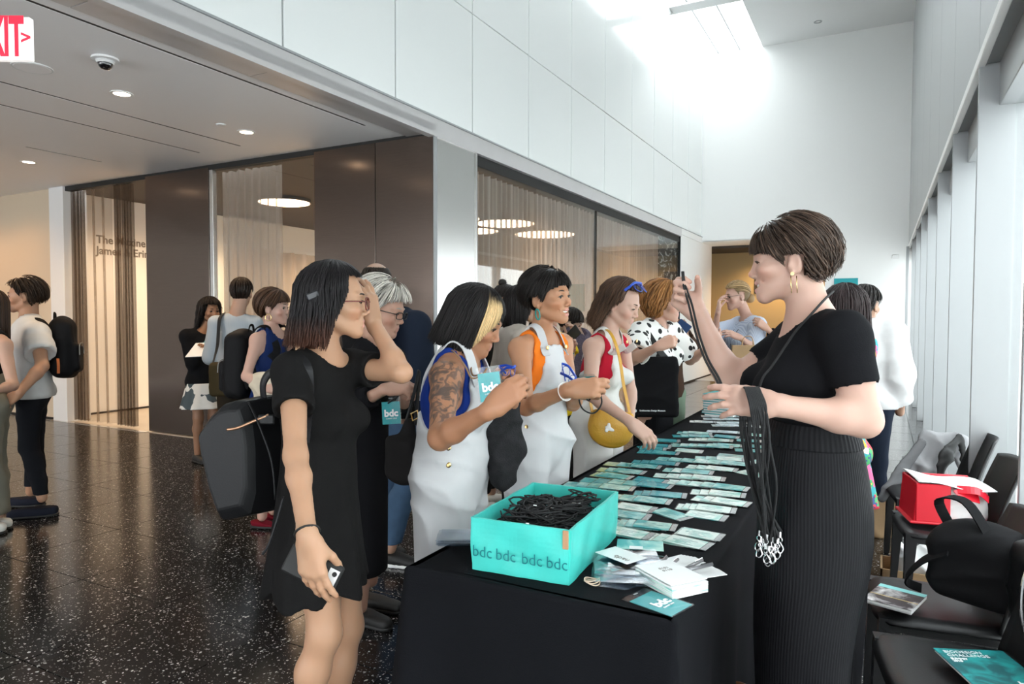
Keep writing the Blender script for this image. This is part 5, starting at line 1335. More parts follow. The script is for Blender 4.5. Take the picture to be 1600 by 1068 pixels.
def person_red():
    s = Fig('woman with wavy brown hair and red tank in white overalls bending over the table', 938, 3.65, 68, H=1.70, b=.97, skin=(0.523, 0.328, 0.255), vox=.010, hvox=.004)
    s.W.update(bust=.040)
    s.at('nkb', 948, 528, .0).at('chs', 940, 580, .02).at('wst', 930, 635, .04).at('shR', 926, 543, -.13).at('shL', 972, 535, .15)
    s.arm('R', (922, 615), (986, 660), True, True); s.at('elL', 985, 612, .12).at('wrL', 985, 650, .02)
    s.headset(970, 476, .0, yaw=68, pitch=-20, size=1.04)
    s.face.update(smile=.1, lip=(0.6, 0.28, 0.26), brow=(.10, .06, .04), eye=.5)
    s.hand('R', I(.72, -.62, .2), I(-.1, -.6, -.75), curl=(.45, .5, .55, .6), spread=.10, thumb=(.5, .5, .3))
    s.body()
    s.tank(RED, i=.009, neck=.098, arm=.070, hem=P(930, 690, 3.65)[2])
    s.overalls(cloth('cream_denim', (.66, .65, .62)), bib=.765, back=.67, i=.020, leg=(.04, .05), t1=1.9, mb=M['gold'], h=.010, hole=.11)
    s.shoes(cloth('sneaker_white', (.7, .7, .68)))
    s.hair((0.075, 0.040, 0.024), stop_long(-.155, -.045, -.022, .030, .092), n=1500, tilt=.1, lay=.020, hang=lambda f: .19, w=.0026, wave=(.012, 11), flare=.12, seed=61, cap=long_cap(-.13, .07, -.06), th0=1.0, colf=lambda Q, C, phi, br: C*(1+.7*np.clip((-.02-Q[..., 2:3])/.1, 0, 1)))
    R = np.stack([unit(np.cross(s.hf, s.hu)), unit(s.hu*.55-s.hf*.85), unit(s.hf*.6+s.hu*.8)], 1)
    safety_glasses('blue safety glasses pushed up on the hair of the woman in red', s.hp((0, .066, .118)), R, 1.25, fold=False)
    # mustard shoulder bag and its strap
    bg = thing('shoulder_bag', 'mustard yellow leather saddle bag on the woman in red', 'bag', P(958, 708, 3.35)); Y = mat('mustard_leather', (.62, .33, .035), .42, bump=.2, bscale=120)
    c = P(954, 672, 3.36); R = np.stack([unit(I(.97, -.12, -.2)), unit(I(.15, .2, .95)), unit(I(.1, .97, -.2))], 1)
    S = Sdf(); S.ell(c+R[:, 2]*.01, (.118, .055, .10), R, .02); S.bx(c+R[:, 2]*.045, (.105, .045, .055), R, .03, .02); S.cut(c+R[:, 2]*.095, R[:, 2]); V, F = S.mesh(.007); mk('body', V, F, Y, bg, smooth=True)
    S = Sdf(); S.ell(c+R[:, 2]*.010, (.117, .068, .094), R, .02); S.bx(c+R[:, 2]*.05, (.106, .058, .053), R, .03, .02); S.cut(c+R[:, 1]*.01, -R[:, 1]); S.cut(c+R[:, 2]*.097, R[:, 2]); V, F = S.mesh(.007); mk('flap', V, F, Y, bg, smooth=True)
    S = Sdf(); q = c+R[:, 1]*.066+R[:, 2]*.0-R[:, 0]*.025; S.ell(q, (.026, .006, .010), R @ rotm((0, 1, 0), .3), .006); S.ell(q+R[:, 2]*.014-R[:, 0]*.006, (.010, .006, .016), R, .006); S.ell(q-R[:, 2]*.010-R[:, 0]*.016, (.009, .006, .009), R, .006); V, F = S.mesh(.003); mk('white_charm', V, F, M['white_paint'], bg, smooth=True)
    mk('strap', *ribbon([c+R[:, 2]*.085+R[:, 0]*.10, P(974, 600, 3.42), P(968, 560, 3.45), P(958, 528, 3.48), P(946, 515, 3.6), P(935, 530, 3.85), P(922, 600, 3.8), c+R[:, 2]*.085-R[:, 0]*.105], s.J['chs'], .016, .004), Y, bg)
    return s
KD = 1.045; person_red(); KD = 1.0
JEANS = cloth('blue_jeans', (.055, .10, .17), var=.15, vscale=14); DKJ = cloth('dark_trousers', (.018, .017, .016)); NAVY = cloth('navy_cloth', (.014, .02, .035)); NAVY2 = cloth('navy_satin', (.008, .022, .10), rough=.5)
NYLON = cloth('black_nylon', (.009, .009, .010), rough=.6, bscale=90)
SNEAK = cloth('sneaker_cream', (.74, .72, .66))
def dotted():
    m, nt, b = _nodes('polka_dot_cotton'); N = nt.nodes; L = nt.links; tc = N.new('ShaderNodeTexCoord')
    v = N.new('ShaderNodeTexVoronoi'); v.inputs['Scale'].default_value = 17; v.inputs['Randomness'].default_value = .55; L.new(tc.outputs['Object'], v.inputs['Vector'])
    l = N.new('ShaderNodeMath'); l.operation = 'LESS_THAN'; l.inputs[1].default_value = .36; L.new(v.outputs['Distance'], l.inputs[0])
    x = N.new('ShaderNodeMix'); x.data_type = 'RGBA'; x.inputs[6].default_value = (.80, .79, .76, 1); x.inputs[7].default_value = (.012, .012, .012, 1); L.new(l.outputs[0], x.inputs[0]); L.new(x.outputs[2], b.inputs['Base Color']); b.inputs['Roughness'].default_value = .85; return m
def striped(name, c1, c2, sc, axis=(1, 0, 0)):
    m, nt, b = _nodes(name); N = nt.nodes; L = nt.links; tc = N.new('ShaderNodeTexCoord'); mp = N.new('ShaderNodeMapping'); L.new(tc.outputs['Object'], mp.inputs[0])
    w = N.new('ShaderNodeTexWave'); w.inputs['Scale'].default_value = sc; w.bands_direction = 'DIAGONAL'; w.inputs['Distortion'].default_value = .6; mp.inputs['Scale'].default_value = (1, 1, .05); L.new(mp.outputs[0], w.inputs['Vector'])
    x = N.new('ShaderNodeMix'); x.data_type = 'RGBA'; x.inputs[6].default_value = (*c1, 1); x.inputs[7].default_value = (*c2, 1); L.new(w.outputs[1], x.inputs[0]); L.new(x.outputs[2], b.inputs['Base Color']); b.inputs['Roughness'].default_value = .85; return m
def florals(name, cols, sc, base):
    m, nt, b = _nodes(name); N = nt.nodes; L = nt.links; tc = N.new('ShaderNodeTexCoord')
    nz = N.new('ShaderNodeTexNoise'); nz.inputs['Scale'].default_value = sc*.8; L.new(tc.outputs['Object'], nz.inputs['Vector'])
    ad = N.new('ShaderNodeVectorMath'); ad.operation = 'MULTIPLY_ADD'; ad.inputs[1].default_value = (.12,)*3; L.new(nz.outputs['Color'], ad.inputs[0]); L.new(tc.outputs['Object'], ad.inputs[2])
    v = N.new('ShaderNodeTexVoronoi'); v.inputs['Scale'].default_value = sc; L.new(ad.outputs[0], v.inputs['Vector']); sp = N.new('ShaderNodeSeparateColor'); L.new(v.outputs['Color'], sp.inputs[0])
    cr = N.new('ShaderNodeValToRGB'); cr.color_ramp.interpolation = 'CONSTANT'; e = cr.color_ramp.elements
    for i, c in enumerate(cols):
        q = e[i] if i < 2 else e.new(i/len(cols)); q.position = i/len(cols); q.color = (*c, 1)
    L.new(sp.outputs[0], cr.inputs[0]); L.new(cr.outputs[0], b.inputs['Base Color']); b.inputs['Roughness'].default_value = .7; return m
def stand_legs(s, i=.016, i2=.022, m=DKJ, sh=None, t1=1.93, **k):
    s.trousers(m, i, i2, t1=t1, **k); s.shoes(sh or M['black'])

def person_dots():
    s = Fig('woman with curly ginger hair in black-dotted white blouse carrying a black tote', 1022, 4.65, 66, H=1.66, b=1.12, skin=(0.547, 0.324, 0.240), vox=.016, hvox=.006)
    s.W.update(bust=.055); s.at('nkb', 1024, 512).at('chs', 1020, 552).at('shR', 1000, 520, -.12).at('shL', 1045, 516, .15)
    s.arm('R', (988, 562), (1028, 541), True, True); s.arm('L', (1078, 562), (1104, 544), False, True)
    s.headset(1039, 476, 0, yaw=72, pitch=-2, size=1.06); s.face.update(smile=.3, brow=(.2, .1, .05))
    s.hand('R', I(.9, .35, .1), I(.35, -.3, -.9), curl=(.9, 1.0, 1.1, 1.1), spread=.04); s.hand('L', I(.6, .75, 0), I(-.3, .2, -.9), curl=(.3,)*4)
    s.body(); D = dotted(); s.tee(D, slv=.68, hem=.93, i=.022, sleeve=.045, name='blouse', neck=.075)
    s.skirt(BLK, 1.0, .22, .165, .165, name='skirt', pleat=.05); s.shoes(M['black'])
    s.hair((.30, .135, .045), stop_short(front=.055, mid=.02, side=-.065, nape=-.085, ear=False), n=650, tilt=.3, lay=.035, w=0.0043, wave=(.016, 22), curl=.012, rad=1.05, grow=.022, seed=71)
    c = P(1020, 604, 4.42); t = thing('tote_bag', 'large black cloth tote with small white print carried by the woman in dots', 'bag', P(1020, 651, 4.42))
    R = np.stack([unit(I(.985, .02, .15)), unit(I(-.15, 0, .985)), unit(I(0, 1, 0))], 1)
    S = Sdf(); S.bx(c, (.168, .045, .205), R, .03, .01); S.warp(folds(.006, 26, d=(.3, .3, .9), seed=8)); V, F = S.mesh(.010); mk('body', V, F, cloth('tote_black', (.008, .008, .009)), t, smooth=True)
    for k in (-1, 1):
        e = c+R[:, 2]*.19+R[:, 0]*k*.085
        mk('handle', *ribbon([e, c+R[:, 2]*.26+R[:, 0]*(k*.06-.03)-R[:, 1]*.0, s.J['shR']+s.up*.062+s.tr*.01+s.tf*(.02*k)], c-R[:, 1]*.5, .04, .004), M['black'], t)
    R2 = np.stack([R[:, 0], R[:, 2], R[:, 1]*1], 1); R2[:, 2] = np.cross(R2[:, 0], R2[:, 1]); pc = P(1020, 641, 4.365)
    pc = c+R[:, 1]*.050-R[:, 2]*.155
    text_obj('Smithsonian Design Museum', .0145, pc-R[:, 0]*.005, R2, M['ink_white'], t, bold=.0004)
    mk('print_dot', *lathe([(0, 0), (.011, 0), (.011, .002), (0, .002)], pc-R[:, 0]*.118, R[:, 1], 16), M['ink_white'], t)
KD = 1.05; person_dots(); KD = 1.0

def person_blonde_far():
    s = Fig('woman with tied blonde hair and glasses in pale blue striped shirt at the table end', 1166, 6.6, -62, H=1.74, b=1.08, skin=(0.562, 0.344, 0.272), vox=.016, hvox=.0066)
    s.at('elR', 1116, 520, .0).at('wrR', 1122, 486, -.12).at('elL', 1180, 545, -.25).at('wrL', 1156, 527, -.38); s.W.update(bust=.05)
    s.headset(1151, 463, 0, yaw=-62, pitch=-8, size=1.15); s.face.update(smile=.1, open=.3, brow=(.2, .13, .07))
    s.hand('R', I(.12, .95, 0), I(.9, 0, .2), curl=(.4, .5, .6, .7)); s.hand('L', I(-.9, .35, .1), I(0, -.6, -.7), curl=(.4,)*4)
    s.body(); s.tee(striped('blue_striped_shirt', (.40, .47, .62), (.62, .68, .78), 40), slv=.95, hem=.88, i=.022, sleeve=.03, name='shirt', neck=.08); stand_legs(s)
    S = Sdf()
    s.hair((.36, .24, .12), stop_short(front=.080, mid=.070, side=.005, nape=-.05), n=550, tilt=1.25, lay=.008, w=0.0041, rad=1.02, seed=81)
    S.ell(s.hp((0, -.115, -.03)), np.array([.04, .035, .04])*s.hs); V, F = S.mesh(.007); mk('hair_bun', V, F, HAIRM, s.root, smooth=True, col=np.tile((.34, .22, .11), (len(V), 1)))
    s.glasses(M['black'], ry=.013, rx=.022, thick=.0012); lanyard(s, 1.15)
    c = P(1168, 569, 6.1); t = thing('paper_bag', 'brown kraft paper bag held up in front of the blonde woman', 'bag', P(1166, 610, 6.1)); K = mat('kraft_paper', (.42, .27, .14), .75, var=.08)
    R = np.stack([unit(I(1, 0, .25)), unit(I(-.25, 0, 1)), np.array([0, 0, 1.0])], 1)
    mk('body', *obox(c-np.array([0, 0, .03]), (.27, .10, .40), R, .004), K, t)
    for k in (-1, 1): mk('handle', *tube(smoothpath([c+np.array([0, 0, .165])-R[:, 0]*.05+R[:, 1]*.04*k, c+np.array([0, 0, .24])-R[:, 0]*.03, c+np.array([0, 0, .24])+R[:, 0]*.03, c+np.array([0, 0, .165])+R[:, 0]*.05+R[:, 1]*.04*k], 4), .004, 5), K, t)
person_blonde_far()

def person_hidden_reach():
    s = Fig('person with a dark cuff reaching towards the blonde woman, mostly hidden behind the organiser', 1252, 6.4, -95, H=1.66, skin=(0.518, 0.310, 0.233), vox=.016, hvox=.006)
    s.at('elL', 1226, 538, -.1).at('wrL', 1198, 513, -.15); s.hand('L', I(-.75, .55, 0), I(.2, -.3, -.8), curl=(.6, .7, .8, .9)); s.body(); s.tee(BLK, slv=1.75, hem=.85, i=.02, sleeve=.02, name='top'); stand_legs(s)
    s.hair((.03, .02, .015), stop_short(), n=260, w=0.0054, seed=82)
person_hidden_reach()

def person_navy_top():
    s = Fig('woman with short brown hair, hoop earring and navy sleeveless top wearing a black backpack', 420, 4.86, 62, H=1.62, b=1.02, skin=(0.562, 0.344, 0.272), vox=.016, hvox=.006)
    s.at('nkb', 425, 520).at('shR', 402, 531, -.12).at('shL', 452, 528, .13); s.arm('R', (385, 588), (420, 607), True, True); s.W.update(bust=.05)
    s.headset(428, 482, 0, yaw=68, pitch=0, size=1.04); s.face.update(smile=0, brow=(.12, .07, .04))
    s.hand('R', I(.9, .1, .2), I(0, -.5, -.8), curl=(.6,)*4); s.body()
    s.tank(NAVY2, i=.016, neck=.085, arm=.066, hem=.85); s.trousers(BLK, .02, .02, t1=1.55)
    s.shoes(cloth('dark_red_shoe', (.16, .008, .018)), hgt=.05, cut=True)
    s.hair((.075, .038, .022), stop_short(front=.045, mid=.03, side=-.015, nape=-.08), n=500, tilt=.5, lay=.016, w=0.0035, rad=1.04, grow=.01, seed=91)
    a = np.linspace(0, 6.283, 25)[:-1]; mk('hoop_earring', *tube([s.hp((.082, -.006+.020*math.sin(t), -.060+.022*math.cos(t))) for t in a], .0026, 5, closed=True), M['gold'], s.root, smooth=True)
    lanyard(s, 1.02); s.backpack(NYLON, w=.30, hgt=.46, dep=.17, dz=-.06, label='black backpack with shoulder straps')
    S = Sdf(); c = P(412, 597, 4.55); S.ell(c, (.12, .07, .075), k=.02); S.ell(c+I(.02, -.07, .02), (.10, .055, .12), k=.04); S.warp(folds(.010, 40, seed=4)); V, F = S.mesh(.009)
    tag(mk('jacket', V, F, cloth('cream_wool', (.62, .54, .42)), smooth=True), 'cream jacket draped over the forearm of the woman in navy', 'jacket')
person_navy_top()

def person_blue_shirt():
    s = Fig('man with short dark hair seen from behind in pale blue-grey shirt', 370, 6.25, 170, H=1.75, b=.93, sh=.094, skin=(0.503, 0.303, 0.214), vox=.016, hvox=.0066, male=True)
    s.at('elL', 328, 558, -.05).at('wrL', 340, 572, .25); s.headset(378, 458, 0, yaw=160, pitch=0, size=1.08)
    s.hand('L', s.f*.8+s.up*.3, s.tr, curl=(.6,)*4); s.body(); s.tee(striped('pale_shirt', (.44, .49, .53), (.50, .55, .60), 50), slv=1.2, hem=.93, i=.016, sleeve=.014, name='shirt', neck=.075)
    stand_legs(s, .018, .03, m=cloth('olive_trousers', (.035, .028, .02))); s.hair((.020, .012, .009), stop_short(front=.07, mid=.05, side=.0, nape=-.072), n=450, tilt=.2, lay=.010, w=0.0041, rad=1.03, seed=92)
    t = thing('shoulder_bag', 'dark olive shoulder bag on the back of the man in pale shirt', 'bag', P(352, 600, 6.0)); B = cloth('olive_canvas', (.06, .045, .022)); c = P(352, 592, 5.98)
    S = Sdf(); R = np.stack([s.tr, s.tf, s.up], 1); S.bx(c, (.13, .06, .15), R, .04); S.warp(folds(.005, 25, seed=2)); V, F = S.mesh(.012); mk('body', V, F, B, t, smooth=True)
    J = s.J; mk('strap', *ribbon([c+s.up*.13-s.tr*.10, P(340, 540, 6.06), P(343, 500, 6.1), J['shL']*.6+J['nkb']*.4+s.up*.075], J['chs'], .04, .004), M['black'], t)
person_blue_shirt()

def person_cardigan():
    s = Fig('woman with long dark curly hair in black cardigan holding a white sheet', 320, 7.0, 22, H=1.58, b=.98, skin=(0.310, 0.159, 0.091), vox=.016, hvox=.0066)
    s.arm('R', (304, 570), (312, 548), True, True); s.headset(328, 487, 0, yaw=28, pitch=0, size=1.05); s.face.update(smile=.7, open=.3); s.hand('R', I(.5, .5, .5), I(.3, .2, .8), curl=(.6,)*4)
    s.body(); s.tee(BLK, slv=1.7, hem=.68, i=.024, sleeve=.03, name='cardigan', neck=.085)
    s.skirt(florals('white_floral_cloth', [(.72, .70, .66), (.70, .68, .64), (.03, .05, .06), (.72, .70, .66), (.05, .07, .08)], 9, 0), .80, P(320, 636, 7.0)[2], .175, .23, pleat=.06); s.shoes(M['black'])
    for e in 'LR': a = s.J['an'+e]
    s.hair((.014, .010, .009), stop_long(-.26, -.03, .02, .055, .07, rag=.03), n=650, lay=.03, hang=lambda f: .30, w=0.0047, wave=(.020, 18), flare=.35, seed=93, cap=long_cap(-.20, .085))
    c = P(311, 546, 6.62); t = thing('paper_sheet', 'white paper sheet held by the woman in the black cardigan', 'paper', c); R = np.stack([unit(I(.95, .05, .3)), unit(I(.1, .6, -.8)), unit(I(-.2, .8, .55))], 1)
    mk('sheet', *obox(c, (.20, .22, .006), R, .001), M['white_paint'], t); mk('teal_booklet', *obox(c+R[:, 1]*.08-R[:, 2]*.007+R[:, 0]*.05, (.14, .18, .005), R, .001), M['badge_teal'], t)
person_cardigan()

def person_white_tee():
    s = Fig('man with dark wavy hair in white tee and black jeans wearing a black backpack', 50, 5.2, -100, H=1.74, b=1.0, skin=(0.473, 0.255, 0.156), vox=.016, hvox=.006, male=True)
    s.at('nkb', 45, 507).at('shL', 58, 521, -.15).at('shR', 38, 521, .16); s.arm('L', (66, 572), (30, 613), True, True)
    s.headset(37, 464, 0, yaw=-97, pitch=0, size=1.06); s.face.update(smile=0); s.tint.append((s.hp((0, .06, -.08)), .05, (.22, .12, .08)))
    s.hand('L', I(-.75, -.6, .1), I(.1, .1, -1), curl=(.5,)*4); s.toeL = unit(I(-.9, 0, .35)); s.toeR = unit(I(-.95, 0, .1)); s.at('anL', 66, 778, -.12).at('anR', 48, 768, .15)
    s.body(); s.tee(cloth('white_cotton', (.70, .69, .67)), slv=.55, hem=.86, i=.030, sleeve=.03, neck=.075, wf=folds(.006, 30, seed=9))
    s.trousers(cloth('black_jeans', (.012, .013, .016)), .012, .012, t1=1.93, wf=folds(.005, 40, d=(.1, .1, 1), seed=3)); s.shoes(cloth('navy_suede', (.016, .018, .028)), hgt=.07, ln=.29)
    s.hair((.028, .016, .010), stop_short(front=.085, mid=.055, side=.0, nape=-.07), n=800, tilt=.35, lay=.026, w=0.0038, wave=(.010, 14), rad=1.04, grow=.012, seed=94, rootmax=2.0, short=(.3, .6), lift=.02)
    s.backpack(NYLON, w=.30, hgt=.44, dep=.16, dz=-.05, label='black backpack with grab loop and small orange zip pull')
    mk('zip_pull', *ribbon([P(90, 560, 4.98), P(91, 570, 4.97), P(91, 583, 4.97)], s.J['chs'], .018, .004), mat('orange_pull', (.55, .14, .03), .6), s.root)
person_white_tee()

def person_edge():
    s = Fig('woman cut by the picture edge in black vest and grey-green trousers, arms folded', -18, 4.7, -100, H=1.68, b=1.0, skin=(0.532, 0.330, 0.246), vox=.016, hvox=.0066)
    s.at('shL', 6, 540, -.14); s.arm('L', (20, 602), (-14, 612), True, True); s.hand('L', I(-.9, .1, 0), I(.1, .2, -.9), curl=(.4,)*4); s.headset(-22, 482, 0, yaw=-100, size=1.05); s.body(); s.tank(BLK, i=.01, hem=.88, arm=.07)
    s.at('anL', -4, 812, .05).at('anR', -14, 815, -.05); s.trousers(cloth('grey_green', (.20, .19, .15)), .025, .05, t1=1.9); s.shoes(SNEAK)
    s.hair((.05, .026, .016), stop_long(-.24, -.03, .02, .055, .07), n=450, lay=.015, hang=lambda f: .27, w=0.0041, seed=95, cap=long_cap(-.2, .07))
person_edge()

def person_backpack_man():
    s = Fig('balding man in navy jacket and jeans with black backpack, behind the white-haired woman', 622, 4.2, 128, H=1.76, b=1.05, skin=(0.444, 0.261, 0.181), vox=.016, hvox=.0066, male=True)
    s.toeL = unit(I(.85, 0, .4)); s.toeR = unit(I(.85, 0, .3)); s.at('anR', 610, 856, -.10).at('anL', 592, 866, .1)
    s.headset(590, 444, 0, yaw=150, size=1.06); s.body(); s.tee(NAVY, slv=1.8, hem=.86, i=.03, sleeve=.03, name='jacket', neck=.07); s.trousers(JEANS, .014, .02); s.shoes(M['black'], sole=M['white_paint'])
    s.hair((.035, .024, .018), lambda p, f: stop_short(front=.09, mid=.06, side=.0, nape=-.07)(p, f) | (p[:, 2] > .088), n=450, lay=.004, w=0.0027, rad=1.0, seed=96, rootmax=2.0, short=(.2, .3))
    s.backpack(NYLON, w=.32, hgt=.48, dep=.18, dz=-.03, label='black backpack with clips')
    h = thing('handbag', 'black suede handbag with gold buckle hanging behind the tattooed woman', 'bag', P(634, 750, 2.9)); c = P(634, 700, 2.9); S = Sdf()
    R = np.stack([unit(I(.9, .0, .4)), unit(I(-.4, 0, .9)), unit(I(.15, .98, 0))], 1)
    S.bx(c-R[:, 2]*.045, (.075, .05, .09), R, .03, .03); S.rc(c-R[:, 2]*.08, c+R[:, 2]*.10, .075, .028, .03, flat=.6, n=R[:, 1]); V, F = S.mesh(.008); mk('body', V, F, cloth('black_suede', (.014, .013, .013)), h, smooth=True)
    mk('handle', *tube(smoothpath([c+R[:, 2]*.10-R[:, 0]*.02, P(640, 640, 2.9), P(648, 610, 2.92), P(655, 580, 2.95), c+R[:, 2]*.10+R[:, 0]*.03], 6), .008, 6), LEATHER, h, smooth=True)
    mk('buckle', *tube([P(x, y, 2.86) for x, y in ((642, 646), (652, 641), (654, 652), (645, 657))], .004, 6, closed=True), M['gold'], h)
person_backpack_man()

def person_bun():
    s = Fig('woman with dark hair in a topknot behind the tattooed woman', 776, 5.3, 70, H=1.70, b=1.0, skin=(0.429, 0.248, 0.168), vox=.016, hvox=.0066)
    s.toeR = unit(I(.9, 0, .3)); s.toeL = unit(I(.9, 0, .3)); s.at('anR', 768, 768, .15).at('anL', 752, 776, -.05)
    s.headset(790, 470, 0, yaw=68, pitch=-8, size=1.0); s.body(); s.tee(DKJ, slv=1.7, hem=.80, i=.03, sleeve=.03, name='jacket', neck=.075); s.trousers(DKJ, .016, .016); s.shoes(SNEAK, ln=.27)
    s.hair((.018, .013, .011), stop_short(front=.075, mid=.055, side=.0, nape=-.07), n=400, tilt=.2, lay=.006, w=0.0041, seed=97); S = Sdf(); S.ell(s.hp((0, -.045, .135)), np.array([.032, .036, .03])*s.hs); V, F = S.mesh(.006); mk('topknot', V, F, HAIRM, s.root, smooth=True, col=np.tile((.016, .012, .01), (len(V), 1)))
person_bun()

def person_trench():
    s = Fig('woman with long black hair in pale beige coat behind the woman in orange', 808, 4.6, 112, H=1.64, b=1.0, skin=(0.503, 0.310, 0.220), vox=.016, hvox=.0066)
    s.headset(815, 477, 0, yaw=112, size=1.03); s.body(); s.tee(cloth('beige_coat', (.55, .49, .43)), slv=1.75, hem=.70, i=.035, sleeve=.035, name='coat', neck=.07); stand_legs(s, sh=SNEAK)
    s.hair((.013, .010, .010), stop_long(-.15, -.02, .03, .06, .075), n=500, lay=.012, hang=lambda f: .18, w=0.0041, seed=98, cap=long_cap(-.12, .075))
person_trench()

def person_yellow():
    s = Fig('person in yellow top with phone and leaflet, mostly hidden by the woman in orange', 866, 4.75, 60, H=1.60, b=1.0, skin=(0.518, 0.317, 0.227), vox=.016, hvox=.0066)
    s.arm('R', (872, 575), (878, 553), True, True); s.at('elL', 890, 560, .1).at('wrL', 890, 536, .0); s.hand('L', I(.3, .9, 0), I(-.8, .1, .4), curl=(.7,)*4); s.hand('R', I(.5, .6, .3), I(0, .3, .8), curl=(.6,)*4)
    s.headset(856, 490, 0, yaw=60, pitch=-15); s.body(); s.tee(cloth('yellow_cotton', (.75, .52, .02)), slv=.6, hem=.8, i=.02, sleeve=.025); stand_legs(s)
    s.hair((.013, .010, .010), stop_long(-.15, -.02, .03, .06, .075), n=350, lay=.012, hang=lambda f: .18, w=0.0047, seed=99, cap=long_cap(-.12, .075))
    c = P(894, 523, 4.55); R = np.stack([unit(I(.5, .55, .6)), unit(I(-.5, .8, -.2)), unit(I(.6, .2, -.7))], 1)
    t = thing('phone', 'dark phone raised behind the chin of the woman in orange', 'phone', c); mk('case', *obox(c, (.14, .07, .009), R, .003), M['black'], t); mk('screen', *obox(c+R[:, 2]*.005, (.13, .062, .001), R), M['far_window'], t)
    c = P(880, 535, 4.6); R = np.stack([unit(I(.8, .3, .5)), unit(I(-.25, .95, .1)), unit(I(-.4, -.2, .85))], 1)
    t = thing('leaflet', 'white leaflet with teal corner held by the person in yellow', 'leaflet', c); mk('sheet', *obox(c, (.07, .10, .002), R), M['white_paint'], t); mk('teal_card', *obox(c+R[:, 0]*.03-R[:, 1]*.065+R[:, 2]*.003, (.06, .06, .002), R), M['badge_teal'], t)
    s2 = Fig('person in purple checked shirt behind the woman in orange, face hidden', 900, 5.3, 75, H=1.62, b=1.05, skin=(0.444, 0.276, 0.194), vox=.016, hvox=.006)
    s2.at('shR', 905, 560, -.1); s2.headset(892, 505, 0, yaw=80, pitch=-20, size=.9); s2.body(); s2.tee(cloth('purple_check', (.11, .09, .12), var=.4, vscale=120), slv=1.6, hem=.75, i=.03, sleeve=.02, name='shirt'); stand_legs(s2)
    s2.hair((.02, .015, .012), stop_short(), n=260, w=0.0054, seed=100)
person_yellow()

def person_green_trousers():
    s = Fig('person in brown jacket and green trousers behind the woman in dots', 1042, 5.6, 40, H=1.64, b=.88, skin=(0.310, 0.165, 0.097), vox=.016, hvox=.006)
    s.at('elL', 1082, 545, -.1).at('wrL', 1070, 520, -.25); s.hand('L', I(-.3, .9, .1), I(-.5, .1, .8), curl=(.8,)*4); s.headset(1046, 475, 0, yaw=60, size=.92); s.body()
    s.tee(cloth('brown_jacket', (.055, .03, .02)), slv=1.7, hem=.82, i=.025, sleeve=.02, name='jacket'); s.trousers(cloth('sage_trousers', (.20, .27, .20)), .02, .03); s.shoes(M['black']); s.hair((.02, .014, .01), stop_short(), n=260, w=0.0054, seed=101)
    c = P(1062, 517, 5.1); R = np.stack([unit(I(.75, -.6, .3)), unit(I(.6, .75, 0)), unit(I(-.2, .1, .95))], 1)
    t = thing('folder', 'small navy folder held beside the dotted blouse', 'folder', c); mk('cover', *obox(c, (.10, .16, .012), R, .003), cloth('navy_board', (.03, .06, .14)), t)
person_green_trousers()

def person_long_hair():
    s = Fig('woman with long brown-tipped dark hair and bright patchwork dress behind the organiser', 1299, 3.15, 202, H=1.66, b=.86, sh=.080, skin=(0.532, 0.330, 0.246), vox=.011, hvox=.006)
    s.headset(1322, 492, 0, yaw=152, size=1.05)
    for e in 'LR': s.J['el'+e] = s.J['sh'+e]-s.up*.26+s.f*.09; s.J['wr'+e] = s.J['el'+e]+s.f*.08-s.up*.21
    s.body(); PD = florals('bright_patchwork', [(.65, .03, .05), (.02, .30, .33), (.75, .42, .03), (.70, .10, .25), (.03, .06, .20), (.72, .60, .45), (.05, .35, .12)], 24, 0)
    s.tee(PD, slv=.4, hem=.80, i=.014, sleeve=.02, name='bodice'); s.skirt(PD, 1.0, .62, .135, .20, name='dress_skirt', pleat=.06); s.shoes(M['black'])
    def cf(Q, C, phi, br):
        w = np.clip((-.07-Q[..., 2:3])/.10, 0, 1); return C*(1-w)+np.array([.26, .105, .03])*w*np.clip(br, .6, 1.4)
    s.hair((.022, .014, .014), stop_long(-.215, .03, .045, .06, .07, rag=.02), n=1100, lay=.016, hang=lambda f: .29, w=0.0035, wave=(.008, 7), flare=.34, seed=102, cap=long_cap(-.21, .075), colf=cf)
person_long_hair()
def person_white_shirt():
    s = Fig('man with short black hair in loose white shirt behind the long-haired woman', 1350, 4.75, 165, H=1.70, b=1.05, skin=(0.407, 0.234, 0.156), vox=.016, hvox=.0066, male=True)
    s.headset(1352, 478, 0, yaw=150, size=1.05); s.body(); s.tee(cloth('white_shirt', (.80, .80, .80)), slv=1.6, hem=.86, i=.03, sleeve=.03, name='shirt', wf=folds(.010, 26, seed=12)); stand_legs(s, m=NAVY)
    s.hair((.014, .011, .010), stop_short(front=.06, mid=.04, side=.0, nape=-.07), n=450, tilt=.3, lay=.018, w=0.0041, rad=1.03, seed=103, wave=(.006, 12))
person_white_shirt()
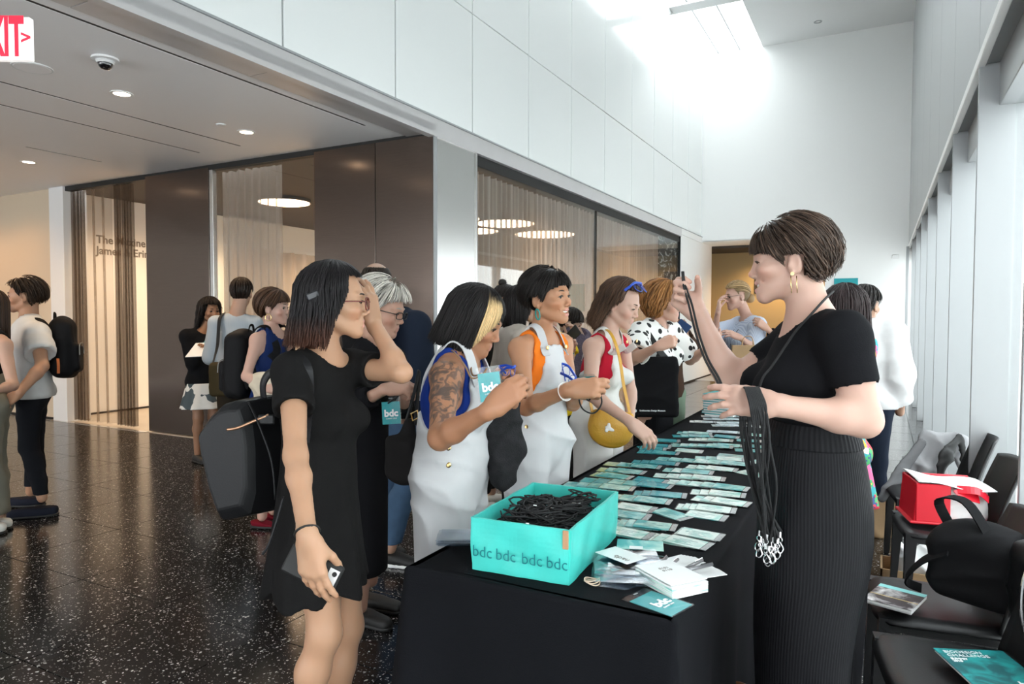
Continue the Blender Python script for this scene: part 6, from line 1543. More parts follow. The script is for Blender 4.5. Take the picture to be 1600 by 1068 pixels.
# ================================================================== the registration table and everything on it
TZ = 0.75
TA, TB, TC, TD = np.array([-1.205, 1.60]), np.array([-0.415, 1.60]), np.array([-0.415, 6.42]), np.array([-1.245, 6.42])
tb = thing('folding_table', 'long folding table set up as a registration desk under the black cloth', 'table', (-0.82, 4.0, 0))
for y0, y1 in ((1.63, 3.98), (4.02, 6.38)):
    mk('table_top', *box((-1.18, y0, .715), (-.44, y1, .742), .006), M['hall_ceiling'], tb)
    for y in (y0+.25, y1-.25):
        for x in (-1.10, -.50): mk('leg', *tube([(x, y, .715), (x, y, 0.0)], .014, 10), M['fascia'], tb)
        mk('brace', *tube([(-1.10, y, .12), (-.50, y, .12)], .010, 8), M['fascia'], tb)
def cloth_mesh():
    """tablecloth: flat top, rounded edge, hanging sides with soft folds and deeper folds at the corners"""
    pts = []                                     # perimeter, counter-clockwise from the near left corner
    for a, b, n in ((TA, TB, 60), (TB, TC, 190), (TC, TD, 40), (TD, TA, 190)):
        for i in range(n): pts.append(a+(b-a)*i/n)
    pts = np.array(pts); n = len(pts); ctr = np.array([-.81, 4.0]); r = np.random.default_rng(4)
    N = np.zeros_like(pts)
    T = np.roll(pts, -1, 0)-np.roll(pts, 1, 0); N[:, 0], N[:, 1] = T[:, 1], -T[:, 0]; N /= np.linalg.norm(N, axis=1, keepdims=True)
    s = np.cumsum(np.r_[0, np.linalg.norm(np.diff(pts, axis=0), axis=1)])
    corner = np.min([np.linalg.norm(pts-c, axis=1) for c in (TA, TB, TC, TD)], 0)
    rings = [np.c_[pts-N*.03, np.full(n, TZ)]]+[np.c_[pts-N*.014*(1-math.sin(a)), np.full(n, TZ-.014*(1-math.cos(a)))] for a in np.linspace(0.0, 1.5, 6)]
    for k in range(1, 25):
        u = k/24; z = TZ-.014-u*(.70)
        f = u**1.2*(.014*np.sin(s*7.5+.6*np.sin(s*2.1))+.010*np.sin(s*13+1.3)+.006*np.sin(s*29+2*u)) + u*.012 + np.exp(-(corner/.07)**2)*u*.060 - np.exp(-((corner-.16)/.07)**2)*u*.022
        rings.append(np.c_[pts+N*f[:, None], np.full(n, z)])
    V, F = loft(rings, closed_top=False, closed_bot=False); V = list(V); F = [f[::-1] for f in F]
    F.append(tuple(range(n))); return np.array(V), F
V, F = cloth_mesh()
TCLOTH = mat('black_tablecloth', (.0065, .0068, .0085), .92, spec=.10, var=.06, vscale=5, bump=.18, bscale=300)
tag(mk('tablecloth', V, F, TCLOTH, smooth=False, base=(-.82, 4, .04)), 'black cloth draped to the floor over the registration table', 'tablecloth')
for p in bpy.data.objects['tablecloth'].data.polygons: p.use_smooth = len(p.vertices) == 4

# ---- name badges laid out in overlapping rows
def badge_card_mat(name, c1, c2, thr):
    m, nt, b = _nodes(name); N = nt.nodes; L = nt.links; tc = N.new('ShaderNodeTexCoord'); oi = N.new('ShaderNodeObjectInfo')
    ad = N.new('ShaderNodeVectorMath'); ad.operation = 'ADD'; cx = N.new('ShaderNodeCombineXYZ'); L.new(oi.outputs['Random'], cx.inputs[2]); sc = N.new('ShaderNodeVectorMath'); sc.operation = 'SCALE'; sc.inputs['Scale'].default_value = 9; L.new(cx.outputs[0], sc.inputs[0])
    L.new(tc.outputs['Object'], ad.inputs[0]); L.new(sc.outputs[0], ad.inputs[1])
    nz = N.new('ShaderNodeTexNoise'); nz.inputs['Scale'].default_value = 14; nz.inputs['Detail'].default_value = 5; nz.inputs['Distortion'].default_value = .8; L.new(ad.outputs[0], nz.inputs['Vector'])
    cr = N.new('ShaderNodeValToRGB'); cr.color_ramp.elements[0].position = thr-.10; cr.color_ramp.elements[1].position = thr+.10
    cr.color_ramp.elements[0].color = (*c1, 1); cr.color_ramp.elements[1].color = (*c2, 1); L.new(nz.outputs[0], cr.inputs[0]); L.new(cr.outputs[0], b.inputs['Base Color']); b.inputs['Roughness'].default_value = .45; return m
M['card_teal'] = badge_card_mat('badge_print_teal', (.0, .28, .33), (.08, .52, .52), .55); M['card_mix'] = badge_card_mat('badge_print_mixed', (.03, .42, .43), (.50, .78, .70), .5)
M['card_pale'] = badge_card_mat('badge_print_pale', (.30, .66, .58), (.82, .92, .85), .44); M['card_yellow'] = badge_card_mat('badge_print_yellow', (.55, .60, .22), (.66, .74, .44), .5); M['card_white'] = badge_card_mat('badge_print_white', (.62, .72, .78), (.88, .90, .90), .45)
def make_badge(kind):
    """badge lying flat, long side along x, slot end at +x; origin at its centre"""
    lab = {'teal': 'deep teal name badge in a clear sleeve in the overlapping rows on the tablecloth', 'mix': 'teal and pale green mottled name badge in a clear sleeve in the overlapping rows',
           'pale': 'pale mint name badge in a clear sleeve in the overlapping rows on the tablecloth', 'yellow': 'yellow-green name badge in a clear sleeve at the rows by the table edge', 'white': 'whitish name badge in a clear sleeve in the farthest rows of the table'}[kind]
    t = thing('name_badge', lab, 'badge', (0, 0, 0), kind+' badges laid on the table')
    V, F = box((-.066, -.041, .0002), (.054, .041, .0014)); mk('card', V, F, M['card_'+kind], t)
    V, F = box((-.070, -.044, 0), (.076, .044, .0024), .0008); mk('sleeve', V, F, M['vinyl'], t)
    mk('slot_strip', *box((.057, -.040, .0003), (.074, .040, .0012)), mat('grey_print_'+kind, (.42, .42, .42), .6, var=.5, vscale=90), t)
    mb = MB(); r = np.random.default_rng(len(kind)*7)
    for k in range(4): y = -.025+.013*k; mb.add(*box((-.05+.02*r.random(), y, .0014), (.0+.03*r.random(), y+.0022, .00165)))
    mb.build('printed_lines', mat('badge_ink_'+kind, (.02, .22, .24) if kind != 'teal' else (.35, .60, .60), .6), t); return t
PROTO = {}; nb = 0; rb = np.random.default_rng(12)
def Z1(x, y): return 860+x/4.706, 690+y/4.706
def Z2(x, y): return 960+x/6.667, 600+y/6.667
ROWS = [(Z1, 700, 690, 1180, 785, 3, 'pale'), (Z1, 930, 655, 1270, 715, 2, 'pale'), (Z1, 440, 655, 690, 700, 3, 'mix'), (Z1, 440, 595, 930, 650, 4, 'mix'), (Z1, 440, 530, 700, 562, 3, 'mix'), (Z1, 780, 505, 1010, 572, 2, 'mix'), (Z1, 925, 475, 1370, 525, 4, 'pale'), (Z1, 1000, 528, 1170, 552, 2, 'mix'),
        (Z1, 465, 470, 770, 515, 3, 'mix'), (Z1, 310, 390, 890, 462, 4, 'mix'), (Z1, 610, 378, 1005, 408, 3, 'teal'), (Z1, 1050, 412, 1470, 475, 3, 'pale'), (Z1, 1030, 368, 1440, 405, 3, 'pale'), (Z1, 80, 305, 620, 362, 4, 'mix'), (Z1, 230, 278, 900, 350, 5, 'teal'), (Z1, 310, 238, 600, 275, 3, 'yellow'), (Z1, 620, 278, 860, 305, 3, 'teal'), (Z1, 850, 290, 1460, 370, 5, 'mix'),
        (Z1, 760, 245, 1290, 290, 4, 'mix'), (Z1, 830, 205, 1200, 240, 3, 'mix'), (Z1, 350, 202, 700, 237, 3, 'yellow'), (Z1, 400, 160, 815, 197, 3, 'yellow'), (Z1, 600, 145, 950, 172, 3, 'teal'), (Z1, 780, 122, 1480, 190, 6, 'mix'), (Z1, 1000, 182, 1380, 218, 3, 'pale'), (Z1, 1060, 118, 1440, 142, 3, 'mix'), (Z1, 1230, 100, 1440, 118, 2, 'pale'), (Z1, 1390, 215, 1480, 235, 1, 'pale'),
        (Z1, 640, 72, 950, 95, 3, 'teal'), (Z1, 920, 62, 1120, 78, 2, 'pale'), (Z1, 640, 45, 870, 45, 2, 'teal'), (Z1, 880, 25, 1340, 48, 4, 'mix'), (Z2, 260, 672, 500, 684, 3, 'teal'), (Z2, 320, 640, 590, 655, 3, 'teal'), (Z2, 400, 588, 690, 600, 3, 'teal'), (Z2, 590, 630, 1240, 678, 5, 'mix'), (Z2, 770, 575, 1240, 605, 4, 'pale'), (Z2, 600, 540, 1030, 552, 3, 'teal'), (Z2, 650, 505, 1020, 525, 3, 'mix'),
        (Z2, 960, 488, 1320, 512, 2, 'white'), (Z2, 970, 630, 1350, 655, 3, 'mix'), (Z2, 1040, 540, 1280, 560, 2, 'teal'), (Z2, 1250, 685, 1400, 692, 1, 'teal'), (Z2, 1270, 580, 1400, 588, 1, 'teal'), (Z2, 1080, 745, 1370, 768, 2, 'mix'), (Z2, 1010, 430, 1330, 438, 3, 'white'), (Z2, 780, 388, 1060, 400, 2, 'white'), (Z2, 1060, 400, 1400, 410, 2, 'white'), (Z2, 920, 362, 1330, 375, 3, 'white'), (Z2, 900, 332, 1300, 345, 3, 'white'),
        (Z2, 1400, 640, 1480, 650, 1, 'teal'), (Z2, 1420, 800, 1480, 810, 1, 'mix'), (Z2, 1380, 430, 1480, 440, 1, 'white'), (Z2, 1390, 520, 1480, 530, 1, 'mix')]
ORD = ['first', 'second', 'third', 'fourth', 'fifth', 'sixth', 'seventh']
def nth(k): return ORD[k] if k < 7 else '%d%s' % (k+1, 'th' if 10 <= (k+1) % 100 <= 20 else {1: 'st', 2: 'nd', 3: 'rd'}.get((k+1) % 10, 'th'))
LOOK = dict(teal='deep teal', mix='mottled teal', pale='pale mint', yellow='yellow-green', white='whitish')
ROWS.sort(key=lambda q: onplane(*q[0]((q[1]+q[3])/2, (q[2]+q[4])/2), 2, TZ)[1])
for row, (zf, xa, ya, xb, yb, n, kind) in enumerate(ROWS):
    a = onplane(*zf(xa, ya), 2, TZ); b = onplane(*zf(xb, yb), 2, TZ); a[0] = max(a[0], TA[0]+.01); b[0] = min(b[0], TB[0]-.012)
    ang = math.atan2(b[1]-a[1], b[0]-a[0]); L = np.linalg.norm(b-a); d = (b-a)/L
    for k in range(n):
        kd = kind
        if kind == 'yellow' and k > 0: kd = 'mix'
        elif rb.random() < .22 and kind in ('mix', 'teal'): kd = 'pale' if kind == 'mix' else 'mix'
        t = (0.070+(max(L-.146, 0))*(k/max(n-1, 1)))
        c = a+d*t; c[2] = TZ+.0008+.0026*k
        if kd not in PROTO: PROTO[kd] = o = make_badge(kd)
        else: o = copy_tree(PROTO[kd])
        o['label'] = '%s badge, %s from the aisle in the %s strip behind the turquoise box' % (LOOK[kd], nth(k), nth(row)); o['group'] = 'name badges laid out on the table'
        o.location = c; o.rotation_euler = (0, 0.012 if n > 1 and k else 0, ang+rb.normal(0, .02)); nb += 1
# the single large badge at the near corner
c = onplane(1027, 941, 2, TZ)+np.array([0, 0, .002]); ang = math.atan2(*(onplane(1062, 955, 2, TZ)-onplane(990, 930, 2, TZ))[[1, 0]])
R = np.stack([[-math.sin(ang), math.cos(ang), 0], [-math.cos(ang), -math.sin(ang), 0], [0, 0, 1.0]], 1)
clip_badge('single teal badge with white letters at the near corner of the table', c, R, w=.105, h=.150)

# ---- turquoise box of lanyards
TQ = mat('turquoise_paper', (.065, .60, .53), .38, var=.03, vscale=5, bump=.35, bscale=9, spec=.45)
A_, B_, C_ = onplane(738, 889, 2, TZ), onplane(889, 915, 2, TZ), onplane(957, 838, 2, TZ)
ux = unit(B_-A_); W_ = np.linalg.norm(B_-A_); uy = np.array([-ux[1], ux[0], 0]); D_ = .50; HB = .150
D_ = float((C_-B_) @ uy)
bx_ = thing('lanyard_box', 'open turquoise paper-covered box with stencilled letters on the table', 'box', (A_+B_)/2+uy*D_/2)
Rb = np.stack([ux, uy, np.array([0, 0, 1.0])], 1); o3 = np.array([0, 0, TZ+.001]); A3 = np.array([A_[0], A_[1], 0])+o3
def bxp(x, y, z): return A3+x*ux+y*uy+z*Rb[:, 2]
def wall_(name, p, q, lean, par, n=12):
    """paper-covered wall with a slightly creased face and rolled top edge"""
    p = np.asarray(p, float); q = np.asarray(q, float); t = unit(q-p); nn = np.cross(t, [0, 0, 1.0]); r = np.random.default_rng(len(name)+abs(int(p[0]*100)))
    def fn(u, v, off, sg):
        w = .0035*np.sin(7*u+3*v+r.random())*np.sin(math.pi*v)+.002*np.sin(17*u-4*v)
        P_ = p[:, None, None]+(q-p)[:, None, None]*u+np.array([0, 0, HB])[:, None, None]*(v-.03*np.sin(2.5*u*math.pi)*0)+nn[:, None, None]*(off+sg*w+lean*v); return P_[0], P_[1], P_[2]
    V1, F1 = grid(lambda u, v: fn(u, v, .0, 1), 24, n); V2, F2 = grid(lambda u, v: fn(u, v, -.008, .4), 24, n)
    m = MB(); m.add(V1, F1); m.add(V2, F2[:, ::-1]); top = [(i*n+n-1) for i in range(24)]
    F3 = [(top[i], top[i+1], top[i+1]+len(V1), top[i]+len(V1)) for i in range(23)]; m.F += F3
    for e in (0, 23): m.F += [(e*n+j, e*n+j+1, e*n+j+1+len(V1), e*n+j+len(V1)) for j in range(n-1)]
    return m.build(name, TQ, par, smooth=False)
wall_('front_wall', bxp(0, 0, 0), bxp(W_, 0, 0), .004, bx_); wall_('side_wall', bxp(W_, 0, 0), bxp(W_, D_, 0), .006, bx_); wall_('back_wall', bxp(W_, D_, 0), bxp(0, D_, 0), .004, bx_); wall_('side_wall', bxp(0, D_, 0), bxp(0, 0, 0), .004, bx_)
mk('bottom', *loft([np.array([bxp(x, y, z) for x, y in ((0, 0), (W_, 0), (W_, D_), (0, D_))]) for z in (0, .004)]), TQ, bx_)
mk('cardboard_corner', *box((0, 0, 0), (.016, .006, .05), .001, Rb, bxp(W_-.008, -.006, HB-.026)), mat('bare_cardboard', (.50, .28, .15), .8), bx_)
ink = mat('stencil_teal', (.0, .20, .22), .5); Rf = np.stack([ux, np.array([0, 0, 1.0]), -uy], 1)
for k, x in enumerate((.12, .37, .64, .89)): text_obj('bdc', .046, bxp(W_*x+.018*0, -.0075, HB*.37), Rf, ink, bx_, bold=-.0004, sx=.95)
# heap of black cords in the box: curled loops, with a few metal clips
heap = thing('lanyards', 'heap of coiled black lanyards filling the turquoise box', 'lanyards', bxp(W_/2, D_/2, .01)); heap['kind'] = 'stuff'
r = np.random.default_rng(77); m_ = MB(); Sx = Sdf()
hc = bxp(W_*.54, D_*.48, .03)
def htop(x, y): return .075+.085*math.exp(-((x-W_*.42)/(W_*.34))**2-((y-D_*.45)/(D_*.34))**2)+.07*math.exp(-((x-W_*.78)/(W_*.16))**2-((y-D_*.70)/(D_*.18))**2)
for k in range(260):
    x, y = r.uniform(.07, W_-.07), r.uniform(.06, D_-.06); h = htop(x, y); a0, R1 = r.uniform(0, 6.28), r.uniform(.022, .050); tl = r.uniform(-.7, .7); tl2 = r.uniform(-.6, .6); turns = r.uniform(.7, 1.4); n = 15
    a = a0+np.linspace(0, turns*6.28, n); zz = h+r.uniform(-.03, .008)
    pts = np.array([bxp(np.clip(x+R1*math.cos(t)*(1+.2*math.sin(2*t)), .016, W_-.016), np.clip(y+R1*math.sin(t), .016, D_-.016), max(.012, zz+R1*(tl*math.cos(t)+tl2*math.sin(t))*.6)) for t in a])
    m_.add(*tube(pts, .0027, 5))
m_.build('cords', CORD, heap, smooth=True)
V, F = grid(lambda u, v: tuple(np.moveaxis(np.array([[bxp(.014+(W_-.028)*a, .014+(D_-.028)*b, htop(a*W_, b*D_)-.012) for b in v[0]] for a in u[:, 0]]), -1, 0)), 18, 18)
mk('cord_mass', V, F, CORD, heap, smooth=True)
mc = MB()
for k in range(12):
    x, y = r.uniform(.08, W_-.08), r.uniform(.08, D_*.6); h = htop(x, y)+.003; a = r.uniform(0, 6.28); p = bxp(x, y, h); d = math.cos(a)*ux+math.sin(a)*uy
    mc.add(*tube([p, p+d*.012], .0036, 6)); t = np.linspace(0, 6.28, 10)[:-1]; mc.add(*tube([p+d*(.022+.008*math.cos(q))+np.cross(d, Rb[:, 2])*.006*math.sin(q) for q in t], .0013, 4, closed=True))
mc.build('clips', M['chrome'], heap)

# ---- lanyards hanging from the organiser's left hand, each with crimp and swivel hook
def swivel_hook(p, d, par, s=1.0):
    d = unit(d); a = unit(np.cross(d, [0.3, 1, .1])); 
    mk('crimp', *tube([p, p+d*.018*s], .0048*s, 8), M['chrome'], par)
    t = np.linspace(0, 6.283, 13)[:-1]; mk('ring', *tube([p+d*(.026+.008*math.cos(q))*s+a*.007*math.sin(q)*s for q in t], .0016*s, 5, closed=True), M['chrome'], par)
    mk('hook', *tube(smoothpath([p+d*.033*s, p+d*.040*s+a*.004*s, p+d*.052*s+a*.010*s, p+d*.066*s+a*.004*s, p+d*.064*s-a*.007*s, p+d*.050*s-a*.008*s, p+d*.040*s-a*.002*s], 4), .0021*s, 6), M['chrome'], par)
hand = organiser.J['wrL']
R0 = unit(organiser.J['wrL']-organiser.J['elL']); r = np.random.default_rng(5)
ends = [(1191, 838), (1196, 848), (1199, 834), (1204, 845), (1207, 838), (1212, 848), (1216, 840), (1219, 830), (1188, 828), (1202, 852)]
for k, (ex_, ey) in enumerate(ends):
    t = thing('lanyard', 'black lanyard with metal swivel hook hanging in the bunch from the organiser\'s wrist', 'lanyard', P(ex_, ey+30, 1.86), 'lanyards hanging from the organiser\'s wrist')
    xo = 1166+k*3.2; q = k/9.0; dn, df = -.050-.006*r.random(), .040
    top = [P(1180+20*q+r.uniform(-3, 3), 606+4*q, 1.85), ]
    b = P(ex_, ey, 1.86+.01*r.normal())
    near = [b, P(1204-14*(1-q)+r.normal()*5, 765, 1.80+r.normal()*.01), P(1193-12*(1-q)+10*q+r.normal()*4, 700, 1.735+r.normal()*.008), P(1177+23*q+r.normal()*2, 655, 1.705), P(1172+24*q, 632, 1.698), P(1167+22*q, 614, 1.715)]
    far_ = [P(1163+21*q, 605, 1.755), P(1160+18*q, 618, 1.80), P(1160+14*q+r.normal()*4, 665, 1.815), P(1170+12*q+r.normal()*6, 745, 1.84+r.normal()*.01), b+RT*.004]
    mk('cord', *tube(smoothpath(near+far_, 6), .0031, 5), CORD, t, smooth=True)
    swivel_hook(b, np.array([r.normal()*.12, r.normal()*.12, -1]), t, .85)
# the one she holds up, looped from the raised hand down to the other
up = thing('lanyard', 'black lanyard held up in the raised hand of the organiser', 'lanyard', P(1115, 560, 2.1))
for dx in (0, 5):
    mk('cord', *tube(smoothpath([P(1066+dx*.3, 424, 2.10), P(1068+dx*.5, 445, 2.09), P(1076+dx, 475, 2.085), P(1087+dx, 520, 2.06), P(1101+dx, 560, 1.98), P(1118+dx, 590, 1.86), P(1128+dx*.6, 612, 1.80)], 6), .0034, 6), CORD, up, smooth=True)

# ---- stack of sleeves, cards, pens, rubber band
pk = thing('sleeve_pack', 'loose pile of clear plastic badge sleeves beside the turquoise box', 'sleeves', onplane(985, 893, 2, TZ)); r = np.random.default_rng(9)
ca = onplane(978, 893, 2, TZ); cb = onplane(1000, 862, 2, TZ); CLR = glass_mat('bluish_vinyl', (.86, .90, .94), refl=.35, rough=.12)
for k in range(16):
    a = r.normal(0, .10)+.35; c = ca+np.array([r.normal(0, .014), r.normal(0, .02), .003+.0016*k]); w = r.normal(0, .004, 4)
    ex2 = np.array([math.cos(a), math.sin(a), 0]); ey2 = np.array([-math.sin(a), math.cos(a), 0])
    V, F = grid(lambda u, v: tuple(c[i]+ex2[i]*(u-.5)*.155+ey2[i]*(v-.5)*.20+(i == 2)*(.006*np.sin(5*u+3*v+k)*.4+.004*np.sin(9*v-2*u+k*2)) for i in range(3)), 9, 10)
    mk('sleeve', V, F, CLR if k % 3 else M['vinyl'], pk, smooth=True)
mk('insert_card', *obox(cb+np.array([0, 0, .022]), (.14, .09, .001), rotm((0, 0, 1), .3)), M['card_mix'], pk)
mk('bar_label', *obox(cb+np.array([.005, -.055, .031]), (.04, .025, .001), rotm((0, 0, 1), .3)), M['white_paint'], pk)
def flat_card(name, label, px, py, z, w, h, ang, m, th=.001, cat='card', tilt=0.0, par=None):
    c = onplane(px, py, 2, TZ); c[2] = TZ+z; R = rotm((0, 0, 1), ang) @ rotm((1, 0, 0), tilt); V, F = obox(c, (w, h, th), R, 0.0003)
    if par is not None: return mk(name, V, F, m, par), c, R
    return tag(mk(name, V, F, m), label, cat), c, R
CARDW = mat('white_card', (.86, .87, .87), .5)
t = thing('name_card', 'loose white printed card lying on the pile of clear sleeves', 'card', onplane(970, 888, 2, TZ)+np.array([0, 0, .036]))
o, c, R = flat_card('sheet', None, 970, 886, .036, .125, .085, -.42, CARDW, par=t); text_obj('nadb', .028, c+R[:, 2]*.001+R[:, 0]*.02-R[:, 1]*.02, R @ rotm((0, 0, 1), math.pi), M['text_grey'], t, bold=-.0004)
t = thing('card_stack', 'stack of white cards with teal sides at the near corner of the table', 'cards', onplane(1048, 918, 2, TZ))
for k in range(7): o, c, R = flat_card('card', None, 1048, 914, .002+.0042*k, .118, .158, .95+.01*math.sin(k*2), CARDW if k % 2 == 0 else M['card_pale'], .0036, par=t)
o, c, R = flat_card('card', None, 1047, 912, .033, .118, .158, .93, CARDW, .002, par=t); text_obj('0101\n0110', .016, c+R[:, 2]*.0014+R[:, 0]*.0-R[:, 1]*-.02, R, M['text_grey'], t, bold=-.0003)
t = thing('card_stack', 'fanned white cards lying under the pens', 'cards', onplane(1080, 890, 2, TZ))
for k in range(5): o, c, R = flat_card('card', None, 1074+3*k, 884+2*k, .002+.002*k, .105, .15, 1.05-.05*k, CARDW, .0018, par=t)
PEN = mat('grey_pen', (.25, .25, .26), .3, metal=.4)
for k, (x0, y0, x1, y1) in enumerate(((1018, 896, 1040, 872), (1030, 898, 1062, 871), (1056, 896, 1093, 877), (1062, 893, 1084, 888))):
    a, b = onplane(x0, y0, 2, TZ+.02), onplane(x1, y1, 2, TZ+.022); d = unit(b-a); a[2] = TZ+.021; b = a+d*.14*(1 if k < 3 else .8)
    t = thing('pen', ('grey pen leaning on the sleeve pile, nearest the turquoise box', 'grey pen lying second from the sleeve pile over the fanned cards', 'longest grey pen lying across the fanned cards', 'short grey pen beside the longest pen')[k], 'pen', a)
    mk('barrel', *tube([a, b], .0052, 8), PEN, t, smooth=True); mk('tip', *tube([a, a-d*.012], [.005, .001], 8), M['chrome'], t); mk('pocket_clip', *tube([b+np.array([0, 0, .006]), b-d*.04+np.array([0, 0, .0065])], .0014, 5), M['chrome'], t)
c = onplane(925, 911, 2, TZ+.004); t = np.linspace(0, 6.283, 25)[:-1]; mb = MB()
for k in range(3): mb.add(*tube([c+np.array([.022*math.cos(q)*(1-.1*k), .016*math.sin(q+.3*k), .004+.004*k+.003*math.sin(2*q+k)]) for q in t], .0017, 5, closed=True))
tag(mb.build('rubber_band', mat('tan_rubber', (.62, .48, .36), .7), smooth=True), 'tan rubber band coiled at the corner of the turquoise box', 'band')
c = onplane(724, 846, 2, TZ); t = thing('sleeve_pack', 'flat bundle of bluish clear sleeves behind the turquoise box', 'sleeves', c)
for k in range(6): mk('sleeve', *obox(c+np.array([.01*math.sin(k*3), .006*math.cos(k*5), .003+.004*k]), (.16, .11, .003), rotm((0, 0, 1), .5+.05*math.sin(k*4)), .001), CLR, t)
# programmes piled at the far end of the table
r = np.random.default_rng(3); PG = mat('page_edges', (.75, .75, .73), .7); 
for k in range(9):
    c = onplane(1128, 648, 2, TZ); c[2] = TZ+.010+.018*k; R = rotm((0, 0, 1), r.normal(0, .05)-.1)
    t = thing('programme_book', 'teal programme booklet in the pile at the far end of the table', 'book', c, 'programmes piled on the far table end')
    mk('pages', *obox(c, (.20, .24, .013), R, .001), PG, t); mk('cover', *obox(c+np.array([0, 0, .0075]), (.205, .245, .002), R), M['badge_teal'], t); mk('back_cover', *obox(c-np.array([0, 0, .0075]), (.205, .245, .002), R), M['badge_teal'], t)

# ================================================================== chairs, bags and boxes along the window
PLA = mat('black_plastic', (.011, .011, .012), .42, spec=.45, bump=.05, bscale=200)
def chair(label, x, y, rot):
    """moulded stacking chair: seat with rolled edge, curved back slab, four legs, apron; faces -x when rot = 0"""
    t = thing('stacking_chair', label, 'chair', (x, y, 0), 'black stacking chairs along the window'); R = rotm((0, 0, 1), rot); o = np.array([x, y, 0.0]); T = lambda V: V @ R.T+o
    def seat(u, v):
        a = (u-.5)*2; b = (v-.5)*2; sx = np.sign(a)*np.abs(a); X = a*.225; Y = b*.225*(1-.05*a)
        k = np.maximum(np.abs(a), np.abs(b)); kk = (np.abs(a)**6+np.abs(b)**6)**(1/6.0); s_ = k/np.maximum(kk, 1e-6); X, Y = X*s_, Y*s_
        return X, Y, .455-.022*(1-np.abs(b)**2)*(.4+.6*(a+1)/2)-.028*np.clip(k-.86, 0, 1)/.14*.9
    V, F = grid(seat, 25, 25); s = mk('seat', T(V), F, PLA, t, smooth=True); solid(s, .012, -1)
    def back(u, v):
        b = (v-.5)*2; z = .43+u*.37; w = .205-.02*u; bend = .055*(b**2); return .195+.085*u+.03*u*u-bend, b*w, z-.015*u*b**4
    V, F = grid(back, 16, 17); s = mk('backrest', T(V), F, PLA, t, smooth=True); solid(s, .014, 0)
    for sx, sy in ((-1, -1), (-1, 1), (1, -1), (1, 1)):
        a = np.array([sx*.185, sy*.19, .44]); b = np.array([sx*.205+(.02 if sx > 0 else 0), sy*.20, 0.0])
        V, F = loft([c_+np.array([[-w, -w, 0], [w, -w, 0], [w, w, 0], [-w, w, 0]]) for c_, w in ((b, .014), (a*.5+b*.5, .018), (a, .026))]); mk('leg', T(V), F, PLA, t)
    for sy in (-1, 1): mk('apron', T(box((-.19, sy*.195-.008, .39), (.19, sy*.195+.008, .435), .003)[0]), box((0, 0, 0), (1, 1, 1), .003)[1], PLA, t)
    mk('apron', T(box((-.205, -.19, .39), (-.19, .19, .435), .003)[0]), box((0, 0, 0), (1, 1, 1), .003)[1], PLA, t); return t
chair('nearest black chair, with the teal booklet on its seat', .235, 2.36, .16)
chair('second black chair from the front, holding a magazine and black bags', .20, 2.90, .10)
chair('black chair under the red gift box', .305, 4.02, .12)
chair('black chair under the grey draped jacket', .28, 4.72, .12)
# programme on the nearest chair
c = onplane(1546, 1046, 2, .475); bk = thing('programme_book', 'teal booklet with white title lying on the nearest chair', 'book', c); ang = math.atan2(*(onplane(1590, 1018, 2, .475)-onplane(1498, 1014, 2, .475))[[1, 0]]); R = rotm((0, 0, 1), ang)
c = c+R[:, 0]*.0; mk('pages', *obox(c, (.19, .215, .008), R, .001), PG, bk); mk('cover', *obox(c+np.array([0, 0, .005]), (.195, .22, .0015), R), badge_card_mat('cover_print', (.005, .10, .11), (.01, .30, .30), .5), bk)
zt = c+np.array([0, 0, .0062]); text_obj('BIODESIGN\nCHALLENGE', .021, zt+R[:, 1]*.078-R[:, 0]*.080, R, M['ink_white'], bk, align='LEFT', bold=-.0002); text_obj('SUMMIT\n2018', .013, zt+R[:, 1]*.040-R[:, 0]*.080, R, M['ink_white'], bk, align='LEFT', bold=.0006); text_obj('bdc', .034, zt-R[:, 1]*.085+R[:, 0]*.055, R, M['ink_white'], bk, bold=.001)
# magazines on the second chair
for k, (dz, dx) in enumerate(((.475, 0), (.487, .004))):
    c = onplane(1399, 936-k*2, 2, dz); ang = math.atan2(*(onplane(1439, 930, 2, .475)-onplane(1360, 910, 2, .475))[[1, 0]]); R = rotm((0, 0, 1), ang)
    t = thing('magazine', ('magazine with pale teal edge on the second chair, lower of two', 'magazine with grey flower photo cover on the second chair, upper of two')[k], 'magazine', c)
    mk('pages', *obox(c, (.150, .185, .010), R, .001), PG, t); mk('cover', *obox(c+np.array([0, 0, .0056]), (.152, .188, .0012), R), M['badge_teal'] if k == 0 else badge_card_mat('flower_print', (.03, .02, .022), (.6, .58, .58), .55), t)
    if k: mk('title_band', *obox(c+np.array([0, 0, .0064])+R[:, 1]*.078, (.152, .03, .0008), R), mat('pale_teal', (.25, .62, .62), .5), t); mk('spine_band', *obox(c+np.array([0, 0, .0064])-R[:, 1]*.02, (.152, .004, .0008), R), mat('gold_line', (.6, .45, .2), .5), t)
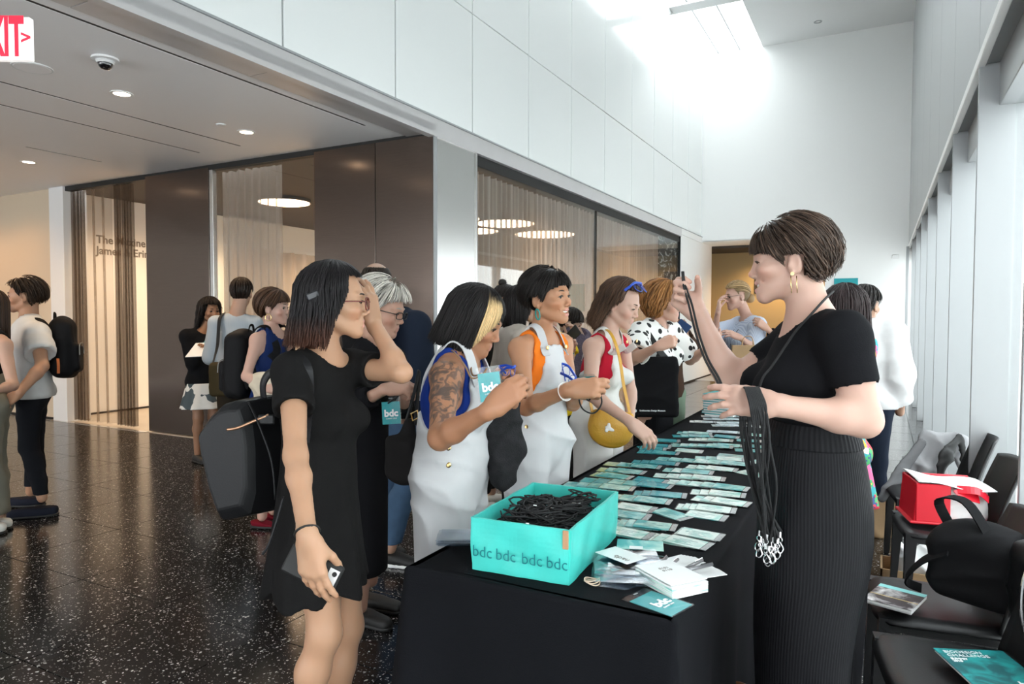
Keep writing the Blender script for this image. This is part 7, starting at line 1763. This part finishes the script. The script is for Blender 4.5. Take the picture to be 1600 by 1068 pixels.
# red gift box with tissue and ribbon on the third chair
RB = mat('red_paper', (.72, .012, .03), .35); c0 = np.array([.285, 4.02, .492]); R = rotm((0, 0, 1), .22); t = thing('gift_bag', 'red box bag with white tissue and clear lid on the third chair', 'bag', c0)
mk('red_side', *obox(c0+R[:, 0]*-.15+np.array([0, 0, .085]), (.012, .26, .19), R @ rotm((0, 1, 0), .08), .004), RB, t); mk('red_base', *obox(c0+np.array([0, 0, -.012]), (.36, .28, .012), R, .004), RB, t)
mk('red_side', *obox(c0-R[:, 1]*.13+R[:, 0]*-.08+np.array([0, 0, .085]), (.15, .010, .185), R, .004), RB, t); mk('red_side', *obox(c0+R[:, 1]*.13+np.array([0, 0, .085]), (.30, .010, .185), R, .004), RB, t)
S = Sdf(); S.bx(c0+R[:, 0]*.04+np.array([0, 0, .08]), (.13, .115, .085), R, .03); S.warp(folds(.012, 40, seed=6)); V, F = S.mesh(.010); mk('tissue', V, F, M['white_paint'], t, smooth=True)
V, F = grid(lambda u, v: tuple(c0[i]+R[i, 0]*((u-.5)*.33+.02)+R[i, 1]*(v-.5)*.28+(i == 2)*(.186+.008*np.sin(7*u+2*v)-.030*u) for i in range(3)), 14, 10); o = mk('white_lid', V, F, M['white_paint'], t, smooth=True); solid(o, .004)
for k in (-1, 1): mk('ribbon', *ribbon([c0+R[:, 0]*.02-R[:, 1]*.135+np.array([0, 0, .16]), c0+R[:, 0]*(.07+.03*k)-R[:, 1]*.15+np.array([0, 0, .15+.01*k]), c0+R[:, 0]*(.13+.02*k)-R[:, 1]*.14+np.array([0, 0, .12])], c0, .045, .002), RB, t)
# grey jacket over the fourth chair's back
jm = cloth('grey_jacket', (.36, .36, .37), rough=.7); jo = thing('jacket', 'light grey jacket with black lining draped over the fourth chair', 'jacket', (.45, 4.72, .5)); S = Sdf()
for a_, b_, ra, rb_ in ((P(1448, 690, 4.45), P(1505, 690, 4.35), .055, .055), (P(1452, 690, 4.42), P(1392, 772, 4.35), .075, .045), (P(1475, 695, 4.38), P(1440, 775, 4.30), .085, .075), (P(1500, 695, 4.38), P(1505, 735, 4.4), .05, .035)): S.rc(a_, b_, ra, rb_, .05, flat=.55, n=FW)
S.warp(folds(.022, 26, d=(.75, .5, .35), seed=14)); V, F = S.mesh(.011); mk('shell', V, F, jm, jo, smooth=True)
S = Sdf(); S.rc(P(1440, 692, 4.36), P(1408, 735, 4.30), .035, .040, .02, flat=.6, n=FW); S.rc(P(1408, 735, 4.30), P(1378, 778, 4.25), .040, .030, .02, flat=.6, n=FW); S.warp(folds(.010, 40, seed=5)); V, F = S.mesh(.009); mk('sleeve', V, F, cloth('dark_grey_sleeve', (.14, .14, .145), rough=.7), jo, smooth=True)
S = Sdf(); S.rc(P(1498, 682, 4.30), P(1478, 712, 4.24), .020, .045, .02, flat=.4, n=FW); S.rc(P(1478, 712, 4.24), P(1466, 748, 4.22), .045, .02, .02, flat=.4, n=FW); S.rc(P(1500, 684, 4.30), P(1509, 726, 4.28), .025, .022, .02, flat=.5, n=FW)
S.warp(folds(.008, 50, seed=3)); V, F = S.mesh(.008); mk('lining', V, F, M['black'], jo, smooth=True)
# black canvas tote on the second chair and a leather bag beside it
def soft_bag(label, c, h, seed, m, name='bag', R=None, strap=None):
    t = thing(name, label, 'bag', c); R = np.eye(3) if R is None else R; S = Sdf(); c = np.asarray(c, float)
    S.bx(c+R[:, 2]*h[2], h, R, .06, .03); S.ell(c+R[:, 2]*h[2]*1.7, np.array(h)*np.array([.8, .8, .6]), R, .05); S.warp(folds(.014, 20, d=(.5, .2, .8), seed=seed)); V, F = S.mesh(.009); mk('body', V, F, m, t, smooth=True)
    return t
CB = cloth('black_canvas', (.013, .013, .014), rough=.8)
t = soft_bag('slouching black canvas bag with long handles on the second chair', (.315, 2.86, .478), (.15, .10, .13), 21, CB, R=rotm((0, 0, 1), -.5))
for k, pts in enumerate(([(.24, 2.98, .70), (.20, 2.96, .80), (.27, 2.84, .83), (.34, 2.78, .72)], [(.22, 2.80, .66), (.15, 2.86, .60), (.10, 2.93, .50), (.15, 2.95, .47)])): mk('handle', *ribbon(pts, (.33, 2.86, .55), .034, .006), CB, t)
t = soft_bag('black leather bag with silver zip at the right end of the chairs', (.50, 2.63, .480), (.11, .15, .14), 22, LEATHER, R=rotm((0, 0, 1), .2))
mk('zipper', *tube(smoothpath([(.40, 2.50, .50), (.385, 2.52, .60), (.40, 2.56, .70), (.45, 2.60, .76)], 5), .005, 6), M['chrome'], t); mk('strap', *ribbon([(.42, 2.50, .72), (.40, 2.44, .58), (.42, 2.42, .44)], (.6, 2.6, .6), .03, .005), LEATHER, t)
# floor bits: brown bag under the table end, paper bags and papers under the chairs
t = soft_bag('brown leather handbag standing on the floor by the table leg', (-.40, 2.48, 0), (.11, .07, .055), 23, mat('brown_leather', (.16, .065, .030), .42, bump=.3, bscale=70)); mk('handle', *tube(smoothpath([(-.47, 2.44, .13), (-.44, 2.42, .21), (-.37, 2.42, .21), (-.33, 2.45, .13)], 5), .007, 6), mat('brown_handle', (.13, .05, .02), .4), t)
K = bpy.data.materials['kraft_paper']
t = thing('paper_bag', 'crumpled brown paper bag on the floor behind the third chair', 'bag', (.02, 5.25, 0)); S = Sdf(); S.bx((.02, 5.25, .14), (.09, .06, .14), rotm((0, 0, 1), .3), .01); S.warp(folds(.010, 26, seed=15)); V, F = S.mesh(.014); mk('body', V, F, K, t, smooth=False); mk('handle', *tube(smoothpath([(-.03, 5.23, .27), (0, 5.23, .34), (.05, 5.25, .34), (.07, 5.27, .27)], 4), .004, 5), K, t)
t = thing('cardboard_box', 'flat open cardboard box on the floor beneath the chairs', 'box', (.25, 4.35, 0)); mk('base', *box((.02, 4.25, 0.002), (.46, 4.50, .01)), K, t)
for lo, hi in (((.02, 4.25, .0), (.03, 4.50, .10)), ((.45, 4.25, .0), (.46, 4.50, .10)), ((.02, 4.25, 0), (.46, 4.26, .10)), ((.02, 4.49, 0), (.46, 4.50, .10))): mk('flap', *box(lo, hi), K, t)
t = thing('crumpled_papers', 'crumpled white papers and plastic in the box beneath the chairs', 'papers', (.25, 4.35, .01)); S = Sdf(); S.ell((.22, 4.375, .125), (.15, .10, .10)); S.warp(folds(.03, 38, seed=31)); V, F = S.mesh(.012); mk('wad', V, F, M['white_paint'], t, smooth=False)
# teal poster on the far wall behind the long-haired woman
c = onplane(1322, 446, 1, YB-.03); tag(mk('wall_poster', *box((c[0]-.24, YB-.02, c[2]-.55), (c[0]+.23, YB-.004, c[2]+.16), .002), M['teal']), 'teal poster on the far white wall behind the dark-haired woman', 'poster')
# dark denim jacket hanging from the arm between the two nearer overalls
t = thing('denim_jacket', 'faded black denim jacket hanging between the two nearer white overalls', 'jacket', P(786, 760, 2.62)); S = Sdf()
S.rc(P(784, 640, 2.6), P(788, 700, 2.62), .075, .080, .02, flat=.5, n=FW); S.rc(P(788, 700, 2.62), P(784, 745, 2.62), .080, .055, .03, flat=.5, n=FW); S.warp(folds(.014, 34, d=(.8, .3, .4), seed=17)); V, F = S.mesh(.008); mk('body', V, F, cloth('washed_black_denim', (.028, .028, .030), var=.35, vscale=30, bump=.5), t, smooth=True)
